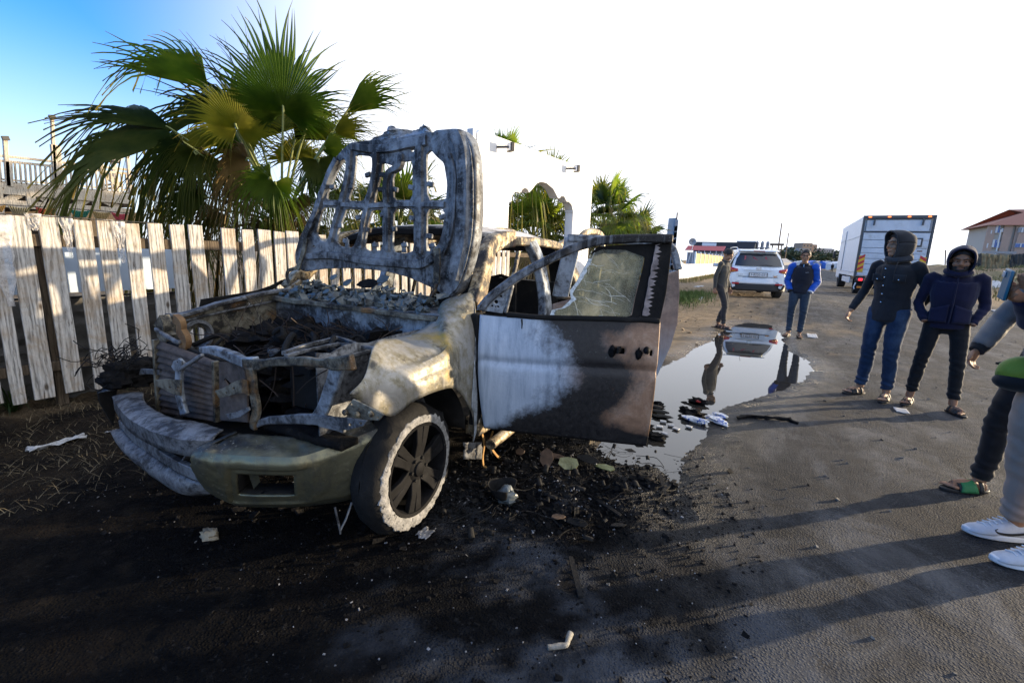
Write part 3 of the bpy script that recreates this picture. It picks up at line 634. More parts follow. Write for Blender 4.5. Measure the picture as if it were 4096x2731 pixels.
# tangle at the far front corner
mb = MB()
for k in range(70):
    c0 = PL(*c5(random.uniform(120, 330), random.uniform(-60, 90)), 1, -.92+random.uniform(-.12, .12)); pts_ = [c0]
    for j in range(5): pts_.append(pts_[-1]+Vector((random.uniform(-.06, .06), random.uniform(-.06, .06), random.uniform(-.04, .05))))
    mb.tube(spline(pts_, 10), .0025, 4)
pchild(mb, 'burnt_mesh_tangle', M_soot)
for k in range(7): mb = MB().ell(PL(*c5(random.uniform(160, 330), random.uniform(20, 120)), 1, -.85), (.09, .08, .05), lump=.7, seed=k, nu=14, nv=9); pchild(mb, 'melted_lump', M_char)
post([(-10,985),(90,975),(210,985)], (.035, .03), 'far_bumper_arm', B_dust, .42)

# ---- engine bay contents
mb = MB()
random.seed(11)
for k in range(60):
    c_ = Vector((random.uniform(-.36, .24), random.uniform(-.60, .48), random.uniform(.62, .95))); c_.z = min(c_.z, .96-abs(c_.x)*.2)
    mb.ell(c_, (random.uniform(.04, .13), random.uniform(.04, .14), random.uniform(.03, .08)), lump=1.3, seed=k*3.1, nu=14, nv=9)
pchild(mb, 'engine', M_char)
for k in range(9):
    p_ = Vector((random.uniform(-.30, .18), random.uniform(-.50, .45), random.uniform(.78, .90))); pchild(MB().box(p_, (random.uniform(.06, .16), random.uniform(.06, .18), random.uniform(.05, .10)), Matrix.Rotation(random.uniform(0, 3), 3, 'Z') @ Matrix.Rotation(random.gauss(0, .25), 3, 'X'), jit=.02).wobble(.015, 9), 'charred_component', M_char, bevel=.012)
for k in range(14):
    p_ = Vector((random.uniform(-.34, .2), random.uniform(-.5, .4), random.uniform(.84, .94))); q_ = p_+Vector((random.uniform(-.3, .3), random.uniform(-.35, .35), random.uniform(-.06, .04))); pchild(MB().tube(spline([p_, p_.lerp(q_, .35)+Vector((0, 0, .06)), p_.lerp(q_, .7)+Vector((.04, 0, .02)), q_], 12), random.uniform(.006, .018), 7), 'charred_hose', M_soot)
can = PL(*c4(1270, 830), 2, .84)
pchild(MB().lathe(can-Vector((0, 0, .06)), (0, 0, 1), [(.045, -.02), (.050, .0), (.050, .075), (.056, .082), (.058, .098), (.052, .108), (.047, .100), (.044, .04), (.0005, .04)], 24).wobble(.004, 20), 'filler_canister', B_dust)
pchild(MB().lathe(PL(*c4(1145, 960), 2, .80), (1, .4, 0), [(.02, -.04), (.05, -.03), (.052, 0), (.03, .004), (.028, .03), (.0005, .031)], 20), 'pulley', M_alloy)
for pts_ in (((1310,812),(1500,745),(1790,672),(1880,700),(1960,735)), ((1330,840),(1500,790),(1800,728),(1900,740),(2160,770))):
    pchild(MB().strip([PL(*c4(*p), 2, .98) for p in pts_], .022, .016, (0, 0, 1)), 'brace_bar', B_dust, bevel=.003)
pchild(MB().strip([PL(*c4(*p), 1, .60) for p in ((1700,880),(1900,835),(2060,790),(2150,765))], .03, .02, (0, 0, 1)), 'apron_brace', B_dust, bevel=.004)
post([(1500,900),(1500,1100),(1510,1300)], (.18, .18), 'bay_black_plate', M_soot, .30)  # black plate behind the near headlamp opening
wires = MB()
for k in range(260):
    p = Vector((random.uniform(-.34, .12), random.uniform(-.45, .55), random.uniform(.80, .93))); pts_ = [p]; dr = Vector((random.uniform(-.3, .3), random.choice((-1, 1))*random.uniform(.4, 1), random.uniform(-.2, .2)))
    for j in range(6): dr = (dr+Vector((random.uniform(-.6, .6), random.uniform(-.6, .6), random.uniform(-.5, .35)))).normalized(); pts_.append(pts_[-1]+dr*.055)
    wires.tube(spline(pts_, 14), random.choice((.0015, .002, .003)), 4)
wo = pchild(wires, 'wiring_loom', M_wire); wo['kind'] = 'stuff'
hang = MB()
for x0, y0, x1, y1, sag in ((1240,940,1120,1330,40),(1385,900,1400,1290,8),(1090,1050,1260,1200,20),(1700,960,1430,1170,-30),(860,740,960,830,10)):
    pts_ = [U4(lerp(x0, x1, t), lerp(y0, y1, t), .44)+Vector((0, .0006*sag*math.sin(math.pi*t), 0)) for t in np.linspace(0, 1, 9)]; hang.tube(pts_, .0028, 5)
pchild(hang, 'hanging_cables', M_wire)
# firewall, strut tower, cowl tray
fw_ = pchild(MB().grid(lambda s, t: Vector((-.40-.03*nz(s*4, t*3, 5), lerp(-.72, .72, s), lerp(.45, 1.09, t))), 24, 10), 'firewall', B_blue, solid=.012)
soot_attr(fw_, lambda c_: .45+.5*nz(c_.y*3, c_.z*3, 1)-.3*sstep(.8, 1.0, c_.z))
pchild(MB().lathe((-.12, .50, .80), (0, 0, 1), [(.16, -.25), (.15, 0), (.11, .05), (.05, .06), (.0005, .06)], 22).wobble(.008, 9), 'strut_tower', B_blue)
pchild(MB().lathe((-.12, -.50, .80), (0, 0, 1), [(.16, -.25), (.15, 0), (.11, .05), (.05, .06), (.0005, .06)], 22).wobble(.008, 9), 'strut_tower', B_olive)
pchild(MB().grid(lambda s, t: Vector((lerp(-.36, -.74, t), lerp(-.74, .74, s), 1.085+.035*t+.012*nz(s*9, t*6))), 26, 6), 'cowl_tray', B_dust, solid=.012)
pchild(MB().strip(spline([Vector((-.37+.02*math.sin(3*q_), lerp(-.72, .70, q_), 1.095-.03*q_)) for q_ in np.linspace(0, 1, 8)], 24), .03, .045, (1, 0, 0)).wobble(.01, 9), 'cowl_flange', B_olive, bevel=.004)
heap = MB(); random.seed(5)
for k in range(420):
    y_ = random.uniform(-.66, .62); u_ = random.uniform(-.70, -.37); hz = 1.10+.10*math.exp(-((u_+.58)/.14)**2)*(.6+.4*math.sin(y_*5+1)**2)*random.uniform(.3, 1.1)
    sz = random.uniform(.012, .045)
    heap.box((u_, y_, hz), (sz*random.uniform(.6, 1.8), sz*random.uniform(.6, 1.8), sz*random.uniform(.2, .6)), Matrix.Rotation(random.uniform(0, 6), 3, 'Z') @ Matrix.Rotation(random.gauss(0, .5), 3, 'X') @ Matrix.Rotation(random.gauss(0, .5), 3, 'Y'), jit=sz*.25)
ho = heap.build('ash_heap', M_glass_sh, None, smooth=False); ho.matrix_world = PM; setp(ho, 'heap of grey ash, glass crumbs and burnt flakes along the pickup cowl', kind='stuff')
SH = [((1990,330),.105,.085,.1,'charcoal'),((2180,340),.05,.08,.5,'pale'),((1760,130),.05,.04,.2,'pale'),((1880,180),.06,.05,-.3,'pale'),((1640,340),.05,.045,.9,'round'),((2060,190),.16,.06,.0,'dark'),((2200,150),.09,.055,-.2,'pale'),((1690,260),.045,.035,.4,'pale'),((1570,290),.05,.03,1.1,'pale')]
for k, ((x, y), a_, b_, rz_, kn) in enumerate(SH):
    c_ = PL(*c4(x, y), 0, -.46 if y > 250 else -.54); n_ = 7
    o_ = [(math.cos(2*math.pi*i/n_+rz_)*a_*.6*random.uniform(.8, 1.15), math.sin(2*math.pi*i/n_+rz_)*b_*.7*random.uniform(.8, 1.15)) for i in range(n_)]
    if kn == 'charcoal': o_ = [(-.05, -.04), (.052, -.045), (.058, .02), (.03, .042), (-.035, .04), (-.054, .012)]
    fr = panel('glass_fragment', o_, [], PM @ c_, PM.to_3x3() @ Vector((.0, 1, 0)), PM.to_3x3() @ Vector((-.72, .1, .68)), .008, M_glass_sh if kn != 'dark' else M_char, None, bevel=.002)
    setp(fr, {0: 'large smoky square glass fragment leaning on the pickup cowl', 1: 'narrow pale glass fragment right of the large smoky one on the cowl', 4: 'dark rounded fragment lying left on the cowl heap', 5: 'wide black crusted fragment on top of the cowl heap under the hood', 6: 'pale fragment at the right end of the cowl heap under the hood'}.get(k, {2: 'small pale glass fragment high on the left half of the cowl heap', 3: 'pale fragment just left of the wide black crusted one on the cowl', 7: 'small pale glass fragment in the middle left of the cowl heap'}.get(k, 'narrow pale glass fragment at the left end of the cowl heap')), 'glass fragment', 'fragments on the pickup cowl')

# ---- raised hood: only its pressed inner frame is left
HU = -.58
def H2(x, y): p = PL(*c3(x, y), 0, HU); return (p.y, p.z)
def rnd(lp, n=3):                        # soften corners
    P_ = [Vector(p) for p in lp]
    for _ in range(n-1):
        o_ = []
        for i in range(len(P_)): a, b = P_[i], P_[(i+1) % len(P_)]; o_ += [a.lerp(b, .14), a.lerp(b, .86)]
        P_ = o_
    return [tuple(p) for p in P_]
HO = [(170,1190),(165,1100),(200,980),(290,800),(350,620),(440,420),(520,310),(600,240),(730,222),(960,205),(1150,168),(1240,160),(1300,140),(1420,132),(1490,172),(1540,290),(1560,500),(1560,800),(1545,1000),(1500,1200),(1440,1370),(1360,1450),(1250,1380),(1050,1290),(850,1240),(600,1220),(400,1225),(230,1250)]
HH = [[(540,360),(572,400),(548,560),(512,690),(410,685),(425,600),(470,480)],[(640,335),(755,345),(785,400),(742,590),(702,695),(580,695),(622,560),(642,400)],[(850,395),(940,425),(905,475),(858,560),(850,695),(785,715),(795,640),(840,480)],[(990,440),(1010,390),(1083,380),(1085,688),(937,688),(930,520),(950,470)],[(1192,335),(1230,300),(1272,350),(1330,400),(1355,560),(1345,690),(1202,690)],[(380,745),(490,750),(470,850),(412,1015),(370,1010),(330,950)],[(567,757),(693,767),(680,830),(652,980),(618,1060),(520,1050),(490,1018),(500,930),(545,820)],[(767,767),(848,767),(848,1080),(740,1085),(705,1060),(720,960),(742,850)],[(937,757),(1093,757),(1093,1080),(1050,1103),(945,1100),(928,1060)],[(1197,757),(1335,760),(1320,930),(1288,1030),(1230,1088),(1192,1083)]]
hood = panel('hood', [H2(*p) for p in rnd(HO, 2)], [[H2(*p) for p in rnd(h_, 2)] for h_ in HH]+[[H2(*p) for p in circ(x, y, r_, 8)] for x, y, r_ in ((1525,860,10),(1533,470,6),(1528,345,6),(1510,250,6),(1470,188,6),(1245,1150,13),(1290,1190,7),(312,1050,8),(1085,300,12))], (HU, 0, 0), (0, 1, 0), (0, 0, 1), .02, B_hood, pick, bevel=.004)
hood['label'] = 'raised hood burnt down to its perforated inner frame'
def rib(pts, w_, d, name='hood_rib', m=B_hood):
    sp_ = spline([Vector((HU+d, *H2(*p))) for p in pts], 26); n = len(sp_)
    mb = MB(); k = 7; vs = []
    for i, p in enumerate(sp_):
        dr = (sp_[min(i+1, n-1)]-sp_[max(i-1, 0)]).normalized(); sd = dr.cross(Vector((1, 0, 0))).normalized(); ww = (w_[0]+(w_[1]-w_[0])*i/(n-1))/2
        vs += [p+sd*ww*q_+Vector((d_, 0, 0)) for q_, d_ in ((-1, -d), (-.80, .0), (-.62, .015), (0, .0155), (.62, .015), (.80, .0), (1, -d))]
    mb.add(vs, [(k*i+j, k*i+j+1, k*i+k+j+1, k*i+k+j) for i in range(n-1) for j in range(k-1)])
    return mb.wobble(.0025, 14).build(name, m, hood, ang=22)
rib([(600,300),(590,450),(560,600),(520,750),(480,880),(450,1010)], (.055, .05), .012)
rib([(800,300),(800,430),(780,560),(740,720),(700,900),(680,1060)], (.06, .055), .012)
rib([(1000,330),(985,420),(900,480),(880,600),(890,800),(890,1085)], (.05, .055), .012)
rib([(1145,250),(1140,450),(1145,700),(1145,900),(1140,1105)], (.07, .07), .012)
rib([(400,712),(520,720),(700,735),(890,728),(1100,722),(1340,726)], (.04, .045), .011)
rib([(620,270),(750,290),(900,285),(1060,250),(1200,225)], (.06, .08), .013)
rib([(1430,180),(1470,300),(1485,500),(1480,800),(1460,1050),(1400,1300)], (.10, .11), .018)
rib([(1380,330),(1420,470),(1425,650),(1410,850),(1380,1000),(1330,1120)], (.03, .03), .013)
rib([(500,370),(430,520),(370,700),(300,880),(240,1030),(205,1150)], (.055, .06), .016)
rib([(260,1130),(450,1120),(700,1160),(950,1180),(1150,1190),(1260,1130)], (.06, .07), .015)
for x, y in ((455,585),(600,585),(735,490),(850,490),(835,605),(945,605),(1075,590),(1225,565),(515,890),(735,920),(935,915),(1215,970),(1080,830),(560,1010),(790,1040),(1020,1040),(1235,1045),(1320,820),(660,825),(850,800)):
    p = Vector((HU+.004, *H2(x, y))); MB().box(p, (.022, .045, .03), Matrix.Rotation(random.uniform(-.3, .3), 3, 'X')).build('hood_clip_tab', B_hood, hood, bevel=.006)
for x, y in ((570,1010),(785,1040),(1015,1040),(1235,1050)):
    MB().prism([Vector((HU, *H2(x+a, y+b))) for a, b in ((-14, 60), (-10, -10), (0, -32), (10, -10), (20, 60))], (.012, 0, 0)).build('hood_clip_tab', B_hood, hood, bevel=.003)
# right-hand return flange of the hood and its crumpled leading edge, hinges
edge = [Vector((HU, *H2(*p))) for p in ((1240,160),(1300,140),(1420,132),(1490,172),(1540,290),(1560,500),(1560,800),(1545,1000),(1500,1200),(1440,1370),(1360,1450))]
ed = spline(edge, 40)
MB().grid(lambda s, t: ed[round(s*40)]+Vector((-.10*t, .012*math.sin(t*3)+.006*nz(s*14, t*3), .012*nz(s*10, t*4, 3))), 40, 5).build('hood_return_flange', B_hood, hood, solid=.005)
edl = spline([Vector((HU, *H2(*p))) for p in ((600,240),(520,310),(440,420),(350,620),(290,800),(200,980),(165,1100),(170,1190))], 24)
MB().grid(lambda s, t: edl[round(s*24)]+Vector((-.09*t, -.01*t+.006*nz(s*9, t*3), .01*nz(s*8, t*4, 3))), 24, 4).build('hood_return_flange', B_hood, hood, solid=.005)
cr = [(700,225),(760,150),(830,130),(900,120),(1000,108),(1060,100),(1160,80),(1215,155)]; crl = [(700,235),(780,225),(860,218),(930,212),(1000,205),(1080,195),(1150,178),(1225,165)]
ct, cb = spline([Vector((HU-.06-.05*math.sin(i*1.7), *H2(*p))) for i, p in enumerate(cr)], 28), spline([Vector((HU, *H2(*p))) for p in crl], 28)
MB().grid(lambda s, t: cb[round(s*28)].lerp(ct[round(s*28)], t)+Vector((.03*nz(s*8, t*5, 7), .015*nz(s*9, t*6), .02*nz(s*11, t*5, 3))), 28, 8).build('crumpled_leading_edge', B_blue, hood, solid=.004)
MB().tube(spline([Vector((HU-.05, *H2(*p))) for p in ((850,140),(850,105),(870,98),(895,105),(905,135))], 10), .008, 6).build('latch_loop', B_dust, hood)
MB().strip([Vector((HU+.04, *H2(*p))) for p in ((280,985),(265,1080),(235,1170),(215,1230))], .035, .012, (1, 0, 0)).build('hood_hinge', B_olive, hood, bevel=.002)
MB().strip(spline([Vector((HU+.05, *H2(*p))) for p in ((210,1220),(150,1240),(140,1290),(160,1340),(140,1385))], 12), .022, .014, (1, 0, 0)).build('hinge_arm', B_olive, hood, bevel=.003)
MB().strip([Vector((HU+.05, *H2(*p))) for p in ((1305,1065),(1310,1180),(1300,1340))], .045, .014, (1, 0, 0)).build('hood_hinge', B_olive, hood, bevel=.002)
MB().strip(spline([Vector((HU+.06, *H2(*p))) for p in ((1310,1340),(1290,1400),(1265,1440),(1270,1480),(1300,1495))], 12), .02, .018, (1, 0, 0)).build('hinge_arm', B_gold, hood, bevel=.004)
pchild(MB().prism([PL(*c4(*p), 1, -.70) for p in ((1310,240),(1440,150),(1440,235))], (0, .03, 0)), 'hinge_foot', B_gold, bevel=.003)

# ---- cab
def rail(pts, w_, d, name, m, hint=(0, 1, 0), n=18, par=None, wob=.003):
    return pchild(MB().strip(spline(pts, n), w_, d, hint).wobble(wob, 11), name, m, parent=par, bevel=.012)
for sd in (1, -1):
    rail([Vector((-.60, .80*sd, 1.12)), Vector((-.74, .77*sd, 1.28)), Vector((-.95, .70*sd, 1.47)), Vector((-1.16, .665*sd, 1.535)), Vector((-1.40, .665*sd, 1.56))], .12, .08, 'windscreen_pillar', B_gold, (0, 1, 0))
    rail([Vector((-1.2, .67*sd, 1.535)), Vector((-1.6, .68*sd, 1.55)), Vector((-2.1, .68*sd, 1.55)), Vector((-2.5, .66*sd, 1.535))], .07, .06, 'roof_rail', B_gold, (0, 1, 0))
    rail([Vector((-1.72, .665*sd, 1.57)), Vector((-1.74, .74*sd, 1.42)), Vector((-1.73, .81*sd, 1.2)), Vector((-1.68, .86*sd, .95)), Vector((-1.64, .87*sd, .42))], .15, .07, 'centre_pillar', B_blue, (0, 1, 0))
    rail([Vector((-2.52, .65*sd, 1.57)), Vector((-2.60, .74*sd, 1.35)), Vector((-2.66, .84*sd, 1.08)), Vector((-2.66, .87*sd, .6))], .17, .07, 'rear_pillar', B_gold, (0, 1, 0))
    rail([Vector((-.50, .86*sd, .40)), Vector((-1.5, .88*sd, .38)), Vector((-2.62, .88*sd, .40))], .10, .12, 'door_sill', B_gold if sd > 0 else M_soot, (0, 0, 1))
    rail([Vector((-.52, .87*sd, 1.10)), Vector((-.52, .885*sd, .8)), Vector((-.50, .88*sd, .42))], .08, .05, 'hinge_pillar', M_soot, (0, 1, 0))
def roof(s, t):
    u_ = lerp(-1.10, -2.52, s); v_ = lerp(-.685, .685, t); edge_ = (2*t-1)**2
    return Vector((u_+.05*edge_*(1-s), v_, 1.665-.10*edge_**1.6-.045*(1-s)**6-.05*s**6+.006*nz(s*6, t*6)))
ro = pchild(MB().grid(roof, 26, 20), 'roof', B_roof, solid=.014); soot_attr(ro, lambda c_: .55*sstep(-1.24, -1.12, c_.x)-.15+.3*nz(c_.x*4, c_.y*4, 2))
pchild(MB().strip([roof(0, t)+Vector((.0, 0, -.03)) for t in np.linspace(0, 1, 14)], .09, .05, (0, 0, 1)).wobble(.008, 12), 'windscreen_header', M_soot, bevel=.01)
pchild(MB().strip([Vector((-.62, v_, 1.14)) for v_ in np.linspace(-.78, .78, 8)], .06, .05, (0, 0, 1)).wobble(.008, 9), 'windscreen_base', M_soot)
bw = [(-.72, .42), (.72, .42), (.80, 1.0), (.63, 1.56), (-.63, 1.56), (-.80, 1.0)]; bh = [(-.56, 1.12), (.56, 1.12), (.50, 1.48), (-.50, 1.48)]
panel('cab_back_wall', bw, [rnd(bh, 2)], (-2.62, 0, 0), (0, 1, 0), (0, 0, 1), .03, M_soot, pick)
pchild(MB().box((-1.55, 0, .42), (2.1, 1.66, .03)), 'cab_floor', M_soot)
pchild(MB().strip([Vector((-.80, v_, 1.0+.03*nz(v_*4, 1))) for v_ in np.linspace(-.72, .72, 12)], .16, .12, (0, 0, 1)).wobble(.03, 8), 'dashboard_frame', M_soot)
for v_ in (-.38, .38):
    st = MB()
    for du in (-.18, .18): st.tube(spline([Vector((-1.30, v_+du, .55)), Vector((-1.62, v_+du, .60)), Vector((-1.72, v_+du, .85)), Vector((-1.80, v_+du*.8, 1.22))], 14), .016, 6)
    st.tube([Vector((-1.80, v_-.15, 1.22)), Vector((-1.81, v_, 1.26)), Vector((-1.80, v_+.15, 1.22))], .016, 6)
    for z_ in (.7, .85, 1.0): st.tube([Vector((-1.70-.2*(z_-.7), v_-.18, z_)), Vector((-1.70-.2*(z_-.7), v_+.18, z_))], .006, 5)
    st.box((-1.45, v_, .52), (.40, .40, .05)); pchild(st, 'seat_frame', M_soot)
pchild(MB().box((-2.35, 0, .62), (.40, 1.3, .25), jit=.03).box((-2.52, 0, .95), (.10, 1.3, .5), jit=.03), 'rear_bench', M_soot)
sw = MB(); cw = Vector((-1.02, .38, 1.05)); axw = Vector((.5, 0, -.35)).normalized(); a_, b_, _ = basis(axw)
sw.tube([cw+(a_*math.cos(q_)+b_*math.sin(q_))*.18 for q_ in np.linspace(0, 2*math.pi, 25)], .009, 6, caps=False).tube([cw, cw+axw*.25], .02, 6).tube([cw-a_*.18, cw+a_*.18], .008, 5)
pchild(sw, 'steering_wheel', M_soot)
# ---- load bed
for v_ in (-.86, .86): pchild(MB().grid(lambda s, t: Vector((lerp(-2.72, -4.22, s), v_+.03*math.copysign(math.sin(math.pi*t), v_), lerp(.52, 1.03, t))), 16, 6, mask=lambda s, t: not (abs(s-.21) < .27 and t < .45-1.6*(s-.21)**2)), 'bed_side', B_gold, solid=.03)
pchild(MB().box((-4.22, 0, .78), (.05, 1.7, .50)), 'tailgate', B_gold, bevel=.01); pchild(MB().box((-2.73, 0, .78), (.04, 1.66, .5)), 'bed_front_panel', M_soot); pchild(MB().box((-3.47, 0, .60), (1.5, 1.66, .04)), 'bed_floor', M_soot)
for v_ in (.62, -.62):
    pchild(MB().strip(spline([Vector((-2.95, v_, 1.05)), Vector((-3.15, v_, 1.50)), Vector((-3.45, v_, 1.70)), Vector((-3.9, v_, 1.755)), Vector((-4.25, v_, 1.73)), Vector((-4.42, v_, 1.60)), Vector((-4.2, v_, 1.04))], 26), .07, .05, (0, 1, 0)), 'roll_bar', B_gold, bevel=.012)

# ---- open front door on the near side
HA = R(66); dh = Vector((-.50, .90, 0)); dd = Vector((-math.cos(HA), math.sin(HA), 0)); dn_ = Vector((dd.y, -dd.x, 0))
def D6(x, y): p = PLP(*c6(x, y), dh, dn_); return (p-dh).dot(dd), p.z
def DW(d, z, o=0.0): return dh+dd*d+dn_*o+Vector((0, 0, z))
DBt = [D6(*p) for p in ((188,640),(350,655),(600,662),(850,665),(1100,672),(1318,684))]
DBb = [D6(*p) for p in ((215,1345),(420,1370),(640,1395),(860,1420),(1050,1440),(1228,1458))]
dt_, db_ = spline([(a, b, 0) for a, b in DBt], 60), spline([(a, b, 0) for a, b in DBb], 60)
def dskin(s, t):
    a = db_[round(s*60)].lerp(dt_[round(s*60)], t)
    if s == 0: a.x -= .02*math.sin(math.pi*t)
    bul = .045*math.sin(math.pi*min(1, t*.92+.08))-.014*math.exp(-((t-.62)/.03)**2)+.004*nz(s*5, t*5, 2)
    return DW(a.x, a.y, bul)
def door_soot(c_):
    p = c_-dh; d = p.dot(dd); z = p.z; k = nz(d*3.2, z*3.2, 1.0)*.18+nz(d*9, z*9, 3)*.05
    b = sstep(.22, .66, d+k+.10*(z-.7)+.30*sstep(.62, .40, z))-.98*sstep(.70, 1.0, d+k*1.2)*sstep(.36, .55, z+k*.4)
    return -.10+b*1.05+.5*sstep(1.02, 1.09, z)*sstep(.3, .6, d)+.75*sstep(.45, .36, z+k*.3)
t = NT('door_scorched'); so_ = t.attr('soot').outputs['Fac']; br = t.attr('brown').outputs['Fac']
n0 = t.noise(6, 9, .7, .5); n1_ = t.noise(34, 8, .72, .2); v = t.math('ADD', so_, t.math('MULTIPLY', t.math('SUBTRACT', t.math('ADD', t.math('MULTIPLY', n0, .8), t.math('MULTIPLY', n1_, .75)), .775), 1.15))
pal = t.ramp(t.noise(2.2, 8, .7, .3, stretch=(6, 6, .6)), [(.3, (.20, .25, .32)), (.5, (.36, .43, .52)), (.75, (.50, .57, .65))])
bro = t.ramp(n0, [(.3, (.14, .080, .048)), (.5, (.29, .175, .11)), (.75, (.46, .33, .24))])
c = t.mix(br, pal, bro); c = t.mix(t.ramp(v, [(.08, 0.0), (.74, 1.0)]), c, t.ramp(n1_, [(.3, (.006, .006, .008)), (.7, (.028, .026, .026))]))
c = t.mix(t.ramp(t.noise(70, 5, .75), [(.66, 0.0), (.72, .5)]), c, (.55, .55, .54))
t.set(base=c, rough=t.math('ADD', t.math('MULTIPLY', n1_, .4), .28), metal=.12, spec=.4); t.bump(t.math('ADD', n1_, t.math('MULTIPLY', n0, 1.5)), .25, .006); M_door = t.m
door = pchild(MB().grid(dskin, 60, 46, mask=lambda s, t: not ((.735 < s < .80 or .925 < s < .955) and .735 < t < .785)), 'front_door', M_door, solid=.008)
def brown(c_): p = c_-dh; return sstep(.46, .70, p.dot(dd)+.12*nz(p.x*5, p.z*5, 9))
for o_ in (door,):
    soot_attr(o_, door_soot); a = o_.data.attributes.new('brown', 'FLOAT', 'POINT'); a.data.foreach_set('value', [brown(v_.co) for v_ in o_.data.vertices])
door['label'] = 'open front door, pale blue at the hinge and sooty black to brown at its edge'
MB().grid(lambda s, t: dskin(s, t)+dn_*-.075, 30, 12).build('door_inner_panel', M_soot, door, solid=.01)
for e_ in (0, 1): MB().grid(lambda s, t: dskin(e_, s)+dn_*-.075*t, 24, 2).build('door_edge', B_dust if e_ else M_soot, door, solid=.004)
MB().grid(lambda s, t: dskin(s, 0)+dn_*-.075*t, 30, 2).build('door_bottom_edge', M_soot, door, solid=.004)
MB().box(DW(dt_[47].x*.985, .93, .045), (.10, .01, .03)).build('handle_recess', M_soot, door)
hq = D6(1215, 850); MB().ell(DW(hq[0], hq[1], .065), (.028, .020, .022), nu=14, nv=8).build('door_lock', M_alloy, door)
MB().lathe(DW(hq[0], hq[1], .083), dn_, [(.008, 0), (.006, .004), (.0005, .004)], 10).build('keyhole', B_dust, door)
for x, y in ((1010, 850), (1175, 870)): q_ = D6(x, y); MB().ell(DW(q_[0], q_[1]-.01, .035), (.022, .02, .035), lump=.6, seed=x, nu=10, nv=7).build('melted_handle', M_char, door)
# window frame
def fr(pts, w_, dpt, name, m, n=26):
    sp_ = spline([DW(*D6(*p), .0) for p in pts], n); return MB().strip(sp_, w_, dpt, dn_).wobble(.003, 12).build(name, m, door, bevel=.01)
f1 = fr([(190,610),(240,545),(330,470),(470,375),(640,285),(830,205),(1000,172),(1180,165),(1395,165)], [.05]*4+[.05]*23, .05, 'window_frame', B_hood)
soot_attr(f1, lambda c_: .7*sstep(.30, .62, (c_-dh).dot(dd)))
panel('mirror_plate', [D6(*p) for p in ((165,610),(215,545),(310,470),(400,425),(392,455),(330,632),(235,618))], [[D6(*p) for p in circ(x, y, r_, 7)] for x, y, r_ in ((320,525,8),(265,585,7),(285,590,5),(302,590,7),(290,560,13),(345,482,4))], dh, dd, (0, 0, 1), .02, B_blue, door, bevel=.003)
fr([(392,452),(378,510),(362,570),(348,632)], .022, .03, 'quarter_post', B_dust, 8)
panel('window_post', [D6(*p) for p in ((1300,165),(1398,150),(1385,300),(1360,500),(1318,688),(1196,670),(1225,520),(1260,350))], [], dh-dn_*.02, dd, (0, 0, 1), .03, M_soot, door)
jg = [(1330-.19*(y_-190)+(-34*random.random() if i % 2 else 16*random.random())+22*nz(y_*.02, 1), y_) for i, y_ in enumerate(range(195, 655, 13))]; jl = [(1292-.19*(y_-190)-6*nz(y_*.04, 7), y_) for y_ in range(645, 190, -26)]
o = panel('peeling_film', [D6(*p) for p in jg+jl], [], dh-dn_*.002, dd, (0, 0, 1), .003, mat('peeling_film_grey', [(.3, (.10, .085, .08)), (.5, (.24, .20, .19)), (.7, (.42, .36, .34))], 14, rough=.6, bump=.5), door, bevel=.0006)
fr([(350,640),(600,658),(900,665),(1200,674),(1318,682)], .03, .03, 'belt_moulding', M_soot, 12)
# what is left of the side glass
t = NT('crazed_window_glass'); n0 = t.noise(5, 6, .65, .4); vor = t.n('TexVoronoi', feature='DISTANCE_TO_EDGE'); vor.inputs['Scale'].default_value = 85; t.l(t.coord('Object'), vor.inputs['Vector'])
crk = t.ramp(vor.outputs['Distance'], [(.0, .8), (.04, 0.0)])
c = t.ramp(n0, [(.3, (.05, .055, .045)), (.5, (.20, .215, .175)), (.62, (.44, .42, .32)), (.8, (.66, .66, .58))]); c = t.mix(crk, c, (.60, .62, .60))
tr = t.n('BsdfTransparent'); tr.inputs[0].default_value = (.86, .92, .86, 1); tl = t.n('BsdfTranslucent'); t.l(c, tl.inputs[0])
t.set(base=c, rough=.22, spec=.7, trans=.0); t.bump(t.math('ADD', n0, t.math('MULTIPLY', crk, .5)), .6, .01)
m1_ = t.n('MixShader'); m1_.inputs[0].default_value = .55; t.l(t.b.outputs[0], m1_.inputs[1]); t.l(tl.outputs[0], m1_.inputs[2])
m2_ = t.n('MixShader'); t.l(t.ramp(t.noise(9, 7, .7, .4, off=(2, 2, 2)), [(.38, .08), (.62, .55)]), m2_.inputs[0]); t.l(m1_.outputs[0], m2_.inputs[1]); t.l(tr.outputs[0], m2_.inputs[2]); t.l(m2_.outputs[0], t.out.inputs[0]); M_crazed = t.m
go = panel('broken_window_glass', [D6(*p) for p in ((625,650),(640,612),(700,600),(760,545),(752,490),(790,440),(830,370),(850,330),(870,290),(900,255),(960,232),(1100,235),(1222,280),(1212,330),(1165,520),(1140,640),(1120,655),(900,655))], [], dh-dn_*.012, dd, (0, 0, 1), .005, M_crazed, door, bevel=.001)
go['label'] = 'crazed remains of the side window'
panel('window_soot_edge', [D6(*p) for p in ((880,262),(930,215),(1050,205),(1298,192),(1260,350),(1222,520),(1192,662),(1100,662),(1145,645),(1170,520),(1218,330),(1225,285),(1110,240),(1060,262),(980,252),(930,268))], [], dh-dn_*.016, dd, (0, 0, 1), .006, M_soot, door, bevel=.001)
random.seed(77)
M_crk = mat('crack_white', (.72, .72, .66), 9, rough=.4)
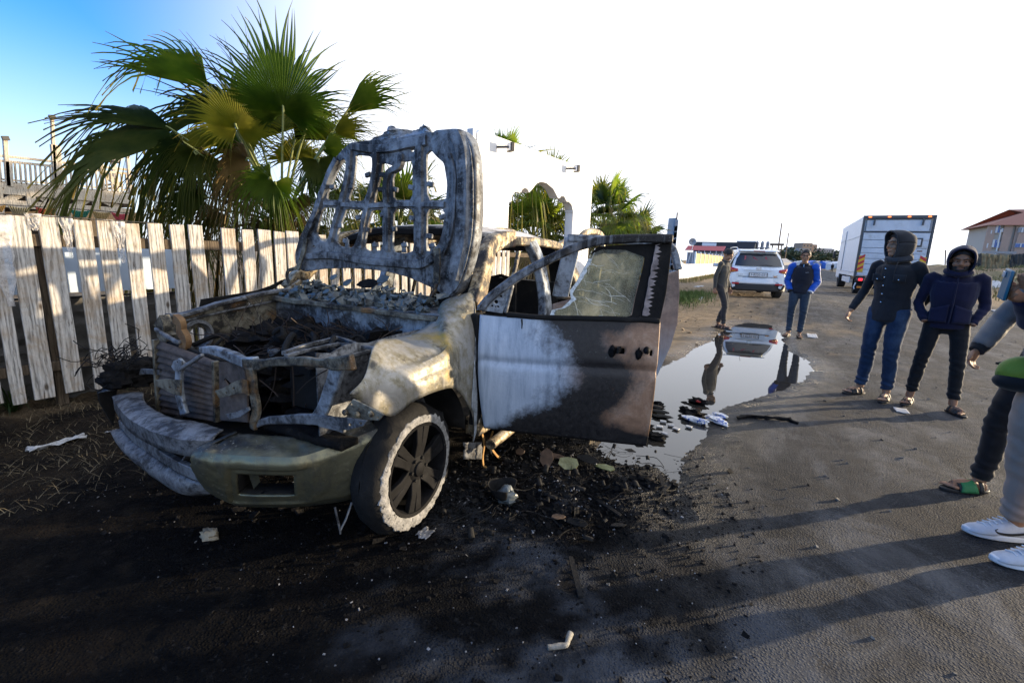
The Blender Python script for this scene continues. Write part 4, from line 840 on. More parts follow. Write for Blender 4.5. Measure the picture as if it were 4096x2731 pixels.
for k in range(26):
    x0, y0 = random.uniform(760, 1000), random.uniform(260, 620); a0 = random.uniform(-.5, 1.2); pts_ = [(x0, y0)]
    for j in range(random.randint(3, 6)): a0 += random.uniform(-.5, .5); pts_.append((min(1195-.15*(pts_[-1][1]-260), pts_[-1][0]+math.cos(a0)*34), min(648, max(250, pts_[-1][1]+math.sin(a0)*34))))
    x_l = lambda y: float(np.interp(y, [255, 330, 440, 545, 650], [905, 855, 795, 765, 640])); pts_ = [(max(x, x_l(y)+4), y) for x, y in pts_]
    MB().tube([DW(*D6(*p), -.008) for p in pts_], random.choice((.0006, .0009, .0014)), 4).build('glass_crack', M_crk, door)
edge_w = [(625,650),(640,612),(700,600),(760,545),(752,490),(790,440),(830,370),(850,330),(870,290)]
MB().grid(lambda u, v: (lambda p: DW(*D6(p.x+(26+22*nz(u*12, 3))*v, p.y), -.0065))(poly_at([Vector((*q_, 0)) for q_ in edge_w], u)), 60, 3).build('crushed_glass_edge', mat('crushed_glass', [(.3, (.30, .34, .33)), (.5, (.62, .66, .66)), (.7, (.85, .88, .88))], 60, rough=.3, bump=.8, bscale=120, bdist=.004, layers=(((.05, .06, .05), 35, .58, .66),)), door)
# drip of melted seal
MB().tube([DW(*D6(*p), .05) for p in ((450,660),(452,690),(450,720))], [.006, .005, .003], 6).build('melted_seal_drip', M_soot, door)

# ---- open rear door behind it
rh = Vector((-1.66, .90, 0))
def R6(x, y): p = PLP(x, y, rh, dn_); return (p-rh).dot(dd), p.z
rdl = [(.03, .42), (.02, 1.06)]; rim_ = [R6(*p) for p in ((2590,1568),(2630,1490),(2680,1380),(2706,1290),(2714,1180),(2712,1080))]
rd = panel('rear_door', rdl+[(.10, 1.09), R6(2712,1080)]+list(reversed(rim_[:-1]))+[(.66, .40)], [], rh+dn_*.02, dd, (0, 0, 1), .03, M_door, pick, bevel=.012)
soot_attr(rd, lambda c_: .55*sstep(1.0, 1.1, c_.z)-.25+.4*sstep(.25, -.1, abs((c_-rh).dot(dd)-.55))*sstep(.85, 1.0, c_.z)); a = rd.data.attributes.new('brown', 'FLOAT', 'POINT'); a.data.foreach_set('value', [.85*sstep(.62, .85, v_.co.z) for v_ in rd.data.vertices])
MB().grid(lambda s, t: rh+dd*lerp(.04, .88, s)-dn_*.05+Vector((0, 0, lerp(.44, 1.04, t))), 10, 8).build('door_inner_panel', M_soot, rd, solid=.01)
tp = spline([Vector((*R6(*p), 0)) for p in ((2712,1080),(2700,1020),(2678,985),(2640,970),(2500,962),(2270,952))], 20)
MB().strip([rh+dd*p.x+Vector((0, 0, p.y)) for p in tp], .06, .05, dn_).build('window_frame', B_blue, rd, bevel=.01)
fp = [Vector((*R6(*p), 0)) for p in ((2292,952),(2275,1040),(2255,1120),(2240,1190))]
MB().strip([rh+dd*p.x+Vector((0, 0, p.y)) for p in fp], .13, .03, dn_).build('window_post', B_blue, rd, bevel=.008)
MB().strip([rh+dd*p.x+Vector((0, 0, p.y)) for p in [Vector((*R6(*p), 0)) for p in ((2225,1190),(2300,1192))]], .02, .05, dn_).build('belt_bracket', B_olive, rd, bevel=.004)
# side step tube, hanging strips under the sill
pchild(MB().tube([Vector((-.62, .93, .25)), Vector((-1.6, .95, .27)), Vector((-2.4, .95, .27))], .035, 12), 'side_step', B_gold)
for pts_ in (((195,1365),(215,1450),(205,1540),(222,1600),(300,1612),(345,1590)), ((270,1370),(250,1450),(300,1530),(345,1540))):
    pchild(MB().strip(spline([PL(*c6(*p), 1, .86) for p in pts_], 14), .016, .006, (0, 1, 0)), 'hanging_strip', M_rustw)
pchild(MB().grid(lambda s, t: PL(*c6(lerp(85, 200, s), lerp(1440, 1545, t)), 1, .82)+Vector((0, .02*nz(s*4, t*4), 0)), 8, 6), 'mud_flap', B_dust, solid=.006)
for pts_ in (((1455,850),(1480,960),(1488,1005)),((1555,820),(1520,920),(1485,990))): pchild(MB().tube([PL(*c5(*p), 1, .70) for p in pts_], .005, 5), 'dangling_wire', B_dust)
# ================================================================== fence, sheets, palms, white arched wall, deck, bunting
def wood(name, pale, stain, dark, stain_amt=.5):
    t = NT(name); oi = t.n('ObjectInfo'); co = t.n('VectorMath', operation='ADD'); t.l(t.coord('Object'), co.inputs[0])
    rv = t.n('CombineXYZ'); t.l(t.math('MULTIPLY', oi.outputs['Random'], 37.0), rv.inputs[0]); t.l(t.math('MULTIPLY', oi.outputs['Random'], 91.0), rv.inputs[2]); t.l(rv.outputs[0], co.inputs[1])
    mp = t.n('Mapping'); mp.inputs['Scale'].default_value = (9, 9, .9); t.l(co.outputs[0], mp.inputs[0])
    wv = t.n('TexWave', wave_type='BANDS', bands_direction='Y'); wv.inputs['Scale'].default_value = 1.1; wv.inputs['Distortion'].default_value = 14; wv.inputs['Detail'].default_value = 4; wv.inputs['Detail Scale'].default_value = 1.1; t.l(mp.outputs[0], wv.inputs[0])
    g = wv.outputs['Fac']; nb = t.noise(3.0, 8, .7, .5, co=co.outputs[0]); nf = t.noise(10, 8, .7, .4, co=mp.outputs[0])
    c = t.ramp(t.math('ADD', t.math('MULTIPLY', nf, .7), t.math('MULTIPLY', g, .20)), [(.27, tuple(x*.28 for x in pale)), (.44, tuple(x*.72 for x in pale)), (.62, pale), (.8, tuple(min(1, x*1.15) for x in pale))])
    c = t.mix(t.ramp(nb, [(.47, 0.0), (.64, stain_amt)]), c, stain)
    vo = t.n('TexVoronoi'); mp2 = t.n('Mapping'); mp2.inputs['Scale'].default_value = (4, 4, 1.9); t.l(co.outputs[0], mp2.inputs[0]); vo.inputs['Scale'].default_value = 1.5; t.l(mp2.outputs[0], vo.inputs['Vector'])
    kn = t.ramp(vo.outputs['Distance'], [(.05, 1.0), (.12, .0)]); c = t.mix(t.math('MULTIPLY', kn, .9), c, dark)
    c = t.mix(t.ramp(t.noise(5, 9, .75, 1.0, co=mp.outputs[0], ), [(.56, 0.0), (.68, .8)]), c, dark)
    t.set(base=c, rough=.85, spec=.2); t.bump(t.math('ADD', g, t.math('MULTIPLY', nf, 2.0)), .35, .006); return t.m
W_white = wood('whitewashed_plank', (.60, .575, .535), (.32, .21, .10), (.06, .042, .028), .5)
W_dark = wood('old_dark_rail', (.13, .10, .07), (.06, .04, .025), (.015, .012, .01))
W_deck = wood('deck_timber_cream', (.74, .66, .53), (.42, .29, .16), (.12, .07, .04), .4)

FX = -5.1
fence = thing('picket_fence', (FX, 1.0, 0), 'whitewashed weathered picket fence with two dark rails left of the pickup', 'fence')
pl = [(.995,1.075),(1.12,1.245),(1.30,1.42),(1.50,1.62),(1.66,1.78),(1.84,1.95),(2.02,2.14),(2.20,2.32),(2.37,2.50),(2.67,2.81),(2.88,3.01),(3.06,3.21),(3.25,3.38),(3.41,3.57)]
y_ = .99
while y_ > -2.4: pl.insert(0, (y_-.17, y_-.05)); y_ -= .19
y_ = 3.62
while y_ < 8.6: pl.append((y_+.03, y_+.15)); y_ += .185
random.seed(3)
for k, (a, b) in enumerate(pl):
    w_ = b-a; zt = 1.61+random.uniform(-.012, .012); zb = .16+random.uniform(-.04, .05); ln = random.uniform(-.012, .012); xo = random.uniform(0, .008)
    def pf(s, t, w_=w_, zt=zt, zb=zb): return None
    mb = MB(); n = 7; vs = []
    for i in range(n):
        z = lerp(zb, zt, i/(n-1)); e0 = .004*nz(k*5.1, z*4); e1 = .004*nz(k*5.1+40, z*4); oy = ln*(z-.8)
        for x, y in ((-.011, e0), (.011, e0), (.011, w_+e1), (-.011, w_+e1)): vs.append((x, y+oy, z-zb))
    # uneven cut ends
    for q_ in range(4): vs[4*(n-1)+q_] = (vs[4*(n-1)+q_][0], vs[4*(n-1)+q_][1], vs[4*(n-1)+q_][2]+(.006 if q_ in (2, 3) else -.004)*random.uniform(-1, 1))
    fs = [(3,2,1,0), tuple(4*(n-1)+q_ for q_ in range(4))]
    for i in range(n-1):
        for q_ in range(4): a0 = 4*i+q_; a1 = 4*i+(q_+1) % 4; fs.append((a0, a1, a1+4, a0+4))
    o = mobj('plank', vs, fs, W_white, fence, smooth=False); o.location = (xo, a-1.0, zb)
    q = o.modifiers.new('bevel', 'BEVEL'); q.width = .003; q.segments = 1
for z_, h_ in ((1.425, .095), (.40, .08)): MB().box((-.035, 3.0, z_), (.045, 11.4, h_)).build('rail', W_dark, fence, bevel=.004)
for y_ in (-1.8, .3, 2.58, 4.6, 6.6): MB().box((-.085, y_, .8), (.07, .07, 1.6)).build('fence_post', W_dark, fence, bevel=.004)
# fabric sheet and pale board behind the fence
M_fab = mat('grey_canvas', [(.3, (.07, .068, .062)), (.6, (.13, .125, .118)), (.8, (.19, .185, .175))], 6, rough=.95, bump=.4, bscale=30, layers=(((.08, .075, .07), 3, .55, .75),))
def fab(s, t):
    y = lerp(-2.5, 2.45, s); z = lerp(.02, .94, t); f = nz(y*3.1, z*1.2, 4)*.03+.02*math.sin(y*23+3*nz(y*2, z*2)+z*3)*(1-.4*t)+.015*math.sin(z*40+4*nz(y*3, z*4, 2))
    return Vector((-5.36+f, y, z-.015*math.sin(y*4)**2))
sh = MB().grid(fab, 120, 30).build('canvas_sheet', M_fab, None, solid=.004); setp(sh, 'rumpled grey canvas sheet hanging behind the lower half of the picket fence', 'canvas')
M_pal = mat('pale_blue_board', [(.3, (.46, .56, .68)), (.7, (.56, .66, .78))], 1.2, rough=.25, spec=.6)
bo_ = MB().box((-5.52, -.1, 1.20), (.02, 5.2, .46)).build('pale_board', M_pal); setp(bo_, 'pale blue board showing between the fence pickets above the canvas', 'board')
M_blk = mat('black_edging', (.012, .012, .012), 8, rough=.6)
e_ = MB().tube([(-5.33, y, .945+.006*nz(y*2, 1)) for y in np.linspace(-2.5, 2.4, 30)], .010, 6).build('black_hose', M_blk); setp(e_, 'thin black hose running along the canvas top behind the pickets', 'hose')
M_plast = NT('torn_clear_plastic'); t = M_plast; t.set(base=(.72, .70, .68), rough=.25, spec=.6, alpha=t.ramp(t.noise(14, 6, .6), [(.35, .25), (.7, .85)])); t.bump(t.noise(20, 6, .7), .8, .02)
for k, (y0, y1, z0, z1, lb) in enumerate(((.98, 1.16, .92, 1.60, 'torn clear plastic hanging over the leftmost fence pickets'), (1.415, 1.50, 1.30, 1.61, 'short torn plastic rag between two fence pickets under the red flag'), (1.76, 1.85, 1.25, 1.61, 'thin plastic shred hanging from the fence right of the green flag'), (1.22, 1.32, 1.50, 1.63, 'crumpled plastic strip knotted on top of the fence'))):
    o = MB().grid(lambda s, t_: Vector((FX+.03+.02*nz(s*5+k, t_*6), lerp(y0, y1, .5+(s-.5)*(1-.75*t_+.25*nz(t_*5, k))), lerp(z1, z0, t_))), 10, 18).build('plastic_rag', M_plast.m); setp(o, lb, 'plastic rag', 'plastic rags on the fence')
cord = MB().tube(spline([(FX+.02, y, 1.615+.012*nz(y*5, 2)) for y in np.linspace(.9, 2.1, 14)], 40), .004, 5).build('cord', M_blk); setp(cord, 'dark cord strung along the fence picket tops at the left', 'cord')

# ------------------------------------------------------------------ fan palms
def leafmat(name, a, b, c_, trans=.35):
    t = NT(name); oi = t.n('ObjectInfo'); n0 = t.noise(3.5, 5, .6); v = t.math('ADD', t.math('MULTIPLY', n0, .7), t.math('MULTIPLY', oi.outputs['Random'], .3))
    c = t.ramp(v, [(.25, a), (.5, b), (.8, c_)]); t.set(base=c, rough=.42, spec=.45)
    tip = t.attr('tip').outputs['Fac']; c2 = t.mix(t.math('MULTIPLY', tip, .65), c, (.30, .20, .07)); t.set(base=c2)
    tl = t.n('BsdfTranslucent'); t.l(t.mix(1.0, c2, (1.6, 1.7, .8), 'MULTIPLY'), tl.inputs[0]); mx = t.n('MixShader'); mx.inputs[0].default_value = trans; t.l(t.b.outputs[0], mx.inputs[1]); t.l(tl.outputs[0], mx.inputs[2]); t.l(mx.outputs[0], t.out.inputs[0]); return t.m
L_green = leafmat('palm_leaf_green', (.045, .085, .014), (.12, .18, .026), (.26, .28, .05), .55)
L_dark = leafmat('palm_leaf_shaded', (.022, .044, .012), (.055, .085, .018), (.13, .14, .035), .42)  # darker copy of the green, carries the shade on the low fronds
L_dry = leafmat('palm_leaf_dry', (.10, .065, .025), (.20, .135, .05), (.32, .23, .10), .25)
L_yel = leafmat('palm_leaf_sunlit', (.09, .11, .014), (.20, .20, .026), (.36, .31, .05), .5)  # yellower copy of the green, carries warm sunlight on the front fans
M_pet = mat('palm_petiole', [(.3, (.10, .13, .03)), (.7, (.22, .23, .07))], 8, rough=.5)
M_trunk = mat('palm_trunk_fibre', [(.3, (.05, .032, .018)), (.6, (.12, .08, .045)), (.8, (.20, .14, .08))], 9, rough=.95, bump=1.0, bscale=14, bdist=.04, stretch=(1, 1, .35))
def frond(parent, base, hub, tip, nrm, spread=230, droop=.25, nseg=46, split=.55, m=None, curl=.10, seed=0, fold=.02, fall=.45):
    rg = random.Random(seed); base, hub, tip = Vector(base), Vector(hub), Vector(tip)
    ax = tip-hub; Rr = ax.length; ax.normalize(); nrm = Vector(nrm); nrm = (nrm-ax*nrm.dot(ax)).normalized(); sd = ax.cross(nrm)
    vs = []; fs = []; tips = []; half = R(spread)/2; ks = (.03, .18, .36, split, lerp(split, 1, .3), lerp(split, 1, .55), lerp(split, 1, .78), 1.0)
    dphi = 2*half/nseg
    for i in range(nseg):
        ph = -half+(i+.5)*dphi; ln = Rr*(1-fall*(abs(ph)/math.pi)**.95)*rg.uniform(.86, 1.06); dl = droop*rg.choice((.4, .7, .9, 1.2, 1.5, 2.6)); tw = rg.uniform(-.12, .12)
        for k, rk in enumerate(ks):
            r_ = rk*ln; wid = dphi/2 if rk <= split else dphi/2*split/rk*(1-((rk-split)/(1-split)))**1.0*.95
            if k == len(ks)-1: wid = dphi*.01
            b2 = max(0, rk-split)/(1-split); p2 = ph+tw*b2
            for q_, hgt in ((-1, 0), (0, fold*Rr*(1 if rk > .1 else .3)*(1-.8*b2)), (1, 0)):
                d = ax*math.cos(p2+q_*wid)+sd*math.sin(p2+q_*wid)
                p = hub+d*r_+nrm*(hgt-curl*Rr*(math.sin(p2)**2)*rk**1.5*.6)
                p.z -= dl*Rr*b2**1.7+.06*droop*Rr*rk**2; p += nrm*(.10*dl*Rr*b2**2*rg.uniform(-.4, .4))
                vs.append(p); tips.append(max(0, (rk-.72)/.28))
        o = i*3*len(ks)
        for k in range(len(ks)-1):
            for q_ in (0, 1): a = o+3*k+q_; fs.append((a, a+1, a+4, a+3))
    # petiole
    mid = base.lerp(hub, .5)+Vector((0, 0, .06*(hub-base).length)); sp_ = spline([base, mid, hub, hub+ax*Rr*.05], 10); n0_ = len(vs); mi = [0]*len(fs)
    tb = MB().tube(sp_, [lerp(.022, .012, i/10) for i in range(11)], 6); vs += tb.v; fs += [tuple(a+n0_ for a in f) for f in tb.f]; mi += [1]*len(tb.f); tips += [0]*len(tb.v)
    o = mobj('frond', vs, fs, [m, M_pet], parent, world=True, smooth=True, ang=60); o.data.polygons.foreach_set('material_index', mi)
    a = o.data.attributes.new('tip', 'FLOAT', 'POINT'); a.data.foreach_set('value', tips); return o
def palm_trunk(parent, p, h, r=.22):
    p = Vector(p); sp_ = [p+Vector((.03*nz(i, 1), .03*nz(i, 5), h*i/10)) for i in range(11)]
    mb = MB().tube(sp_, [r*(1.25-.4*i/10)*(1+.08*(i % 2)) for i in range(11)], 14)
    for i in range(60):                  # stubs of cut leaf bases
        a = i*2.399; z = h*(.25+.75*i/60); c_ = p+Vector((math.cos(a)*r*.95, math.sin(a)*r*.95, z)); mb.beam(c_, c_+Vector((math.cos(a)*.10, math.sin(a)*.10, .09)), .05, .02)
    mb.build('trunk', M_trunk, parent, world=True)
def vfront(p): return (EYE-Vector(p)).normalized()

# main palm, its larger fans placed one by one
P0 = Vector((-6.45, 4.25, 0)); D0 = 6.70
palm = thing('fan_palm', P0, 'large fan palm with bright and dark fan leaves behind the picket fence', 'palm tree')
crown = Vector((P0.x, P0.y, 1.85)); palm_trunk(palm, P0, 1.8)
def mf(hub, tip, dz=0., dt=0., spread=230, droop=.25, m=L_green, face=(0, 0, .3), nseg=46, split=.50, curl=.1, base=None, fall=.5):
    h_ = onD(*hub, D0+dz); t_ = onD(*tip, D0+dz+dt); n_ = vfront(h_)+Vector(face); return frond(palm, base or crown+Vector((0, 0, -.1)), h_, t_, n_, spread, droop, int(nseg*1.35), split*.86, m, curl, seed=int(hub[0]*7+tip[1]), fall=fall)
mf((1133,450), (1090,-60), -.3, .0, 270, .07, L_green, (0, 0, .1), 60, .60, fall=1.0)
mf((1040,560), (1010,60), .5, .3, 120, .12, L_dark, (0, 0, .2), 40, .5)
mf((835,360), (460,70), -.1, -.1, 75, .22, L_green, (0, 0, .9), 34, .62)
mf((940,470), (560,330), .2, .2, 90, .35, L_dark, (.2, 0, .8), 34)
mf((948,515), (900,200), -.55, .1, 320, .15, L_yel, (0, 0, .25), 60, .60, fall=.75)
mf((690,520), (220,350), -.2, -.1, 60, .30, L_dark, (0, 0, 1.4), 28)
mf((720,560), (105,545), -.35, -.2, 85, .45, L_dark, (0, 0, 1.3), 36, .6)
mf((760,600), (430,700), -.5, -.2, 150, .85, L_dark, (0, 0, .8), 44, .5)
mf((790,610), (700,840), -.6, -.1, 200, .9, L_dark, (0, 0, .6), 46, .45)
mf((870,640), (760,900), -.3, 0., 220, 1.0, L_dry, (0, 0, .4), 46, .35)
mf((830,790), (520,790), -.4, -.1, 130, .6, L_dark, (0, 0, .7), 40, .55)
mf((860,840), (760,1000), -.3, 0., 200, .9, L_dark, (0, 0, .4), 40, .45)
mf((1085,715), (870,790), -.75, -.1, 210, .55, L_green, (0, 0, .7), 46, .55)
mf((1100,730), (1180,920), -.7, .0, 220, .8, L_green, (0, 0, .5), 46, .45)
mf((1240,470), (1340,360), .35, .1, 280, .30, L_green, (0, 0, .2), 50, .6)
mf((1385,455), (1630,265), .1, .0, 62, .20, L_green, (0, 0, .9), 30, .62)
mf((1330,540), (1550,430), -.1, 0., 80, .35, L_yel, (0, 0, .8), 32)
mf((1290,600), (1500,560), -.3, 0., 120, .6, L_green, (0, 0, .6), 40, .5)
mf((1310,560), (1280,380), .2, .2, 160, .3, L_green, (0, 0, .3), 40)
mf((1270,640), (1330,860), -.4, 0., 220, .9, L_dark, (0, 0, .5), 46, .45)
mf((1190,640), (1150,430), .5, .2, 200, .3, L_yel, (0, 0, .3), 46)
mf((1180,800), (1300,980), -.5, 0., 220, .9, L_dry, (0, 0, .4), 44, .4)
mf((980,760), (900,960), -.4, 0., 220, 1.0, L_dry, (0, 0, .3), 44, .35)
mf((960,700), (1010,900), .4, .2, 240, .8, L_dark, (0, 0, .3), 44, .45)
mf((1350,760), (1480,900), .2, .2, 220, .8, L_dark, (0, 0, .4), 44, .45)
mf((1060,900), (960,1080), -.45, 0., 220, .8, L_dry, (0, 0, .3), 44, .4)
mf((800,950), (720,1120), .3, .2, 220, .7, L_dark, (0, 0, .3), 40, .45)
mf((905,560), (560,520), -.1, .0, 110, .5, L_yel, (0, 0, 1.0), 40, .5)
mf((1010,620), (800,420), .3, .2, 100, .3, L_green, (0, 0, .5), 40, .5)
mf((1000,640), (700,720), -.5, .0, 160, .9, L_dry, (0, 0, .6), 44, .4)
mf((1180,560), (1400,330), .45, .2, 90, .2, L_dark, (0, 0, .5), 36, .5)
mf((1230,720), (1450,700), -.4, .0, 170, .7, L_green, (0, 0, .6), 44, .45)
mf((1140,820), (1060,1000), -.6, .0, 220, .9, L_yel, (0, 0, .4), 44, .4)
mf((1250,900), (1200,1080), .2, .2, 220, .8, L_dark, (0, 0, .3), 40, .45)

def gpalm(p, h, label, nf=22, rad=1.0, seed=1, tone=0.5, bush=.9, low=-.5, group='fan palms along the fence and wall', trunk_r=.2):
    rg = random.Random(seed); p = Vector(p); th_ = thing('fan_palm', p, label, 'palm tree', group); palm_trunk(th_, p, h, trunk_r); cr_ = p+Vector((0, 0, h))
    for i in range(nf):
        a = i*2.399+rg.uniform(-.3, .3); el = lerp(1.35, low, (i+.5)/nf)+rg.uniform(-.15, .15)
        d = Vector((math.cos(a)*math.cos(el), math.sin(a)*math.cos(el), math.sin(el))); h_ = cr_+d*bush*rg.uniform(.75, 1.1); dr = (d+Vector((0, 0, -.45*(1-math.sin(max(el, 0)))))).normalized()
        n_ = Vector((-d.x*math.sin(el), -d.y*math.sin(el), math.cos(el)+.2))+Vector((rg.uniform(-.4, .4), rg.uniform(-.4, .4), rg.uniform(-.2, .2)))
        m_ = L_dark if tone < .35 else L_dry if (el < low+.45 and low < 0) else (L_green if rg.random() < tone else (L_yel if rg.random() < .4 else L_dark))
        frond(th_, cr_, h_, h_+dr*rad*rg.uniform(.85, 1.15), n_, rg.uniform(170, 250), lerp(.18, .8, (i/nf)), 42, .48, m_, seed=seed*100+i)
    return th_
gpalm((-6.7, 6.9, 0), 1.6, 'bushy fan palm seen through the openings of the raised hood', 26, .95, 3, .5, .9)
gpalm((-8.2, 13.3, 0), 3.9, 'fan palm whose leaf tips rise over the left end of the white wall', 16, 1.05, 5, .7, .8, .0)
gpalm((-8.4, 17.0, 0), 3.9, 'fan palm rising over the right end of the white wall', 14, 1.25, 8, .7, .9, .0)
gpalm((-8.0, 15.2, 0), 2.0, 'fan palm filling the arched opening of the white wall', 24, 1.3, 9, .5, 1.1)
gpalm((-7.0, 19.8, 0), 2.7, 'fan palm right of the white wall with tall green fans', 28, 1.5, 12, .75, 1.35)
gpalm((-6.9, 23.5, 0), 2.0, 'low fan palm farthest right, in front of the ragged post', 22, 1.5, 15, .7, 1.2)
gpalm((-7.9, -.25, 0), 2.35, 'fan palm at the left picture edge, only leaf tips in view', 12, 1.15, 21, .3, .9, .3)

# ------------------------------------------------------------------ white wall with lobed arch
M_wht = mat('white_render', [(.3, (.74, .74, .74)), (.7, (.82, .815, .81))], 1.5, rough=.85, bump=.15, bscale=25, layers=(((.60, .58, .55), 1.3, .62, .82),))
WX = -6.2; kw = lambda x, y: (1850+x/2.613, 450+y/2.613)
wall = thing('white_wall', (WX, 8.87, 0), 'tall white rendered wall with lobed arch opening behind the pickup roof', 'wall')
ho_ = [(485,1300),(485,935),(512,930),(522,870),(545,835),(575,828),(596,842),(612,835),(628,803),(655,790),(680,802),(698,838),(735,795),(775,745),(820,724),(880,740),(950,800),(1000,898),(1014,898),(1035,875),(1065,878),(1088,932),(1112,934),(1140,965),(1157,1035),(1157,1300)]
hl = [onX(*kw(*p), WX) for p in ho_]; hl = [(p.y, p.z) for p in hl]; hl[0] = (hl[1][0], .03); hl[-1] = (hl[-2][0], .03)
panel('wall_panel', [(8.87, 0), (16.1, 0), (16.1, 4.40), (9.6, 4.16), (9.0, 4.14), (8.87, 4.05)], [hl], (WX-.14, 0, 0), (0, 1, 0), (0, 0, 1), .28, M_wht, wall, world=True, bevel=.004)
MB().box((WX-.10, 8.80, 2.05), (.16, .12, 4.15)).build('end_pilaster', mat('white_render_shaded', [(.3, (.50, .53, .56)), (.7, (.60, .62, .65))], 3, rough=.85), wall, world=True, bevel=.006)  # end of the white wall, its bluish shade put into the render colour
MB().box((WX-.14, hl[-2][0]-.01, hl[-2][1]+.0), (.31, .06, .05)).build('impost_moulding', M_wht, wall, world=True, bevel=.006)
M_lamp = mat('floodlight_body', (.06, .055, .05), 5, rough=.5); M_lens = mat('floodlight_glass', (.75, .76, .76), 5, rough=.15)
for k, (x, y) in enumerate(((2043,590),(2307,676))):
    p = onX(x, y, WX+.30); th_ = thing('floodlight', (WX, p.y, p.z), ('small floodlight on the white wall, the left one', 'small floodlight on the white wall, the right one')[k], 'floodlight', 'floodlights on the white wall')
    MB().beam((WX, p.y-.15, p.z), (p.x, p.y-.05, p.z), .03, .05).build('bracket', M_lamp, th_, world=True)
    MB().box(p, (.22, .09, .20), Matrix.Rotation(-.5, 3, 'Z')).build('housing', M_lamp, th_, world=True, bevel=.01)
    MB().box(p+Vector((-.03, -.05, 0)), (.17, .01, .155), Matrix.Rotation(-.5, 3, 'Z')).build('lens', M_lens, th_, world=True)

# ------------------------------------------------------------------ timber deck on the left and its lamps
DX = -20.0; kd = lambda x, y: (x/3.36, 550+y/3.36)
def dk(x, y, dx=0.0): return onX(*kd(x, y), DX+dx)
deck = thing('timber_deck', dk(0, 1070), 'raised cream timber deck with balustrade and cross-braced skirt beyond the fence', 'deck')
def tb(a, b, w_, h_, name, m=W_deck, dx=0.0): return MB().beam(dk(*a, dx), dk(*b, dx), w_, h_).build(name, m, deck, world=True, bevel=.006)
def ln(x, a, b): return lerp(a[1], b[1], (x-a[0])/(b[0]-a[0]))
H0, H1 = (-500, 190), (1750, 440); S0, S1 = (-500, 262), (1750, 492); B0, B1 = (-500, 562), (1750, 757); F0, F1 = (-500, 645), (1750, 838); G0, G1 = (-500, 850), (1750, 1000)
tb(H0, H1, .06, .07, 'handrail'); tb(S0, S1, .05, .07, 'upper_rail'); tb(B0, B1, .06, .09, 'lower_rail'); tb((-500,520), (1750,712), .05, .06, 'mid_rail', dx=-2.2); tb(F0, F1, .10, .30, 'fascia_beam'); tb(G0, G1, .10, .22, 'skirt_beam')
x_ = -480
while x_ < 1740:
    if not (700 < x_ < 880): tb((x_, ln(x_, S0, S1)+6), (x_+20, ln(x_, B0, B1)), .045, .06, 'baluster')
    x_ += 68
for a, b, ww in (((700,-245),(742,690),.07),((742,105),(800,700),.22),((800,690),(850,1250),.25),((880,730),(930,1250),.14),((68,40),(112,660),.09),((112,330),(130,660),.15),((1352,220),(1385,700),.09),((1700,120),(1760,760),.08),((395,690),(430,920),.20),((1275,770),(1305,975),.18),((-20,680),(20,1200),.15)):
    tb(a, b, ww, .14, 'post')
for a, b in (((40,885),(365,705)),((435,715),(790,950)),((980,940),(1262,780)),((1318,800),(1610,955)),((-400,860),(-30,690)),((1390,470),(1600,650))): tb(a, b, .07, .20, 'brace', dx=-.05)
for z0 in (0,): 
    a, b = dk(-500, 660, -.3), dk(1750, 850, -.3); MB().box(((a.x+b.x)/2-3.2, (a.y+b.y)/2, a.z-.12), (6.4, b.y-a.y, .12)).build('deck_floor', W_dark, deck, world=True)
    a, b = dk(-500, 700, -5), dk(1750, 880, -5); MB().box((a.x-1.8, (a.y+b.y)/2, 1.4), (.1, b.y-a.y+2, 2.7)).build('recess_shade_sheet', W_dark, deck, world=True)  # dark sheet added to paint the shade of the recess under the deck
MB().strip([dk(1390,650,-1), dk(1610,610,-1)], .2, .06, (0, 0, 1)).build('stair_tread', W_dark, deck, world=True); MB().strip([dk(1390,700,-1), dk(1630,655,-1)], .2, .06, (0, 0, 1)).build('stair_tread', W_dark, deck, world=True)
gl = dk(1510, 205, -1.0); th_ = thing('globe_lamp', (gl.x, gl.y, 0), 'white globe lamp on a thin post rising behind the deck balustrade', 'lamp')
MB().ell(gl, .33, nu=20, nv=14).build('globe', mat('opal_globe', (.72, .70, .70), 3, rough=.3), th_, world=True); MB().tube([(gl.x, gl.y, 0), gl-Vector((0, 0, .30))], .09, 8).build('post', W_deck, th_, world=True); MB().lathe(gl-Vector((0, 0, .33)), (0, 0, 1), [(.2, 0), (.2, .04), (.0005, .04)], 12).build('collar', M_lamp, th_, world=True)
for k, (x, y) in enumerate(((73,40),(1352,218),(700,-245))):
    p = dk(x, y, .1); o = MB().box(p+Vector((.05, 0, .05)), (.08, .16, .12), Matrix.Rotation(.2, 3, 'X')).build('floodlight', M_lamp, None, bevel=.01); setp(o, ('small square floodlight on the leftmost deck post', 'small dark floodlight on the slim deck post beside the globe lamp', 'tiny floodlight on top of the tallest deck mast')[k], 'floodlight', 'floodlights on the deck posts')
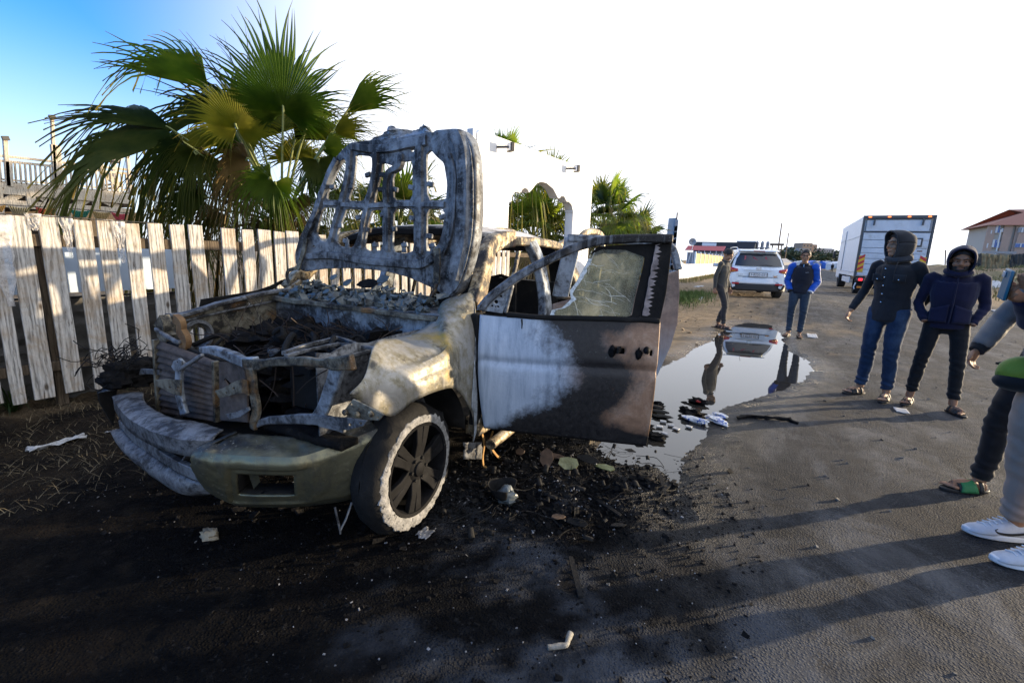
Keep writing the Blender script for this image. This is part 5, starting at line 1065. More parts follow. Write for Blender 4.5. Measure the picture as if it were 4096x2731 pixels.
# bunting
BXX = -12.0
FL = [((-170,885),(85,908),(-110,1000),(30,1005),(.42,.26,.08),'gold bunting flag at the left picture edge'),((100,910),(432,933),(180,1030),(360,1032),(.24,.22,.15),'grey-olive pleated bunting flag left of the red one'),((472,933),(775,946),(545,1055),(705,1060),(.55,.09,.05),'red pleated bunting flag above the fence'),((935,958),(1215,980),(1000,1075),(1160,1075),(.04,.22,.15),'green pleated bunting flag above the fence'),((1222,980),(1500,1000),(1290,1100),(1430,1100),(.42,.30,.13),'tan pleated bunting flag beside the palm leaves'),((1485,998),(1720,1020),(1560,1110),(1680,1112),(.55,.10,.12),'pink-red bunting flag half hidden by palm leaves')]
for a, b, c_, d_, col, lb in FL:
    A_, B_, C_, D_ = (onX(*kd(*p), BXX) for p in (a, b, c_, d_))
    o = MB().grid(lambda s, t: A_.lerp(B_, s).lerp(C_.lerp(D_, s), t)+Vector((.035*math.sin(s*2*math.pi*9)*(.15+t), 0, -.03*math.sin(math.pi*s)*(1-t))), 90, 8).build('bunting_flag', mat('flag_'+lb.split()[0], col, 6, rough=.8), None, solid=.003); setp(o, lb, 'flag', 'bunting flags above the fence')
o = MB().tube(spline([onX(*kd(*p), BXX)+Vector((.03, 0, 0)) for p in ((-300,885),(85,908),(450,932),(775,946),(935,958),(1220,980),(1500,1000),(1750,1022))], 40), .008, 5).build('cord', M_blk); setp(o, 'cord carrying the bunting flags beyond the fence', 'cord')
# ================================================================== vehicles and background along the road
def lmat(name, col, rough=.5, metal=0.0, spec=.5, emit=0.0):
    if name in MATS: return MATS[name]
    t = NT(name); t.set(base=t.ramp(t.noise(6, 6), [(.3, tuple(x*.88 for x in col)), (.7, tuple(min(1, x*1.08) for x in col))]), rough=rough, metal=metal, spec=spec)
    if emit: t.b.inputs['Emission Color'].default_value = col4(col); t.b.inputs['Emission Strength'].default_value = emit
    MATS[name] = t.m; return t.m
M_white = lmat('car_paint_white', (.74, .78, .80), .22); t_ = M_white.node_tree.nodes['Principled BSDF']; t_.inputs['Coat Weight'].default_value = .5
M_blackp = lmat('black_plastic', (.018, .018, .019), .55); M_tyre = lmat('tyre_rubber', (.02, .02, .021), .8); M_chrome = lmat('chrome', (.6, .6, .6), .2, 1.0)
M_dglass = lmat('dark_car_glass', (.035, .038, .042), .06, 0, .8); M_red = lmat('red_lamp_plastic', (.42, .012, .02), .18); M_orange = lmat('orange_lamp_plastic', (.65, .20, .02), .25)
M_platew = lmat('plate_white', (.75, .75, .74), .5); M_ink = lmat('black_ink', (.01, .01, .01), .6); M_greenink = lmat('green_ink', (.02, .22, .12), .6)

# ---- white estate car, seen from behind
suv = thing('suv', (-.66, 17.45, .235), 'white sport utility car with red tail lamps parked on the shoulder', 'car', rotz=R(90+13))
ST = [(.0,.70,.40,.62,.50),(.03,.82,.34,.98,.70),(.10,.875,.32,1.06,.74),(.30,.90,.30,1.34,.72),(.46,.91,.28,1.58,.64),(.62,.91,.28,1.635,.62),(1.2,.91,.28,1.66,.63),(2.0,.91,.28,1.66,.63),(2.6,.91,.28,1.60,.62),(3.2,.91,.28,1.22,.74),(3.4,.905,.28,1.06,.80),(4.0,.87,.30,.98,.72),(4.3,.78,.34,.82,.62),(4.4,.62,.40,.66,.5)]
sts = spline([(a, b, c_) for a, b, c_, d_, e_ in ST], 52); str_ = spline([(a, d_, e_) for a, b, c_, d_, e_ in ST], 52)
def suvf(s, t):
    i = round(s*52); x, w_, sl_ = sts[i]; _, r_, wr = str_[i]; bz = min(1.0, lerp(sl_, r_, .62)); sg = 1 if t < .5 else -1; k = min(t, 1-t)*2
    prof = [(0, w_*.93, sl_), (.14, w_, sl_+.14), (.34, w_, lerp(sl_, bz, .62)), (.52, w_*.965, bz), (.72, lerp(w_, wr, .75), lerp(bz, r_, .72)), (.86, wr*.9, r_-.02), (1, 0, r_+.012)]
    for a, b in zip(prof, prof[1:]):
        if k <= b[0]: q_ = (k-a[0])/(b[0]-a[0]); return Vector((x, sg*lerp(a[1], b[1], q_), lerp(a[2], b[2], q_)))
    return Vector((x, 0, r_))
MB().grid(suvf, 52, 40).build('body', M_white, suv, ang=50)
def soff(s, k, sg, o=.006): p = suvf(s, k/2 if sg > 0 else 1-k/2); q_ = suvf(min(1, s+.02), k/2 if sg > 0 else 1-k/2); r_ = suvf(s, (k+.04)/2 if sg > 0 else 1-(k+.04)/2); n_ = (q_-p).cross(r_-p).normalized(); n_ = n_ if n_.y*sg > 0 else -n_; return p+n_*o
for sg in (1, -1):
    for a, b, nm in ((.155, .265, 'quarter_window'), (.28, .43, 'rear_side_window'), (.445, .62, 'front_side_window')):
        MB().grid(lambda s, t: soff(lerp(a, b, s), lerp(.545, lerp(.79, .80, s) if a > .2 else lerp(.60, .79, s), t), sg), 10, 5).build(nm, M_dglass, suv)
    MB().tube(spline([(.75, sg*.60, 1.64), (.85, sg*.62, 1.70), (1.5, sg*.635, 1.715), (2.2, sg*.63, 1.70), (2.35, sg*.62, 1.65)], 16), .02, 6).build('roof_rail', M_chrome, suv)
    MB().grid(lambda s, t: soff(lerp(.06, .96, s), lerp(.0, .16, t), sg, .008), 30, 3, mask=lambda s, t: abs(s-.17) > .07 and abs(s-.80) > .07).build('sill_cladding', M_blackp, suv)
    # tail lamps wrap the corner
    tl = [(.060, sg*.62, .98), (.050, sg*.70, .995), (.075, sg*.80, 1.02), (.20, sg*.90, 1.045), (.34, sg*.915, 1.055)]; bl = [(.045, sg*.60, .90), (.045, sg*.70, .875), (.075, sg*.82, .865), (.20, sg*.912, .90), (.34, sg*.92, .97)]
    a_, b_ = spline(tl, 14), spline(bl, 14)
    MB().grid(lambda s, t: a_[round(s*14)].lerp(b_[round(s*14)], t)+Vector((-.022, sg*.006, 0)), 14, 5).build('tail_lamp', M_red, suv, solid=.012)
    MB().grid(lambda s, t: a_[round(3+s*4)].lerp(b_[round(3+s*4)], .55+.3*t)+Vector((-.031, sg*.009, 0)), 4, 2).build('turn_lens', M_orange, suv, solid=.004)
    MB().box((-.012, sg*.66, .50), (.03, .22, .055)).build('rear_reflector', M_red, suv, bevel=.008)
    for x, nm in ((.82, 'rear'), (3.45, 'front')):
        wv = bpy.data.objects.new('wheel', None); COL.objects.link(wv); wv.parent = suv; wv.location = (x, sg*.80, .345)
        MB().lathe((0, 0, 0), (0, sg, 0), [(.21, -.11), (.30, -.115), (.345, -.08), (.345, .08), (.32, .115), (.235, .115), (.21, .09)], 30).build('tyre', M_tyre, wv)
        MB().lathe((0, 0, 0), (0, sg, 0), [(.235, .09), (.235, .115), (.22, .10), (.21, .03), (.03, .03)], 28).build('rim', M_blackp, wv)
        for k in range(5):
            a = k*2*math.pi/5+.3; MB().beam((.03*math.cos(a), sg*.085, .03*math.sin(a)), (.215*math.cos(a), sg*.10, .215*math.sin(a)), .055, .025, (0, 1, 0)).build('spoke', M_chrome, wv, bevel=.006)
        MB().lathe((0, sg*.09, 0), (0, sg, 0), [(.05, 0), (.045, .02), (.0005, .022)], 12).build('hub_cap', M_chrome, wv)
    MB().box((2.9, sg*1.0, 1.06), (.12, .22, .14)).build('door_mirror', M_white, suv, bevel=.03)
    MB().box((1.55, sg*.925, .93), (.16, .02, .03)).build('door_handle', M_white, suv, bevel=.006)
    MB().grid(lambda s, t: Vector((.82+.43*math.cos(math.pi*s), sg*(.885+.03*t), .33+.43*math.sin(math.pi*s))), 18, 1).build('wheel_arch', M_blackp, suv, solid=.02)
MB().grid(lambda s, t: Vector((.115+.30*t, lerp(-.72+.10*t, .72-.10*t, s), 1.075+.42*t))+Vector((-.035, 0, .012))+Vector((.10*(2*s-1)**4*.6, 0, 0)), 16, 8).build('rear_window', M_dglass, suv)
MB().grid(lambda s, t: Vector((lerp(.28, .55, t)+.05*(2*s-1)**2, lerp(-.62, .62, s), 1.575+.055*math.sin(t*1.6))), 14, 4).build('roof_spoiler', M_white, suv, solid=.03)
MB().box((.272, 0, 1.585), (.02, .34, .022)).build('brake_light', M_red, suv)
MB().grid(lambda s, t: Vector((-.02+.30*(2*s-1)**4, lerp(-.90, .90, s), lerp(.26, .50, t)-.05*(2*s-1)**4*t)), 24, 4).build('rear_bumper', M_blackp, suv, solid=.04)
MB().grid(lambda s, t: Vector((-.035+.035*t+.26*(2*s-1)**4, lerp(-.86, .86, s), lerp(.50, .72, t))), 24, 4).build('bumper_skin', M_white, suv, solid=.02)
MB().strip([(.005, -.60, .74), (-.012, 0, .725), (.005, .60, .74)], .02, .012, (0, 0, 1)).build('tailgate_seam', M_blackp, suv)
MB().strip([(.0, -.42, .955), (-.01, 0, .96), (.0, .42, .955)], .03, .022, (0, 0, 1)).build('chrome_strip', M_white, suv)
emb = MB(); emb.tube([(-.028, .085*math.cos(a), 1.01+.045*math.sin(a)) for a in np.linspace(0, 2*math.pi, 25)], .007, 6, caps=False); emb.tube([(-.03, .05, .985), (-.03, .035, 1.035)], .008, 5); emb.tube([(-.03, -.035, .985), (-.03, -.05, 1.035)], .008, 5); emb.tube([(-.03, .042, 1.005), (-.03, -.042, 1.015)], .007, 5)
emb.build('emblem', M_chrome, suv)
pt = MB().box((-.040, 0, .80), (.015, .56, .15)).build('number_plate', M_ink, suv); MB().box((-.050, 0, .80), (.008, .52, .115)).build('plate_face', M_platew, pt)
text_mesh('plate_text', '3-8220-03', .105, (-.056, .02, .80), (0, -1, 0), (0, 0, 1), M_ink, pt); text_mesh('plate_side_mark', 'P', .06, (-.056, -.235, .80), (0, -1, 0), (0, 0, 1), M_ink, pt)
text_mesh('badge_text', 'TUCSON', .05, (-.022, .56, .80), (0, -1, 0), (0, 0, 1), M_chrome, suv); MB().box((-.022, -.52, .80), (.006, .15, .022)).build('badge_bar', M_chrome, suv); MB().box((-.022, -.52, .755), (.006, .10, .025)).build('badge_bar', M_orange, suv)
MB().tube([(.115, -.02, 1.10), (.105, -.20, 1.125), (.10, -.42, 1.115)], [.022, .014, .008], 6).build('rear_wiper', M_blackp, suv)
for p, q_ in (((.20, .42, 1.16), (.30, .40, 1.42)), ((.28, .16, 1.38), (.18, -.12, 1.13)), ((.20, -.28, 1.16), (.29, -.22, 1.40))): MB().strip([Vector(p)-Vector((.012, 0, 0)), Vector(q_)-Vector((.012, 0, 0))], .05, .006, (1, 0, 0)).build('red_tape', lmat('red_tape', (.32, .05, .06), .5), suv)
MB().tube([(.85, .1, 1.66), (.55, .1, 1.80)], .006, 5).build('aerial', M_blackp, suv)
MB().box((.35, 0, .30), (.6, 1.2, .1)).build('underbody', M_blackp, suv)

# ---- box truck with tail lift
TX0, TX1, TY0, TY1, TZ0, TZ1 = 3.16, 5.88, 28.7, 37.6, .92, 3.85
tk = thing('box_truck', ((TX0+TX1)/2, TY0, 0), 'white box truck with grey tail lift and red-yellow chevrons driving off', 'truck')
M_tk = lmat('truck_panel', (.74, .75, .76), .45); M_tl = mat('tail_lift_aluminium', [(.3, (.52, .55, .58)), (.7, (.66, .69, .72))], 2, rough=.5, metal=.1, bump=.05, layers=(((.42, .41, .38), 2.2, .55, .8),)); M_tf = lmat('truck_frame_dark', (.07, .075, .08), .5)
def tkb(c_, s_, name, m, par=None, bevel=.01): return MB().box(c_, s_).build(name, m, par or tk, world=True, bevel=bevel)
CX = (TX0+TX1)/2; WW = TX1-TX0
tkb((CX, (TY0+TY1)/2+.05, (TZ0+TZ1)/2), (WW-.02, TY1-TY0, TZ1-TZ0-.02), 'box_body', M_tk)
for x in (TX0+.04, TX1-.04): tkb((x, TY0-.06, (TZ0+TZ1)/2), (.09, .14, TZ1-TZ0+.04), 'rear_post', M_tf)
tkb((CX, TY0-.06, TZ1-.05), (WW-.18, .14, .14), 'rear_header', M_tf)
for k in range(4):
    p = (TX0+.25+k*(WW-.5)/3, TY0-.14, TZ1-.05); MB().box(p, (.12, .03, .05)).build('marker_lamp', lmat('lit_marker', (.9, .16, .03), .3, emit=1.5), tk, world=True, bevel=.01)
tkb((CX, TY0-.05, 3.40), (WW-.34, .05, .52), 'upper_door_panel', M_tl); tkb((CX, TY0-.09, 3.10), (WW-.2, .06, .05), 'door_seam_bar', M_tf); tkb((CX, TY0-.09, 3.70), (WW-.3, .05, .03), 'door_seam_bar', M_tf)
for x in (TX0+.45, TX1-.45): tkb((x, TY0-.13, 3.56), (.07, .06, .30), 'door_hinge', M_tf)
zz_ = [.98, 1.28, 1.55, 1.82, 2.08, 2.34, 2.72, 3.06]
for a, b in zip(zz_, zz_[1:]): tkb((CX, TY0-.09, (a+b)/2), (WW-.22, .07, b-a-.018), 'lift_plank', M_tl, bevel=.008)
for x in (TX0+.20, TX1-.20):
    pt = tkb((x, TY0-.14, 1.55), (.24, .02, .80), 'chevron_plate', lmat('chevron_yellow', (.75, .42, .02), .5), bevel=.002); sg = 1 if x < CX else -1
    for k in range(3):
        z = 1.20+k*.27; MB().prism([(x-.118, TY0-.156, z+(0 if sg > 0 else .16)), (x+.118, TY0-.156, z+(.16 if sg > 0 else 0)), (x+.118, TY0-.156, z+.13+(.16 if sg > 0 else 0)), (x-.118, TY0-.156, z+.13+(0 if sg > 0 else .16))], (0, .006, 0)).build('chevron_stripe', lmat('chevron_red', (.55, .03, .03), .5), pt, world=True)
pt = tkb((CX+.15, TY0-.14, 2.05), (.52, .02, .13), 'number_plate', lmat('plate_pale_green', (.62, .74, .68), .5), bevel=.003); text_mesh('plate_text', '203-14', .12, (CX+.17, TY0-.153, 2.05), (1, 0, 0), (0, 0, 1), M_greenink, pt, world=True)
tri = tkb((CX+.62, TY0-.14, 1.95), (.01, .01, .01), 'warning_triangle', M_platew, bevel=0)
panel('triangle_border', [(-.20, -.14), (.20, -.14), (.0, .20)], [[(-.12, -.095), (.12, -.095), (0, .11)]], (CX+.62, TY0-.15, 1.93), (1, 0, 0), (0, 0, 1), .012, M_red, tri, world=True, bevel=.001)
tkb((CX+.85, TY0-.14, 2.62), (.34, .04, .42), 'lift_lock', M_tf); tkb((CX+.85, TY0-.17, 2.62), (.2, .03, .28), 'lock_handle', M_tl)
tkb((CX+.98, TY0-.13, 2.22), (.2, .02, .06), 'brown_label', lmat('brown_label', (.18, .10, .07), .6))
tkb((CX, TY0+.1, .80), (WW-.3, .12, .16), 'underrun_bar', M_tf)
for x in (TX0+.42, TX1-.42):
    tkb((x, TY0-.02, .78), (.5, .06, .16), 'lamp_bar', M_tf); tkb((x-.12, TY0-.07, .78), (.16, .03, .11), 'tail_lamp', lmat('lit_tail_lamp', (.85, .02, .03), .3, emit=1.2)); tkb((x+.12, TY0-.07, .78), (.16, .03, .10), 'reverse_lamp', M_orange)
    tkb((x-.05, TY0-.05, .40), (.34, .03, .10), 'plate_lamp', M_orange); MB().strip([(x-.28, TY0, .62), (x-.34, TY0, .40), (x-.30, TY0, .30)], .05, .03, (0, 1, 0)).build('step_bracket', M_tl, tk, world=True)
    for y in (TY0+1.5, TY1+.6):
        wv = bpy.data.objects.new('wheel', None); COL.objects.link(wv); wv.parent = tk; wv.location = (x-CX, y-TY0, .48)
        MB().lathe((0, 0, 0), (1 if x > CX else -1, 0, 0), [(.28, -.22), (.44, -.22), (.48, -.16), (.48, .16), (.44, .2), (.28, .2), (.26, .1), (.05, .08)], 26).build('tyre', M_tyre, wv)
for x in (TX0+.8, TX1-.8): tkb((x, (TY0+TY1)/2, .72), (.12, TY1-TY0, .2), 'chassis_rail', M_tf)
tkb((TX0+.03, TY0+3.2, .70), (.04, 3.6, .30), 'side_guard', M_tl); tkb((TX0-.0, TY0+6.5, 2.4), (.03, 1.3, 2.2), 'side_door', M_tk); tkb((TX0-.02, TY0+5.9, 2.3), (.03, .05, 2.3), 'door_bar', M_tf)
tkb((CX, TY1+1.4, 1.7), (2.3, 2.2, 2.3), 'cab', M_tk, bevel=.15); tkb((TX0-.08, TY1+2.2, 2.15), (.12, .2, .5), 'wing_mirror', M_blackp, bevel=.04)
for z in (1.15, 2.9): tkb((TX0-.005, (TY0+TY1)/2, z), (.02, TY1-TY0-.1, .05), 'side_rail', M_tl)

# ---- far side of the left shoulder: low wall, tarps, red roof, black building
WL = -6.3
lw = thing('roadside_wall', (WL, 45, 0), 'long low white roadside wall topped with yellow panels', 'wall'); M_yel = lmat('yellow_panel', (.55, .42, .15), .8)
MB().box((WL-.1, 52, .55), (.2, 36, 1.15)).build('masonry', M_wht, lw, world=True, bevel=.02)
for k in range(9): MB().box((WL-.08, 42.5+k*2.6, 1.58), (.06, 2.4, .86)).build('yellow_board', M_yel, lw, world=True); MB().box((WL-.06, 41.2+k*2.6, 1.1), (.14, .14, 2.1)).build('wall_post', M_wht, lw, world=True)
M_tw = mat('white_tarpaulin', [(.3, (.52, .52, .53)), (.7, (.72, .72, .72))], 2, rough=.7, bump=.4, bdist=.05); M_tb = lmat('teal_tarpaulin', (.06, .32, .36), .6); M_tbl = lmat('blue_tarpaulin', (.05, .16, .55), .6); M_tg = lmat('grey_tarpaulin', (.30, .30, .31), .8); M_straw = mat('straw_mat', [(.3, (.10, .06, .025)), (.7, (.28, .18, .07))], 20, rough=.9, stretch=(1, 1, .1))
def tent(c_, sx_, sy_, hz, m, label, group=None, seed=0, rz=0):
    th_ = thing('tent', c_, label, 'tent', group, rz)
    def tf(s, t):
        x = (s-.5)*sx_; k = 1-abs(2*s-1); return Vector((x+.06*nz(s*4, t*4, seed), (t-.5)*sy_, hz*(.55*sstep(0, .12, k)+.45*k)*(1-.25*abs(2*t-1)**3)+.08*nz(s*5, t*5, seed+3)))
    MB().grid(tf, 14, 10).build('canopy', m, th_, solid=.02)
    for e_ in (-1, 1): MB().grid(lambda s, t: Vector(tf(s, .02 if e_ < 0 else .98))*1.0-Vector((0, 0, 0)) if False else Vector((tf(s, 0 if e_ < 0 else 1).x, tf(s, 0 if e_ < 0 else 1).y, tf(s, 0 if e_ < 0 else 1).z*t)), 10, 3).build('end_cloth', m, th_)
    return th_
tent(onX(2735,1110,-7.4)*Vector((1, 1, 0)) if False else Vector((-7.6, 36.5, .0)), 2.6, 3.2, 1.9, M_tw, 'white tarpaulin shelter at the roadside beside the burnt door', 'roadside shelters', 2)
tent(Vector((-8.6, 39.5, 0)), 3.0, 3.0, 2.6, M_tb, 'teal and white tarpaulin shelter behind the low roadside wall', 'roadside shelters', 5)
tent(Vector((-7.2, 31.6, 0)), 1.6, 1.6, 2.3, M_tg, 'grey ragged cloth shelter beside the ragged post', 'roadside shelters', 9)
o = MB().grid(lambda s, t: Vector((-6.5+.1*nz(s*5, t*3), lerp(35.2, 37.4, s), lerp(.9, .2+1.2*s, t))), 12, 6).build('straw_screen', M_straw, None, solid=.03); setp(o, 'brown straw mat screen leaning at the white roadside wall', 'screen')
pp_ = thing('ragged_post', (-6.3, 30.6, 0), 'tall grey sheet-clad post wrapped in rags beyond the palms', 'post')
MB().box((-6.3, 30.6, 2.0), (.5, .3, 4.0), jit=.05).build('cladding', lmat('post_sheet', (.34, .38, .42), .6), pp_, world=True, bevel=.02); MB().box((-6.02, 30.4, 2.2), (.06, .1, 4.2)).build('batten', W_dark, pp_, world=True)
rags = MB()
for k in range(8): rags.grid(lambda s, t: Vector((-6.1+.2*s+.1*nz(s*4, t*4, k), 30.35, lerp(3.9-.4*k, 3.2-.4*k, t)+.1*nz(s*6, k))), 4, 4)
rags.build('rag', M_tg, pp_, world=True, solid=.01)['kind'] = 'stuff'
rb = thing('red_roofed_cafe', (-10.3, 76, 0), 'low building with a red tiled roof beyond the roadside wall', 'building'); M_rroof = lmat('red_roof_tiles', (.42, .06, .07), .7)
MB().box((-10.3, 77, 1.3), (5.0, 4, 2.6)).build('wall', M_tg, rb, world=True)
for r_ in range(7):
    for k in range(16): MB().box((-12.9+k*.34, 74.3+r_*.35, 2.95+r_*.10), (.32, .38, .06), Matrix.Rotation(.28, 3, 'X')).build('roof_tile', M_rroof, rb, world=True)
for k in range(7): MB().box((-12.6+k*.8, 74, 1.4), (.06, .06, 2.9)).build('veranda_post', M_wht, rb, world=True)
bb_ = thing('black_flat_building', (-8.0, 84, 0), 'flat-roofed black clad building behind the red roof', 'building'); M_bk = lmat('black_cladding', (.03, .032, .04), .5); M_bkf = lmat('pale_frame', (.55, .50, .38), .6)
MB().box((-8.6, 86, 2.2), (9.5, 5, 4.6)).build('wall', M_bk, bb_, world=True); MB().box((-5.4, 84, 3.7), (2.6, 3, 1.8)).build('upper_box', M_bk, bb_, world=True); MB().box((-5.4, 84, 4.65), (2.8, 3.2, .14)).build('parapet', M_wht, bb_, world=True)
for k in range(3): MB().box((-4.05, 83+k*.9, 3.7), (.06, .7, 1.2)).build('window', M_bkf, bb_, world=True)
MB().box((-10.9, 83.4, 4.1), (2.2, .1, .5)).build('white_sign', M_wht, bb_, world=True)
for k in range(3):
    x_ = -3.9+k*.75; o = MB().lathe((x_, 84.5, 0), (0, 0, 1), [(.28, 0), (.28, 3.6), (.36, 3.65), (.36, 3.8), (.22, 3.85), (.22, 4.4), (.26, 4.5), (.0, 4.9)], 12).build('turret', M_tg); setp(o, ('small grey turret next to the black building', 'middle one of three small grey turrets', 'small grey turret farthest from the black building')[k], 'turret', 'three small turrets')
ds_ = thing('satellite_dish', (-8.4, 52, 0), 'round dish on a leaning white pole above the red roof', 'dish'); MB().tube([(-8.9, 52, 0), (-8.1, 52, 4.4)], .03, 6).build('pole', M_wht, ds_, world=True); MB().lathe((-8.45, 51.8, 3.3), (.3, -1, .2), [(.0005, .0), (.2, .03), (.36, .12), (.37, .13)], 18).build('reflector', M_tg, ds_, world=True, solid=.02)
# watch stand, poles, cables
wsd = thing('watch_stand', (-1.1, 92, 0), 'brown timber watch stand behind the white car', 'stand'); M_wb = lmat('brown_timber', (.16, .10, .06), .8)
for x, y in ((-1.9, 91.4), (-.5, 91.4), (-1.9, 92.8), (-.5, 92.8)): MB().beam((x, y, 0), (x*.98, y, 4.6), .16, .16).build('leg', M_wb, wsd, world=True)
MB().box((-1.2, 92.1, 2.6), (1.8, 1.8, .14)).build('platform', M_wb, wsd, world=True); MB().box((-1.2, 92.1, 4.55), (2.1, 2.1, .3)).build('roof', M_wb, wsd, world=True); MB().box((-1.2, 91.4, 3.1), (1.6, .06, .25)).build('guard_board', M_wb, wsd, world=True)
for k, (bx, tp, D_) in enumerate((((3104,1056),(3128,895),100), ((3136,1058),(3160,934),128))):
    b_ = onD(*bx, D_); b_.z = 0; t_ = onD(*tp, D_); o = MB().tube([b_, Vector((b_.x, b_.y, t_.z))], [.17, .11], 8).build('utility_pole', M_wb); setp(o, ('taller bare utility pole behind the white car', 'shorter bare utility pole right of the taller one')[k], 'pole', 'utility poles along the road')
# far town
def block(px0, px1, py0, D_, depth, m, label, rows=0, cols=0, group='far town blocks', z0=-1):
    a, b = onD(px0, py0, D_), onD(px1, py0, D_); c_ = (a+b)/2; w_ = (b-a).length; ang = math.atan2(b.y-a.y, b.x-a.x); th_ = thing('far_building', (c_.x, c_.y, 0), label, 'building', group, ang)
    MB().box((0, depth/2, (c_.z+z0)/2), (w_, depth, c_.z-z0)).build('wall', m, th_); MB().box((0, depth/2, c_.z+.2), (w_*.9, depth*.9, .5)).build('parapet', m, th_)
    for i in range(rows):
        for j in range(cols): MB().box((-w_/2+(j+.5)*w_/cols, -.05, c_.z-2.2-i*3.2), (1.3, .2, 1.4)).build('window', M_dglass, th_)
M_tan = lmat('tan_concrete', (.36, .26, .18), .9); M_gry = lmat('grey_concrete', (.32, .31, .30), .9)
block(3212, 3252, 974, 430, 14, M_tan, 'tallest tan apartment block of the far town', 4, 3); block(3250, 3270, 980, 435, 12, M_tan, 'tan wing attached to the tallest far apartment block', 3, 1); block(3168, 3212, 990, 460, 14, M_gry, 'grey block left of the tall tan one in the far town', 2, 4); block(3196, 3238, 996, 420, 10, M_gry, 'pale low block in front of the tall tan one', 1, 4); block(3286, 3334, 996, 440, 12, M_gry, 'wide grey block right of the tall tan one', 2, 5); block(3336, 3372, 1008, 460, 12, M_gry, 'low grey block at the right end of the far town', 1, 3); block(3110, 3150, 1006, 480, 12, M_gry, 'low block among trees at the left end of the far town', 1, 3)
M_ft = mat('far_tree_leaves', [(.3, (.022, .034, .014)), (.7, (.06, .075, .03))], 5, rough=.9, kind='Position')
random.seed(21)
for k, (px, py, D_, r_) in enumerate(((3120,1022,300,5),(3150,1018,320,6),(3178,1024,310,5),(3200,1028,330,4),(3268,1022,380,6),(3300,1028,330,5),(3345,1026,360,6),(3235,1034,300,4),(3380,1030,340,5),(3283,1040,260,3))):
    p = onD(px, py, D_); g_ = Vector((p.x, p.y, 0)); th_ = thing('far_tree', g_, 'dark rounded tree among the far town blocks', 'tree', 'far trees before the town')
    MB().tube([g_, p], [.4, .2], 6).build('trunk', M_wb, th_, world=True); mb = MB()
    for i in range(160):
        d = Vector((random.gauss(0, 1), random.gauss(0, 1), random.gauss(0, .7))); d = d.normalized()*r_*random.uniform(.35, 1.05)*(1+.3*nz(d.x, d.y, k)); c_ = p+d; s_ = r_*.2; a_, b_, _ = basis((random.gauss(0, 1), random.gauss(0, 1), random.gauss(0, 1)))
        mb.add([c_-a_*s_-b_*s_*.6, c_+a_*s_-b_*s_*.6, c_+b_*s_], [(0, 1, 2)])
    mb.build('crown', M_ft, th_, world=True, smooth=False)
# tent camp: rows of low shelters far down the road
tms = [M_tw, M_tw, M_tg, M_tbl, lmat('beige_tarpaulin', (.42, .36, .26), .8), M_tw, M_tg]
for k in range(64):
    px = random.uniform(3085, 3500); D_ = random.choice((120, 135, 150, 165, 180, 200, 220)); p = onD(px, 1052, D_); hw = random.uniform(3, 6)
    if 2 < p.x/p.y*100 < 9 and D_ < 150: D_ = 210; p = onD(px, 1052, D_)
    th_ = MB().prism([(-hw/2, 0, 0), (hw/2, 0, 0), (hw/2, 0, 1.6), (hw*.1, 0, 2.6), (-hw/2, 0, 1.7)], (0, random.uniform(3, 6), 0)).wobble(.15, 1.0, k).build('camp_tent', tms[k % 7], None, smooth=False); th_.location = (p.x, p.y, 0); th_.rotation_euler = (0, 0, random.uniform(-.5, .5))
    setp(th_, ('low white tent in the far camp', 'low white tent in the far camp', 'low grey tent in the far camp', 'blue sheeted tent in the far camp', 'beige tent in the far camp', 'low white tent in the far camp', 'low grey tent in the far camp')[k % 7], 'tent', 'far camp tents')
# ---- right: ragged dune fence and the tile-roofed house
M_tanc = mat('tan_sackcloth', [(.3, (.20, .14, .07)), (.7, (.38, .28, .14))], 3, rough=.9, bump=.4, bdist=.05); M_dkc = mat('dark_netting', [(.3, (.035, .034, .030)), (.7, (.09, .085, .075))], 5, rough=.95, bump=.5, bdist=.05)
FPx = [(3806,1042,1064,M_tbl,'blue tarpaulin end of the dune fence'),(3818,1040,1072,M_dkc,'dark netting panel next to the blue end of the dune fence'),(3850,1030,1070,M_dkc,'dark ragged panel of the dune fence under a short mast'),(3885,1028,1068,M_dkc,'dark sagging panel left of the tan dune fence cloth'),(3925,1012,1062,M_tanc,'tan sackcloth panel of the dune fence'),(3985,1020,1066,M_tanc,'torn tan panel right along the dune fence'),(4040,1020,1072,M_dkc,'dark panel of the dune fence below the house'),(4110,1012,1070,M_dkc,'dark panel of the dune fence at the right picture edge'),(4200,1010,1070,M_tanc,None)]
for (a, b) in zip(FPx, FPx[1:]):
    A0, A1, B0, B1 = onY(a[0], a[1], 70), onY(a[0], a[2], 70), onY(b[0]+3, b[1], 70), onY(b[0]+3, b[2], 70); A1.z -= .6; B1.z -= .6
    o = MB().grid(lambda s, t: A0.lerp(B0, s).lerp(A1.lerp(B1, s), t)+Vector((0, .25*nz(s*6+a[0], t*3), .18*nz(s*7+a[0], 3)*(1-t))), 18, 6).build('fence_cloth', a[3], None, solid=.03); setp(o, a[4], 'fence', 'ragged dune fence')
for k, (px, py) in enumerate(((3885,983),(3858,1004),(3782,1000))): b_ = onY(px-2, 1060, 69.5); t_ = onY(px, py, 69.5); o = MB().tube([b_, t_], .06, 6).build('fence_stake', M_wb); setp(o, ('tallest stake standing up from the dune fence', 'short stake left of the tallest one on the dune fence', 'stake beside the truck, left of the dune fence')[k], 'stake', 'stakes of the dune fence')
hs = thing('tile_roofed_house', (33, 108, 1.5), 'large beige three-storey house with brown tiled roof on the rise', 'house')
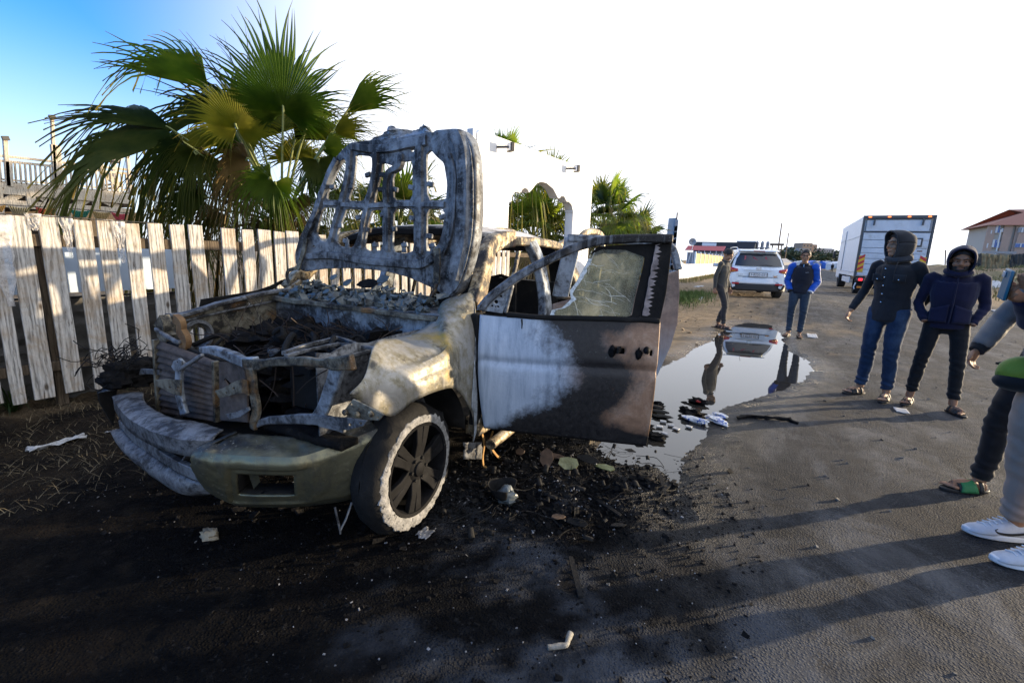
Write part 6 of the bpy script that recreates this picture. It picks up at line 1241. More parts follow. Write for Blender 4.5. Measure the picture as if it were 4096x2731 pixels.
HY = 108; M_hb = lmat('beige_render', (.48, .43, .36), .9); M_hp = lmat('pinkish_brown_render', (.42, .30, .23), .9); M_hr = lmat('brown_roof_tiles', (.28, .12, .085), .8); M_bw = lmat('blue_glass', (.06, .13, .34), .2); M_wf = lmat('white_frame', (.62, .62, .6), .6)
kh = lambda x, y: (3600+x/3.266, 820+y/3.266)
def hq(x, y, dy=0.0): return onY(*kh(x, y), HY+dy)
def hbox(x0, y0, x1, y1, m, name, dy=-.1, th=.25, par=None):
    a, b = hq(x0, y0, dy), hq(x1, y1, dy); return MB().box(((a.x+b.x)/2, HY+dy, (a.z+b.z)/2), (abs(b.x-a.x), th, abs(b.z-a.z))).build(name, m, par or hs, world=True)
a, b = hq(1165, 270), hq(2300, 640); MB().box(((a.x+b.x)/2+.6, HY+6, (a.z+1)/2), (b.x-a.x, 12, a.z-1)).build('wall', M_hb, hs, world=True)
hbox(1560, 270, 2300, 700, M_hp, 'side_bay', -.3, .6); hbox(1365, 255, 1390, 640, M_hp, 'pilaster', -.2, .4); hbox(1525, 250, 1550, 640, M_hp, 'pilaster', -.2, .4); hbox(1150, 270, 1170, 620, M_hp, 'pilaster', -.2, .4)
e0, e1 = hq(1115, 268), hq(2400, 240); rz_ = hq(1620, 112).z
MB().add([(e0.x, HY-1, e0.z), (e1.x, HY-1, e0.z), (e1.x, HY+13, e0.z), (e0.x, HY+13, e0.z), (e0.x+7, HY+6, rz_+1.2), (e1.x-7, HY+6, rz_+1.2)], [(0,1,5,4),(1,2,5),(2,3,4,5),(3,0,4),(3,2,1,0)]).build('roof', M_hr, hs, world=True, smooth=False)
for x0, y0, x1, y1 in ((1170,330,1215,375),(1235,270,1290,365),(1310,310,1358,355),(1190,455,1245,555),(1130,500,1150,560),(1262,490,1290,560),(1510,505,1640,555),(1555,300,1640,358)):
    f_ = hbox(x0-4, y0-4, x1+4, y1+4, M_wf, 'window', -.62 if x0 > 1500 else -.22, .12); hbox(x0, y0, x1, y1, M_bw if x0 not in (1170, 1310, 1555) else M_tg, 'pane', -.72 if x0 > 1500 else -.32, .1, f_); hbox((x0+x1)/2-2, y0, (x0+x1)/2+2, y1, M_wf, 'mullion', -.80 if x0 > 1500 else -.40, .06, f_)
MB().tube([hq(1245, 650, -2), hq(1320, 320, -2)], .08, 6).build('drain_pipe', M_wf, hs, world=True); hbox(1085, 600, 1510, 640, M_gry, 'garden_wall', -4, .3)
# ================================================================== people
def skinm(name, col):
    t = NT(name); c = t.ramp(t.noise(9, 5), [(.3, tuple(x*.78 for x in col)), (.7, tuple(x*1.12 for x in col))]); t.set(base=c, rough=.6, spec=.2); t.b.inputs['Subsurface Weight'].default_value = .05; t.b.inputs['Subsurface Radius'].default_value = (.01, .004, .002); return t.m
def cloth(name, col, var=.25, rough=.9, scale=30, plaid=None, fade=None):
    t = NT(name); n0 = t.noise(5, 6, .6); nf = t.noise(scale*6, 3, .7)
    c = t.ramp(t.math('ADD', t.math('MULTIPLY', n0, .7), t.math('MULTIPLY', nf, .3)), [(.3, tuple(x*(1-var) for x in col)), (.7, tuple(x*(1+var) for x in col))])
    if fade: c = t.mix(t.ramp(t.noise(3.5, 5, .6, stretch=(1, 1, .6), off=(2, 2, 2)), [(.48, 0.0), (.68, .8)]), c, fade)
    if plaid:
        for st, amt in (((.01, .01, 4), .45),):
            wv = t.n('TexWave', wave_type='BANDS', bands_direction='X' if st[0] > 1 else 'Z'); wv.inputs['Scale'].default_value = 1; wv.inputs['Distortion'].default_value = 1.0; mp = t.n('Mapping'); mp.inputs['Scale'].default_value = st; t.l(t.coord('Object'), mp.inputs[0]); t.l(mp.outputs[0], wv.inputs[0])
            c = t.mix(t.ramp(wv.outputs['Fac'], [(.78, 0.0), (.95, amt)]), c, plaid)
    t.set(base=c, rough=rough, spec=.2, sheen=.15); t.bump(t.math('ADD', nf, t.math('MULTIPLY', t.noise(9, 5, .6, .6), 1.0)), .22, .006); return t.m
def remesh(o, vox, sm=4, wr=0.0, wf=9.0, seed=0, folds=()):
    q = o.modifiers.new('r', 'REMESH'); q.mode = 'VOXEL'; q.voxel_size = vox; q.use_smooth_shade = True
    q = o.modifiers.new('s', 'SMOOTH'); q.factor = .5; q.iterations = sm
    m_ = o.data.materials[0]; bake(o); me = o.data
    if not me.materials: me.materials.append(m_)
    if wr or folds:
        n = len(me.vertices); co = np.empty(n*3, np.float32); no = np.empty(n*3, np.float32); me.vertices.foreach_get('co', co); me.vertex_normals.foreach_get('vector', no); co = co.reshape(-1, 3); no = no.reshape(-1, 3); d = np.zeros(n)
        for i in range(n):
            x, y, z = map(float, co[i]); a = mnoise.noise(Vector((x*wf*.6+seed, y*wf*.6, z*wf*1.3))); b = mnoise.noise(Vector((x*wf*1.6+seed, y*wf*1.6+7, z*wf*3.0)))
            v = wr*((1-abs(a)*2.4)*.8+b*.5)
            for (fx_, fy_, fz_, rr_, am_) in folds:
                r2 = ((x-fx_)**2+(y-fy_)**2+(z-fz_)**2)/rr_**2
                if r2 < 4: v += am_*math.exp(-r2)*math.sin(z*95+3*a+x*25+y*18)
            d[i] = v
        co += no*d[:, None].astype(np.float32); me.vertices.foreach_set('co', co.ravel())
    me.polygons.foreach_set('use_smooth', [True]*len(me.polygons)); me.update(); return o
HAIR = mat('black_hair', [(.3, (.006, .005, .005)), (.7, (.022, .018, .016))], 40, rough=.6, bump=.5, bscale=120); EYEW = lmat('eye_white', (.20, .17, .15), .35); EYED = lmat('eye_dark', (.012, .008, .006), .2); LIP = lmat('lips', (.16, .06, .045), .5)
def hand(mb, wr, dirv, palmn, side, curl=.5, s=1.0, thumb_out=.5):
    """palm, four jointed fingers and a thumb; dirv = pointing direction, palmn = palm normal"""
    d = Vector(dirv).normalized(); n = Vector(palmn); n = (n-d*n.dot(d)).normalized(); sd = d.cross(n)*side
    c_ = Vector(wr)+d*.045*s; M_ = Matrix((sd, d, n)).transposed(); mb.ell(c_, (.040*s, .055*s, .018*s), M_, 12, 8)
    for k, (o_, L) in enumerate(((-.030, .072), (-.010, .082), (.010, .078), (.029, .062))):
        p = Vector(wr)+d*.085*s+sd*o_*s; dd_ = d.copy(); pts_ = [p-d*.02*s]; 
        for j, f_ in enumerate((.45, .32, .23)):
            a = curl*(.5+.55*j)*(1+.1*k); pts_.append(pts_[-1]+(d*math.cos(a)+n*math.sin(a))*L*f_*s*1.15)
        mb.tube(spline(pts_, 8), [.0092*s, .0092*s, .0088*s, .0088*s, .0084*s, .0082*s, .0078*s, .0072*s, .0055*s], 7)
    p = Vector(wr)+d*.025*s-sd*.03*s; q_ = (d*.65-sd*thumb_out+n*.45).normalized(); mb.tube(spline([p, p+q_*.03*s, p+q_*.05*s+d*.012*s, p+q_*.058*s+d*.034*s], 8), [.012*s]*5+[.0105*s, .0098*s, .0085*s, .006*s], 7)
    return M_
def make_person(loc, rotz, label, H=1.75, build=1.0, pose=None, skin=None, top=None, bottom=None, shoe='sandal', shoe_m=None, hair='short', hood=None, headrot=(0, 0), beard=False, hands=(True, True), vox=.011, curl=(.5, .5), top_len=.86, sleeve_r=1.0, leg_r=1.0, name='person', collar=True, ankle=.10, group='bystanders', open_front=False):
    s = H/1.75; J = dict(pel=(0, 0, .95), chest=(0, 0, 1.28), neck=(0, 0, 1.47), head=(0, -.015, 1.625), lh=(.095, 0, .92), rh=(-.095, 0, .92), lk=(.105, -.02, .50), rk=(-.105, -.02, .50), la=(.11, .01, .085), ra=(-.11, .01, .085), ltoe=(.13, -.16, .03), rtoe=(-.13, -.16, .03), ls=(.185, 0, 1.415), rs=(-.185, 0, 1.415), le=(.225, .025, 1.13), re=(-.225, .025, 1.13), lw=(.225, -.05, .88), rw=(-.225, -.05, .88), lhd=(0, -.15, -1), rhd=(0, -.15, -1), lhn=(-1, 0, 0), rhn=(1, 0, 0))
    J.update(pose or {}); V = {k: Vector(v)*(s if k not in ('lhd', 'rhd', 'lhn', 'rhn') else 1) for k, v in J.items()}
    root = thing(name, loc, label, 'person', group, rotz); b = build
    # clothes: trousers
    mb = MB(); mb.ell(V['pel']+Vector((0, .01, -.02)), (.155*b*s, .118*b*s, .13*s), None, 16, 10)
    for p in 'lr':
        h_, k_, a_ = V[p+'h'], V[p+'k'], V[p+'a']; am = a_.lerp(k_, ankle); mid1 = h_.lerp(k_, .5)+Vector((0, -.012, 0)); mid2 = k_.lerp(am, .45)+Vector((0, .015, 0))
        mb.tube(spline([h_+Vector((0, 0, .06*s)), h_, mid1, k_, mid2, am], 18), [x*s*leg_r for x in np.interp(np.linspace(0, 1, 19), [0, .2, .4, .6, .8, 1], [.09*b, .098*b, .082*b, .064, .060, .052])], 14)
    tr = mb.build('trousers', bottom, root); remesh(tr, vox, 4, .0065, 8, rotz, [(*V['lk'], .10, .005), (*V['rk'], .10, .005), (*(V['la']+Vector((0, 0, .08))), .10, .008), (*(V['ra']+Vector((0, 0, .08))), .10, .008), (*V['pel'], .12, .003)])
    # clothes: top
    mb = MB(); ch, ne, pe = V['chest'], V['neck'], V['pel']; hem = pe+Vector((0, 0, -.95*s+top_len*s)); wv = ch.lerp(pe, .62)
    mb.tube(spline([hem, hem.lerp(wv, .5), wv, ch+Vector((0, -.005, -.05*s)), ch+Vector((0, 0, .09*s)), ne+Vector((0, .005, -.05*s)), ne+Vector((0, 0, .02*s))], 24), [(x*s*b, y*s*b) for x, y in zip(np.interp(np.linspace(0, 1, 25), [0, .17, .33, .5, .67, .83, 1], [.128, .126, .118, .128, .125, .085, .062]), np.interp(np.linspace(0, 1, 25), [0, .17, .33, .5, .67, .83, 1], [.178, .176, .165, .188, .19, .125, .066]))], 20)
    for p in 'lr':
        S_, E_, W_2 = V[p+'s'], V[p+'e'], V[p+'w']; inn = S_.lerp(ch, .35)
        mb.ell(S_+Vector((0, 0, -.015)), .060*s*b, None, 12, 8)
        mb.tube(spline([inn, S_, S_.lerp(E_, .5), E_, E_.lerp(W_2, .5), W_2.lerp(E_, .06)], 18), [x*s*sleeve_r*b for x in np.interp(np.linspace(0, 1, 19), [0, .2, .4, .6, .8, 1], [.052, .056, .050, .046, .042, .036])], 12)
    tp = mb.build('jacket', top, root); remesh(tp, vox, 5, .0055, 5, rotz+3, [(*V['le'], .09, .003), (*V['re'], .09, .003), (*wv, .14, .0015), (*V['lw'], .10, .003), (*V['rw'], .10, .003)])
    # body: one skin surface
    mb = MB(); hd = V['head']; HM = Matrix.Rotation(headrot[0], 3, 'Z') @ Matrix.Rotation(headrot[1], 3, 'X'); hs_ = s*1.0
    def hp(x, y, z): return hd+HM @ Vector((x*hs_, y*hs_, z*hs_))
    mb.ell(hp(0, .012, .03), (.077*hs_, .096*hs_, .098*hs_), HM, 20, 14); mb.ell(hp(0, -.030, -.035), (.062*hs_, .062*hs_, .075*hs_), HM, 16, 12); mb.ell(hp(0, -.060, -.088), (.036*hs_, .030*hs_, .030*hs_), HM, 12, 8)
    mb.tube([hp(0, -.086, .022), hp(0, -.104, -.012), hp(0, -.098, -.024)], [.010*hs_, .0155*hs_, .012*hs_], 8); mb.ell(hp(0, -.079, .040), (.054*hs_, .017*hs_, .011*hs_), HM, 12, 6)
    for q_ in (-1, 1): mb.ell(hp(q_*.040, -.068, -.020), (.026*hs_, .022*hs_, .024*hs_), HM, 10, 8); mb.ell(hp(q_*.080, .012, .0), (.010*hs_, .020*hs_, .032*hs_), HM, 10, 8); mb.ell(hp(q_*.014, -.094, -.020), (.010*hs_, .010*hs_, .009*hs_), HM, 8, 6)
    mb.ell(hp(0, -.088, -.052), (.026*hs_, .010*hs_, .007*hs_), HM, 10, 6); mb.ell(hp(0, -.086, -.063), (.023*hs_, .010*hs_, .007*hs_), HM, 10, 6)
    mb.tube([ne+Vector((0, .01, -.08*s)), ne+Vector((0, .005, 0)), hp(0, .015, -.06)], [.06*s, .054*s, .052*s], 14); mb.tube([pe, ch, ne+Vector((0, 0, -.06*s))], [.08*s, .09*s, .05*s], 10)
    for i, p in enumerate('lr'):
        S_, E_, W_2 = V[p+'s'], V[p+'e'], V[p+'w']; mb.tube([ch+(S_-ch)*.6, S_, E_, W_2], [.03*s, .035*s, .034*s, .027*s], 10); mb.tube([pe, V[p+'h'], V[p+'k'], V[p+'a']], [.05*s, .055*s, .042*s, .036*s], 10)
        if hands[i]: hand(mb, W_2, V[p+'hd'], V[p+'hn'], 1 if p == 'l' else -1, curl[i], s)
        a_, t_ = V[p+'a'], V[p+'toe']; fd = Vector((t_.x-a_.x, t_.y-a_.y, 0)).normalized(); fs_ = Vector((-fd.y, fd.x, 0)); zf = .028*s if shoe == 'sandal' else .03*s
        if shoe == 'sandal':
            heel = Vector((a_.x, a_.y, zf))-fd*.045*s; mb.tube(spline([heel+Vector((0, 0, .012)), a_*.55+Vector((a_.x, a_.y, 0))*.45+Vector((0, 0, -.01)), Vector((a_.x, a_.y, zf+.024))+fd*.07*s, Vector((t_.x, t_.y, zf+.012))-fd*.03*s], 10), [(.022*s, .030*s)]*3+[(.028*s, .034*s)]*3+[(.024*s, .040*s)]*3+[(.014*s, .042*s)]*2, 10)
            for k in range(5): q0 = Vector((t_.x, t_.y, zf+.010))-fd*(.035+.006*k)*s+fs_*(-.034+.0165*k)*s; mb.tube([q0, q0+fd*.03*s, q0+fd*(.052-.004*k)*s], [.011*s, .0105*s, .007*s], 7)
        else: mb.tube([Vector((a_.x, a_.y, .07*s)), Vector((a_.x, a_.y, .06*s)).lerp(Vector((t_.x, t_.y, .055*s)), .45)], .022*s, 8)
    bd = mb.build('body', skin, root); remesh(bd, .0065 if vox < .012 else .009, 3)
    # face details, hair
    for q_ in (-1, 1):
        e_ = MB().ell(hp(q_*.031, -.0795, .012), (.0125*hs_, .008*hs_, .0055*hs_), HM, 10, 6).build('eye', EYEW, root); MB().ell(hp(q_*.031, -.0868, .012), (.0062*hs_, .003*hs_, .0060*hs_), HM, 8, 6).build('iris', EYED, e_)
        MB().strip([hp(q_*.012, -.096, .033), hp(q_*.032, -.093, .041), hp(q_*.054, -.080, .035)], .008*hs_, .006*hs_, Vector((0, 0, 1))).build('eyebrow', HAIR, root)
        MB().strip([hp(q_*.018, -.087, .019), hp(q_*.031, -.088, .0215), hp(q_*.046, -.080, .017)], .004*hs_, .004*hs_, Vector((0, 0, 1))).build('eyelid', skin, root)
    MB().strip([hp(-.025, -.092, -.058), hp(0, -.0985, -.0575), hp(.025, -.092, -.058)], .005*hs_, .007*hs_, Vector((0, 0, 1))).build('mouth', LIP, root)
    if hair:
        def hr(u, v):
            th_ = 2*math.pi*u; ph = v*math.pi*.60; front = max(0, -math.sin(th_)); ph *= 1-.42*front**1.5
            d = Vector((math.sin(ph)*math.cos(th_), math.sin(ph)*math.sin(th_), math.cos(ph))); k = 1+.03*nz(d.x*9, d.y*9, d.z*9); return hp(d.x*.0835*k, .012+d.y*.1025*k, .035+d.z*.1035*k)
        MB().grid(hr, 32, 14).build('hair', HAIR, root, solid=.006)
    if beard:
        o = MB().grid(lambda u, v: hp(math.sin((u-.5)*2.6)*.0665, -.028-math.cos((u-.5)*2.6)*.0665-.006*math.sin(math.pi*v), lerp(-.045, -.108, v)+.018*abs(2*u-1)), 20, 6, mask=lambda u, v: not (abs(u-.5) < .13 and v < .38)).build('beard', HAIR, root, solid=.003)
        MB().strip([hp(-.028, -.095, -.043), hp(0, -.102, -.038), hp(.028, -.095, -.043)], .010*hs_, .006*hs_, Vector((0, 0, 1))).build('moustache', HAIR, root)
    if hood:
        def hf(u, v):                    # u round the opening, v towards the back of the head
            a = 2*math.pi*u; rx_, rz_ = .098+.018*math.sin(math.pi*min(1, v*1.15)), .128+.012*math.sin(math.pi*v); k = math.cos(v*math.pi/2)**.55; y = lerp(-.075, .135, math.sin(v*math.pi/2)**1.1)
            p = Vector((math.cos(a)*rx_*k, y-.022*max(0, math.sin(a))*(1-v), .014+math.sin(a)*rz_*k-(.035*max(0, -math.sin(a)))*(1-.6*v))); p += Vector((nz(p.x*14, p.y*14, p.z*14), nz(p.y*14, p.z*14, p.x*14), nz(p.z*14, p.x*14, p.y*14)))*.007
            return hp(*p)
        MB().grid(hf, 40, 16).build('hood', hood, root, solid=.008)
        MB().tube([hf(i/40, 0) for i in range(41)], .0075*s, 6, caps=False).build('hood_hem', hood, root)
        MB().tube(spline([ne+Vector((math.cos(a)*.085*s, math.sin(a)*.085*s-.01, .015*s+.02*math.sin(a))) for a in np.linspace(0, 2*math.pi, 13)], 30), .034*s, 8, caps=False).wobble(.01, 14).build('hood_base', hood, root)
    elif collar:
        MB().tube(spline([ne+Vector((math.cos(a)*.068*s, math.sin(a)*.072*s-.006, .012*s+.016*math.sin(a))) for a in np.linspace(-math.pi/2+.35, 1.5*math.pi-.35, 13)], 26), (.016*s), 8).build('collar', top, root)
    # shoes
    for p in 'lr':
        a_, t_ = V[p+'a'], V[p+'toe']; fd = Vector((t_.x-a_.x, t_.y-a_.y, 0)).normalized(); fs_ = Vector((-fd.y, fd.x, 0)); a0 = Vector((a_.x, a_.y, 0)); L = (Vector((t_.x, t_.y, 0))-a0).length
        sole = []
        for k in range(22):
            a = 2*math.pi*k/22; cx_ = math.cos(a); sole.append(a0+fd*(lerp(-.075*s, L+.035*s, .5+.5*cx_))+fs_*math.sin(a)*.046*s*(1+.12*cx_))
        base = min(a_.z-.085*s, 0)*0
        if shoe == 'sandal':
            MB().prism([q_+Vector((0, 0, .006)) for q_ in sole], (0, 0, .020*s)).build('sandal_sole', shoe_m, root, bevel=.004)
            for f0, wd in ((.62, .030), (.42, .022), (.05, .018)): c0 = a0+fd*L*f0; MB().strip([c0+fs_*.047*s+Vector((0, 0, .02)), c0+fs_*.036*s+Vector((0, 0, .052*s+.01*(1-f0))), c0+Vector((0, 0, .066*s+.03*(.7-f0))), c0-fs_*.036*s+Vector((0, 0, .052*s+.01*(1-f0))), c0-fs_*.047*s+Vector((0, 0, .02))], wd*s*1.3, .006, [Vector((0, 0, 1))]*5 if False else Vector(fd)).build('sandal_strap', shoe_m, root) if False else MB().grid(lambda u, v: c0+fd*(v-.5)*wd*s*1.4+fs_*math.cos(math.pi*u)*.048*s+Vector((0, 0, .018+math.sin(math.pi*u)*(.048*s+.05*max(0, .55-f0)*s))), 12, 3).build('sandal_strap', shoe_m, root, solid=.005)
    return root, V, hp
SK1, SK2 = skinm('skin_tan', (.40, .225, .135)), skinm('skin_brown', (.32, .17, .10)); SANDAL = lmat('sandal_black', (.014, .013, .012), .6)
ln_ = []
# boy looking down at the puddle
root, V, hp = make_person((-1.06, 10.70, gz(-1.06, 10.7)), R(76), 'boy in olive-grey shirt and dark trousers looking down beside the white car', 1.72, .92, dict(lk=(.09, -.10, .50), la=(.10, .03, .095), ltoe=(.11, -.14, .03), rk=(-.095, -.15, .52), ra=(-.09, -.17, .09), rtoe=(-.10, -.34, .03), head=(0, -.055, 1.585), neck=(0, -.015, 1.455), rw=(-.235, .045, .87), re=(-.235, .06, 1.13), lw=(.22, -.10, .87), le=(.24, .0, 1.12), lhd=(0, -.3, -1), rhd=(0, .1, -1)), SK1, cloth('olive_grey_shirt', (.072, .068, .058)), cloth('dark_grey_trousers', (.045, .042, .040), .3), 'sandal', SANDAL, 'short', None, (0, R(28)), top_len=.80, leg_r=.93, curl=(.9, 1.2), vox=.012)
MB().tube([V['chest']+Vector((.0, -.128, .12)), V['chest']+Vector((0, -.135, -.1)), V['pel']+Vector((0, -.13, -.05))], .006, 5).build('shirt_placket', SANDAL, root)
# boy with glasses
M_jb, M_jd = cloth('tracksuit_blue', (.010, .085, .42), .2, .6), cloth('tracksuit_navy', (.012, .014, .022), .25, .7); M_str = lmat('white_stripe', (.62, .64, .68), .7); M_jean = cloth('blue_jeans', (.030, .046, .066), .35, .85, fade=(.075, .10, .13))
root, V, hp = make_person((.37, 10.52, gz(.37, 10.52)), R(-6), 'boy with glasses in blue and navy track jacket, hands in jeans pockets', 1.70, .98, dict(le=(.245, .06, 1.13), lw=(.165, -.075, .93), re=(-.245, .06, 1.13), rw=(-.165, -.075, .93), la=(.09, .02, .085), ltoe=(.13, -.13, .03), ra=(-.10, .0, .085), rtoe=(-.16, -.14, .03)), SK1, M_jd, M_jean, 'sandal', SANDAL, 'short', None, (R(4), R(6)), hands=(False, False), top_len=.90, sleeve_r=1.12, leg_r=1.0, vox=.012)
for p in 'lr':
    S_, E_, W_2 = V[p+'s'], V[p+'e'], V[p+'w']; sg = 1 if p == 'l' else -1
    sl_ = MB().tube(spline([S_+Vector((-.05*sg, 0, .02)), S_+Vector((.012*sg, 0, .0)), S_.lerp(E_, .5), E_, E_.lerp(W_2, .5), W_2.lerp(E_, .08)], 20), list(np.interp(np.linspace(0, 1, 21), [0, .2, .4, .6, .8, 1], [.062, .074, .066, .062, .060, .052])), 14).build('blue_sleeve', M_jb, root); remesh(sl_, .010, 3, .007, 8, 5, [(*E_, .09, .008)])
    for o_ in (-.018, .012, .042):
        sp_ = spline([S_+Vector((-.03*sg, -.03+o_, .066)), S_+Vector((.062*sg, -.02+o_, .02)), S_.lerp(E_, .5)+Vector((.068*sg, -.01+o_, 0)), E_+Vector((.066*sg, .0+o_, 0)), E_.lerp(W_2, .5)+Vector((.060*sg, .01+o_*.8, 0)), W_2+Vector((.052*sg, .02+o_*.7, .02))], 18); MB().tube(sp_, .0065, 5).build('sleeve_stripe', M_str, root)
    MB().tube([W_2.lerp(E_, .10), W_2.lerp(E_, .0)], .052, 12).build('cuff', M_str if p == 'l' else M_jd, root)
gls = MB()
for q_ in (-1, 1): gls.tube([hp(q_*.034+.028*math.cos(a), -.099, .010+.021*math.sin(a)) for a in np.linspace(0, 2*math.pi, 19)], .0028, 5, caps=False); gls.tube([hp(q_*.062, -.097, .014), hp(q_*.082, .0, .014)], .0022, 5)
gls.tube([hp(-.008, -.104, .014), hp(.008, -.104, .014)], .0025, 5).build('glasses', SANDAL, root)
MB().strip([V['chest']+Vector((.045, -.141, .03)), V['chest']+Vector((.095, -.136, .04))], .012, .004, Vector((0, 0, 1))).build('chest_mark', M_str, root); MB().tube([V['neck']+Vector((0, -.085, .0)), V['neck']+Vector((0, -.10, -.05))], .005, 5).build('zip', M_chrome, root)
# hooded man in dark plaid overshirt
M_pl = cloth('plaid_overshirt', (.015, .015, .017), .5, .9, fade=(.03, .031, .033)); M_hd = cloth('charcoal_hood', (.020, .021, .024), .4, fade=(.05, .055, .06)); M_jn2 = cloth('washed_jeans', (.012, .028, .060), .35, .85, fade=(.06, .10, .165))
root, V, hp = make_person((1.06, 6.28, gz(1.06, 6.28)), R(-36), 'hooded man in dark plaid overshirt and washed blue jeans, head turned aside', 1.80, .97, dict(le=(.25, .12, 1.14), lw=(.15, .19, .96), re=(-.265, .0, 1.14), rw=(-.31, -.12, .91), rhd=(-.15, -.5, -1), rhn=(1, .2, 0), lhd=(-.6, .2, -.8), lk=(.10, -.03, .50), rk=(-.10, -.05, .50), la=(.11, .0, .085), ltoe=(.16, -.15, .03), ra=(-.13, -.03, .085), rtoe=(-.18, -.18, .03), head=(-.01, -.03, 1.62)), SK1, M_pl, M_jn2, 'sandal', SANDAL, 'short', M_hd, (R(-30), R(3)), hands=(False, True), top_len=.84, sleeve_r=1.02, leg_r=1.02, curl=(.5, 1.0), vox=.010)
for k in range(6): MB().lathe(V['chest']+Vector((-.035, -.148+.006*k, .10-k*.088)), (0, -1, .05), [(.007, 0), (.007, .004), (.0005, .006)], 10).build('snap_button', M_chrome, root)
for q_ in (-1, 1):
    MB().grid(lambda u, v: V['chest']+Vector((q_*.098+(u-.5)*.11, -.140+.035*abs(q_*.098+(u-.5)*.11)*2, .045-.075*v*(1 if u else 1)-.012*(1-abs(2*u-1))*v*.5)), 8, 3).build('pocket_flap', M_pl, root, solid=.006); MB().lathe(V['chest']+Vector((q_*.098, -.142, -.01)), (0, -1, 0), [(.007, 0), (.007, .006), (.0005, .008)], 10).build('snap_button', M_chrome, root)
    MB().tube(spline([V['neck']+Vector((q_*.05, -.10, .02)), V['chest']+Vector((q_*.06, -.155, .12)), V['chest']+Vector((q_*.055, -.16, .02))], 8), .003, 5).build('hood_cord', SANDAL, root)
# hooded man in navy zip hoodie
M_nv = cloth('navy_hoodie', (.011, .011, .031), .3, .92); M_bkt = cloth('black_trousers', (.008, .008, .009), .4, .8)
root, V, hp = make_person((1.50, 6.12, gz(1.5, 6.12)), R(-10), 'bearded man in navy zip hoodie with hood up, looking down, hands in pockets', 1.72, .93, dict(chest=(0, -.04, 1.25), neck=(0, -.06, 1.42), head=(0, -.115, 1.545), ls=(.19, -.03, 1.375), rs=(-.19, -.03, 1.375), le=(.245, .03, 1.10), lw=(.175, -.09, .92), re=(-.245, .03, 1.10), rw=(-.175, -.09, .92), lk=(.14, -.04, .50), la=(.17, -.03, .085), ltoe=(.25, -.15, .03), rk=(-.14, .0, .50), ra=(-.17, .05, .085), rtoe=(-.20, -.09, .03)), SK2, M_nv, M_bkt, 'sandal', SANDAL, 'short', M_nv, (R(-3), R(17)), beard=True, hands=(False, False), top_len=.87, sleeve_r=1.05, leg_r=.92, ankle=.16, vox=.010)
MB().tube([V['neck']+Vector((0, -.10, -.01)), V['chest']+Vector((0, -.148, .05)), V['chest']+Vector((0, -.152, -.15)), V['pel']+Vector((0, -.14, -.03))], .006, 6).build('zip', M_nv, root)
for q_ in (-1, 1): MB().grid(lambda u, v: V['pel']+Vector((q_*(.02+.13*u), -.150+.05*u*u, lerp(.16-.05*u, -.02, v))), 8, 6).build('pouch_pocket', M_nv, root, solid=.008)
# man in grey padded jacket at the right edge, partly out of the picture
M_gj = cloth('grey_padded_jacket', (.115, .112, .108), .2, .55); M_gh = cloth('light_grey_hoodie', (.22, .23, .25), .2, .9)
gp = Vector((1.50, 3.89, 0)); gp.z = gz(1.5, 3.89)
root, V, hp = make_person(gp, R(-62), 'man in grey padded jacket and black trousers wearing green-strapped slides', 1.76, 1.12, dict(re=(-.30, -.10, 1.12), rw=(-.24, -.27, .93), rhd=(.0, -.45, -1), rhn=(.9, .3, 0), rk=(-.12, -.16, .50), ra=(-.14, -.17, .085), rtoe=(-.15, -.36, .03), lk=(.12, .05, .5), la=(.13, .12, .085), ltoe=(.15, -.06, .03)), SK2, M_gj, M_bkt, 'sandal', SANDAL, 'short', None, (0, 0), top_len=.80, sleeve_r=1.18, leg_r=.95, ankle=.04, curl=(.6, .85), vox=.010)
for p in 'lr':
    a_, t_ = V[p+'a'], V[p+'toe']; fd = Vector((t_.x-a_.x, t_.y-a_.y, 0)).normalized(); fs_ = Vector((-fd.y, fd.x, 0)); c0 = Vector((a_.x, a_.y, 0))+fd*.085
    MB().grid(lambda u, v: c0+fd*(v-.5)*(.105-.03*math.sin(math.pi*u))+fs_*math.cos(math.pi*u)*.053+Vector((0, 0, .018+math.sin(math.pi*u)*(.056-.016*v+.012))), 14, 5).build('slide_strap', lmat('green_strap', (.02, .17, .05), .7), root, solid=.006)
W_2, E_ = V['rw'], V['re']; MB().tube([W_2.lerp(E_, -.05), W_2.lerp(E_, .12)], [.040, .050], 14).build('knit_cuff', M_bkt, root)
mb = MB()
MB().grid(lambda u, v: V['chest']+Vector((lerp(-.02, .03, u), -.152-.01*math.sin(v*3), lerp(.15, -.32, v))), 3, 14).build('jacket_placket', M_bkt, root, solid=.01)
MB().tube(spline([V['neck']+Vector((math.cos(a)*.09, math.sin(a)*.09-.01, -.005+.02*math.sin(a))) for a in np.linspace(0, 2*math.pi, 13)], 26), .045, 8, caps=False).wobble(.012, 12).build('hoodie_collar', M_gh, root)
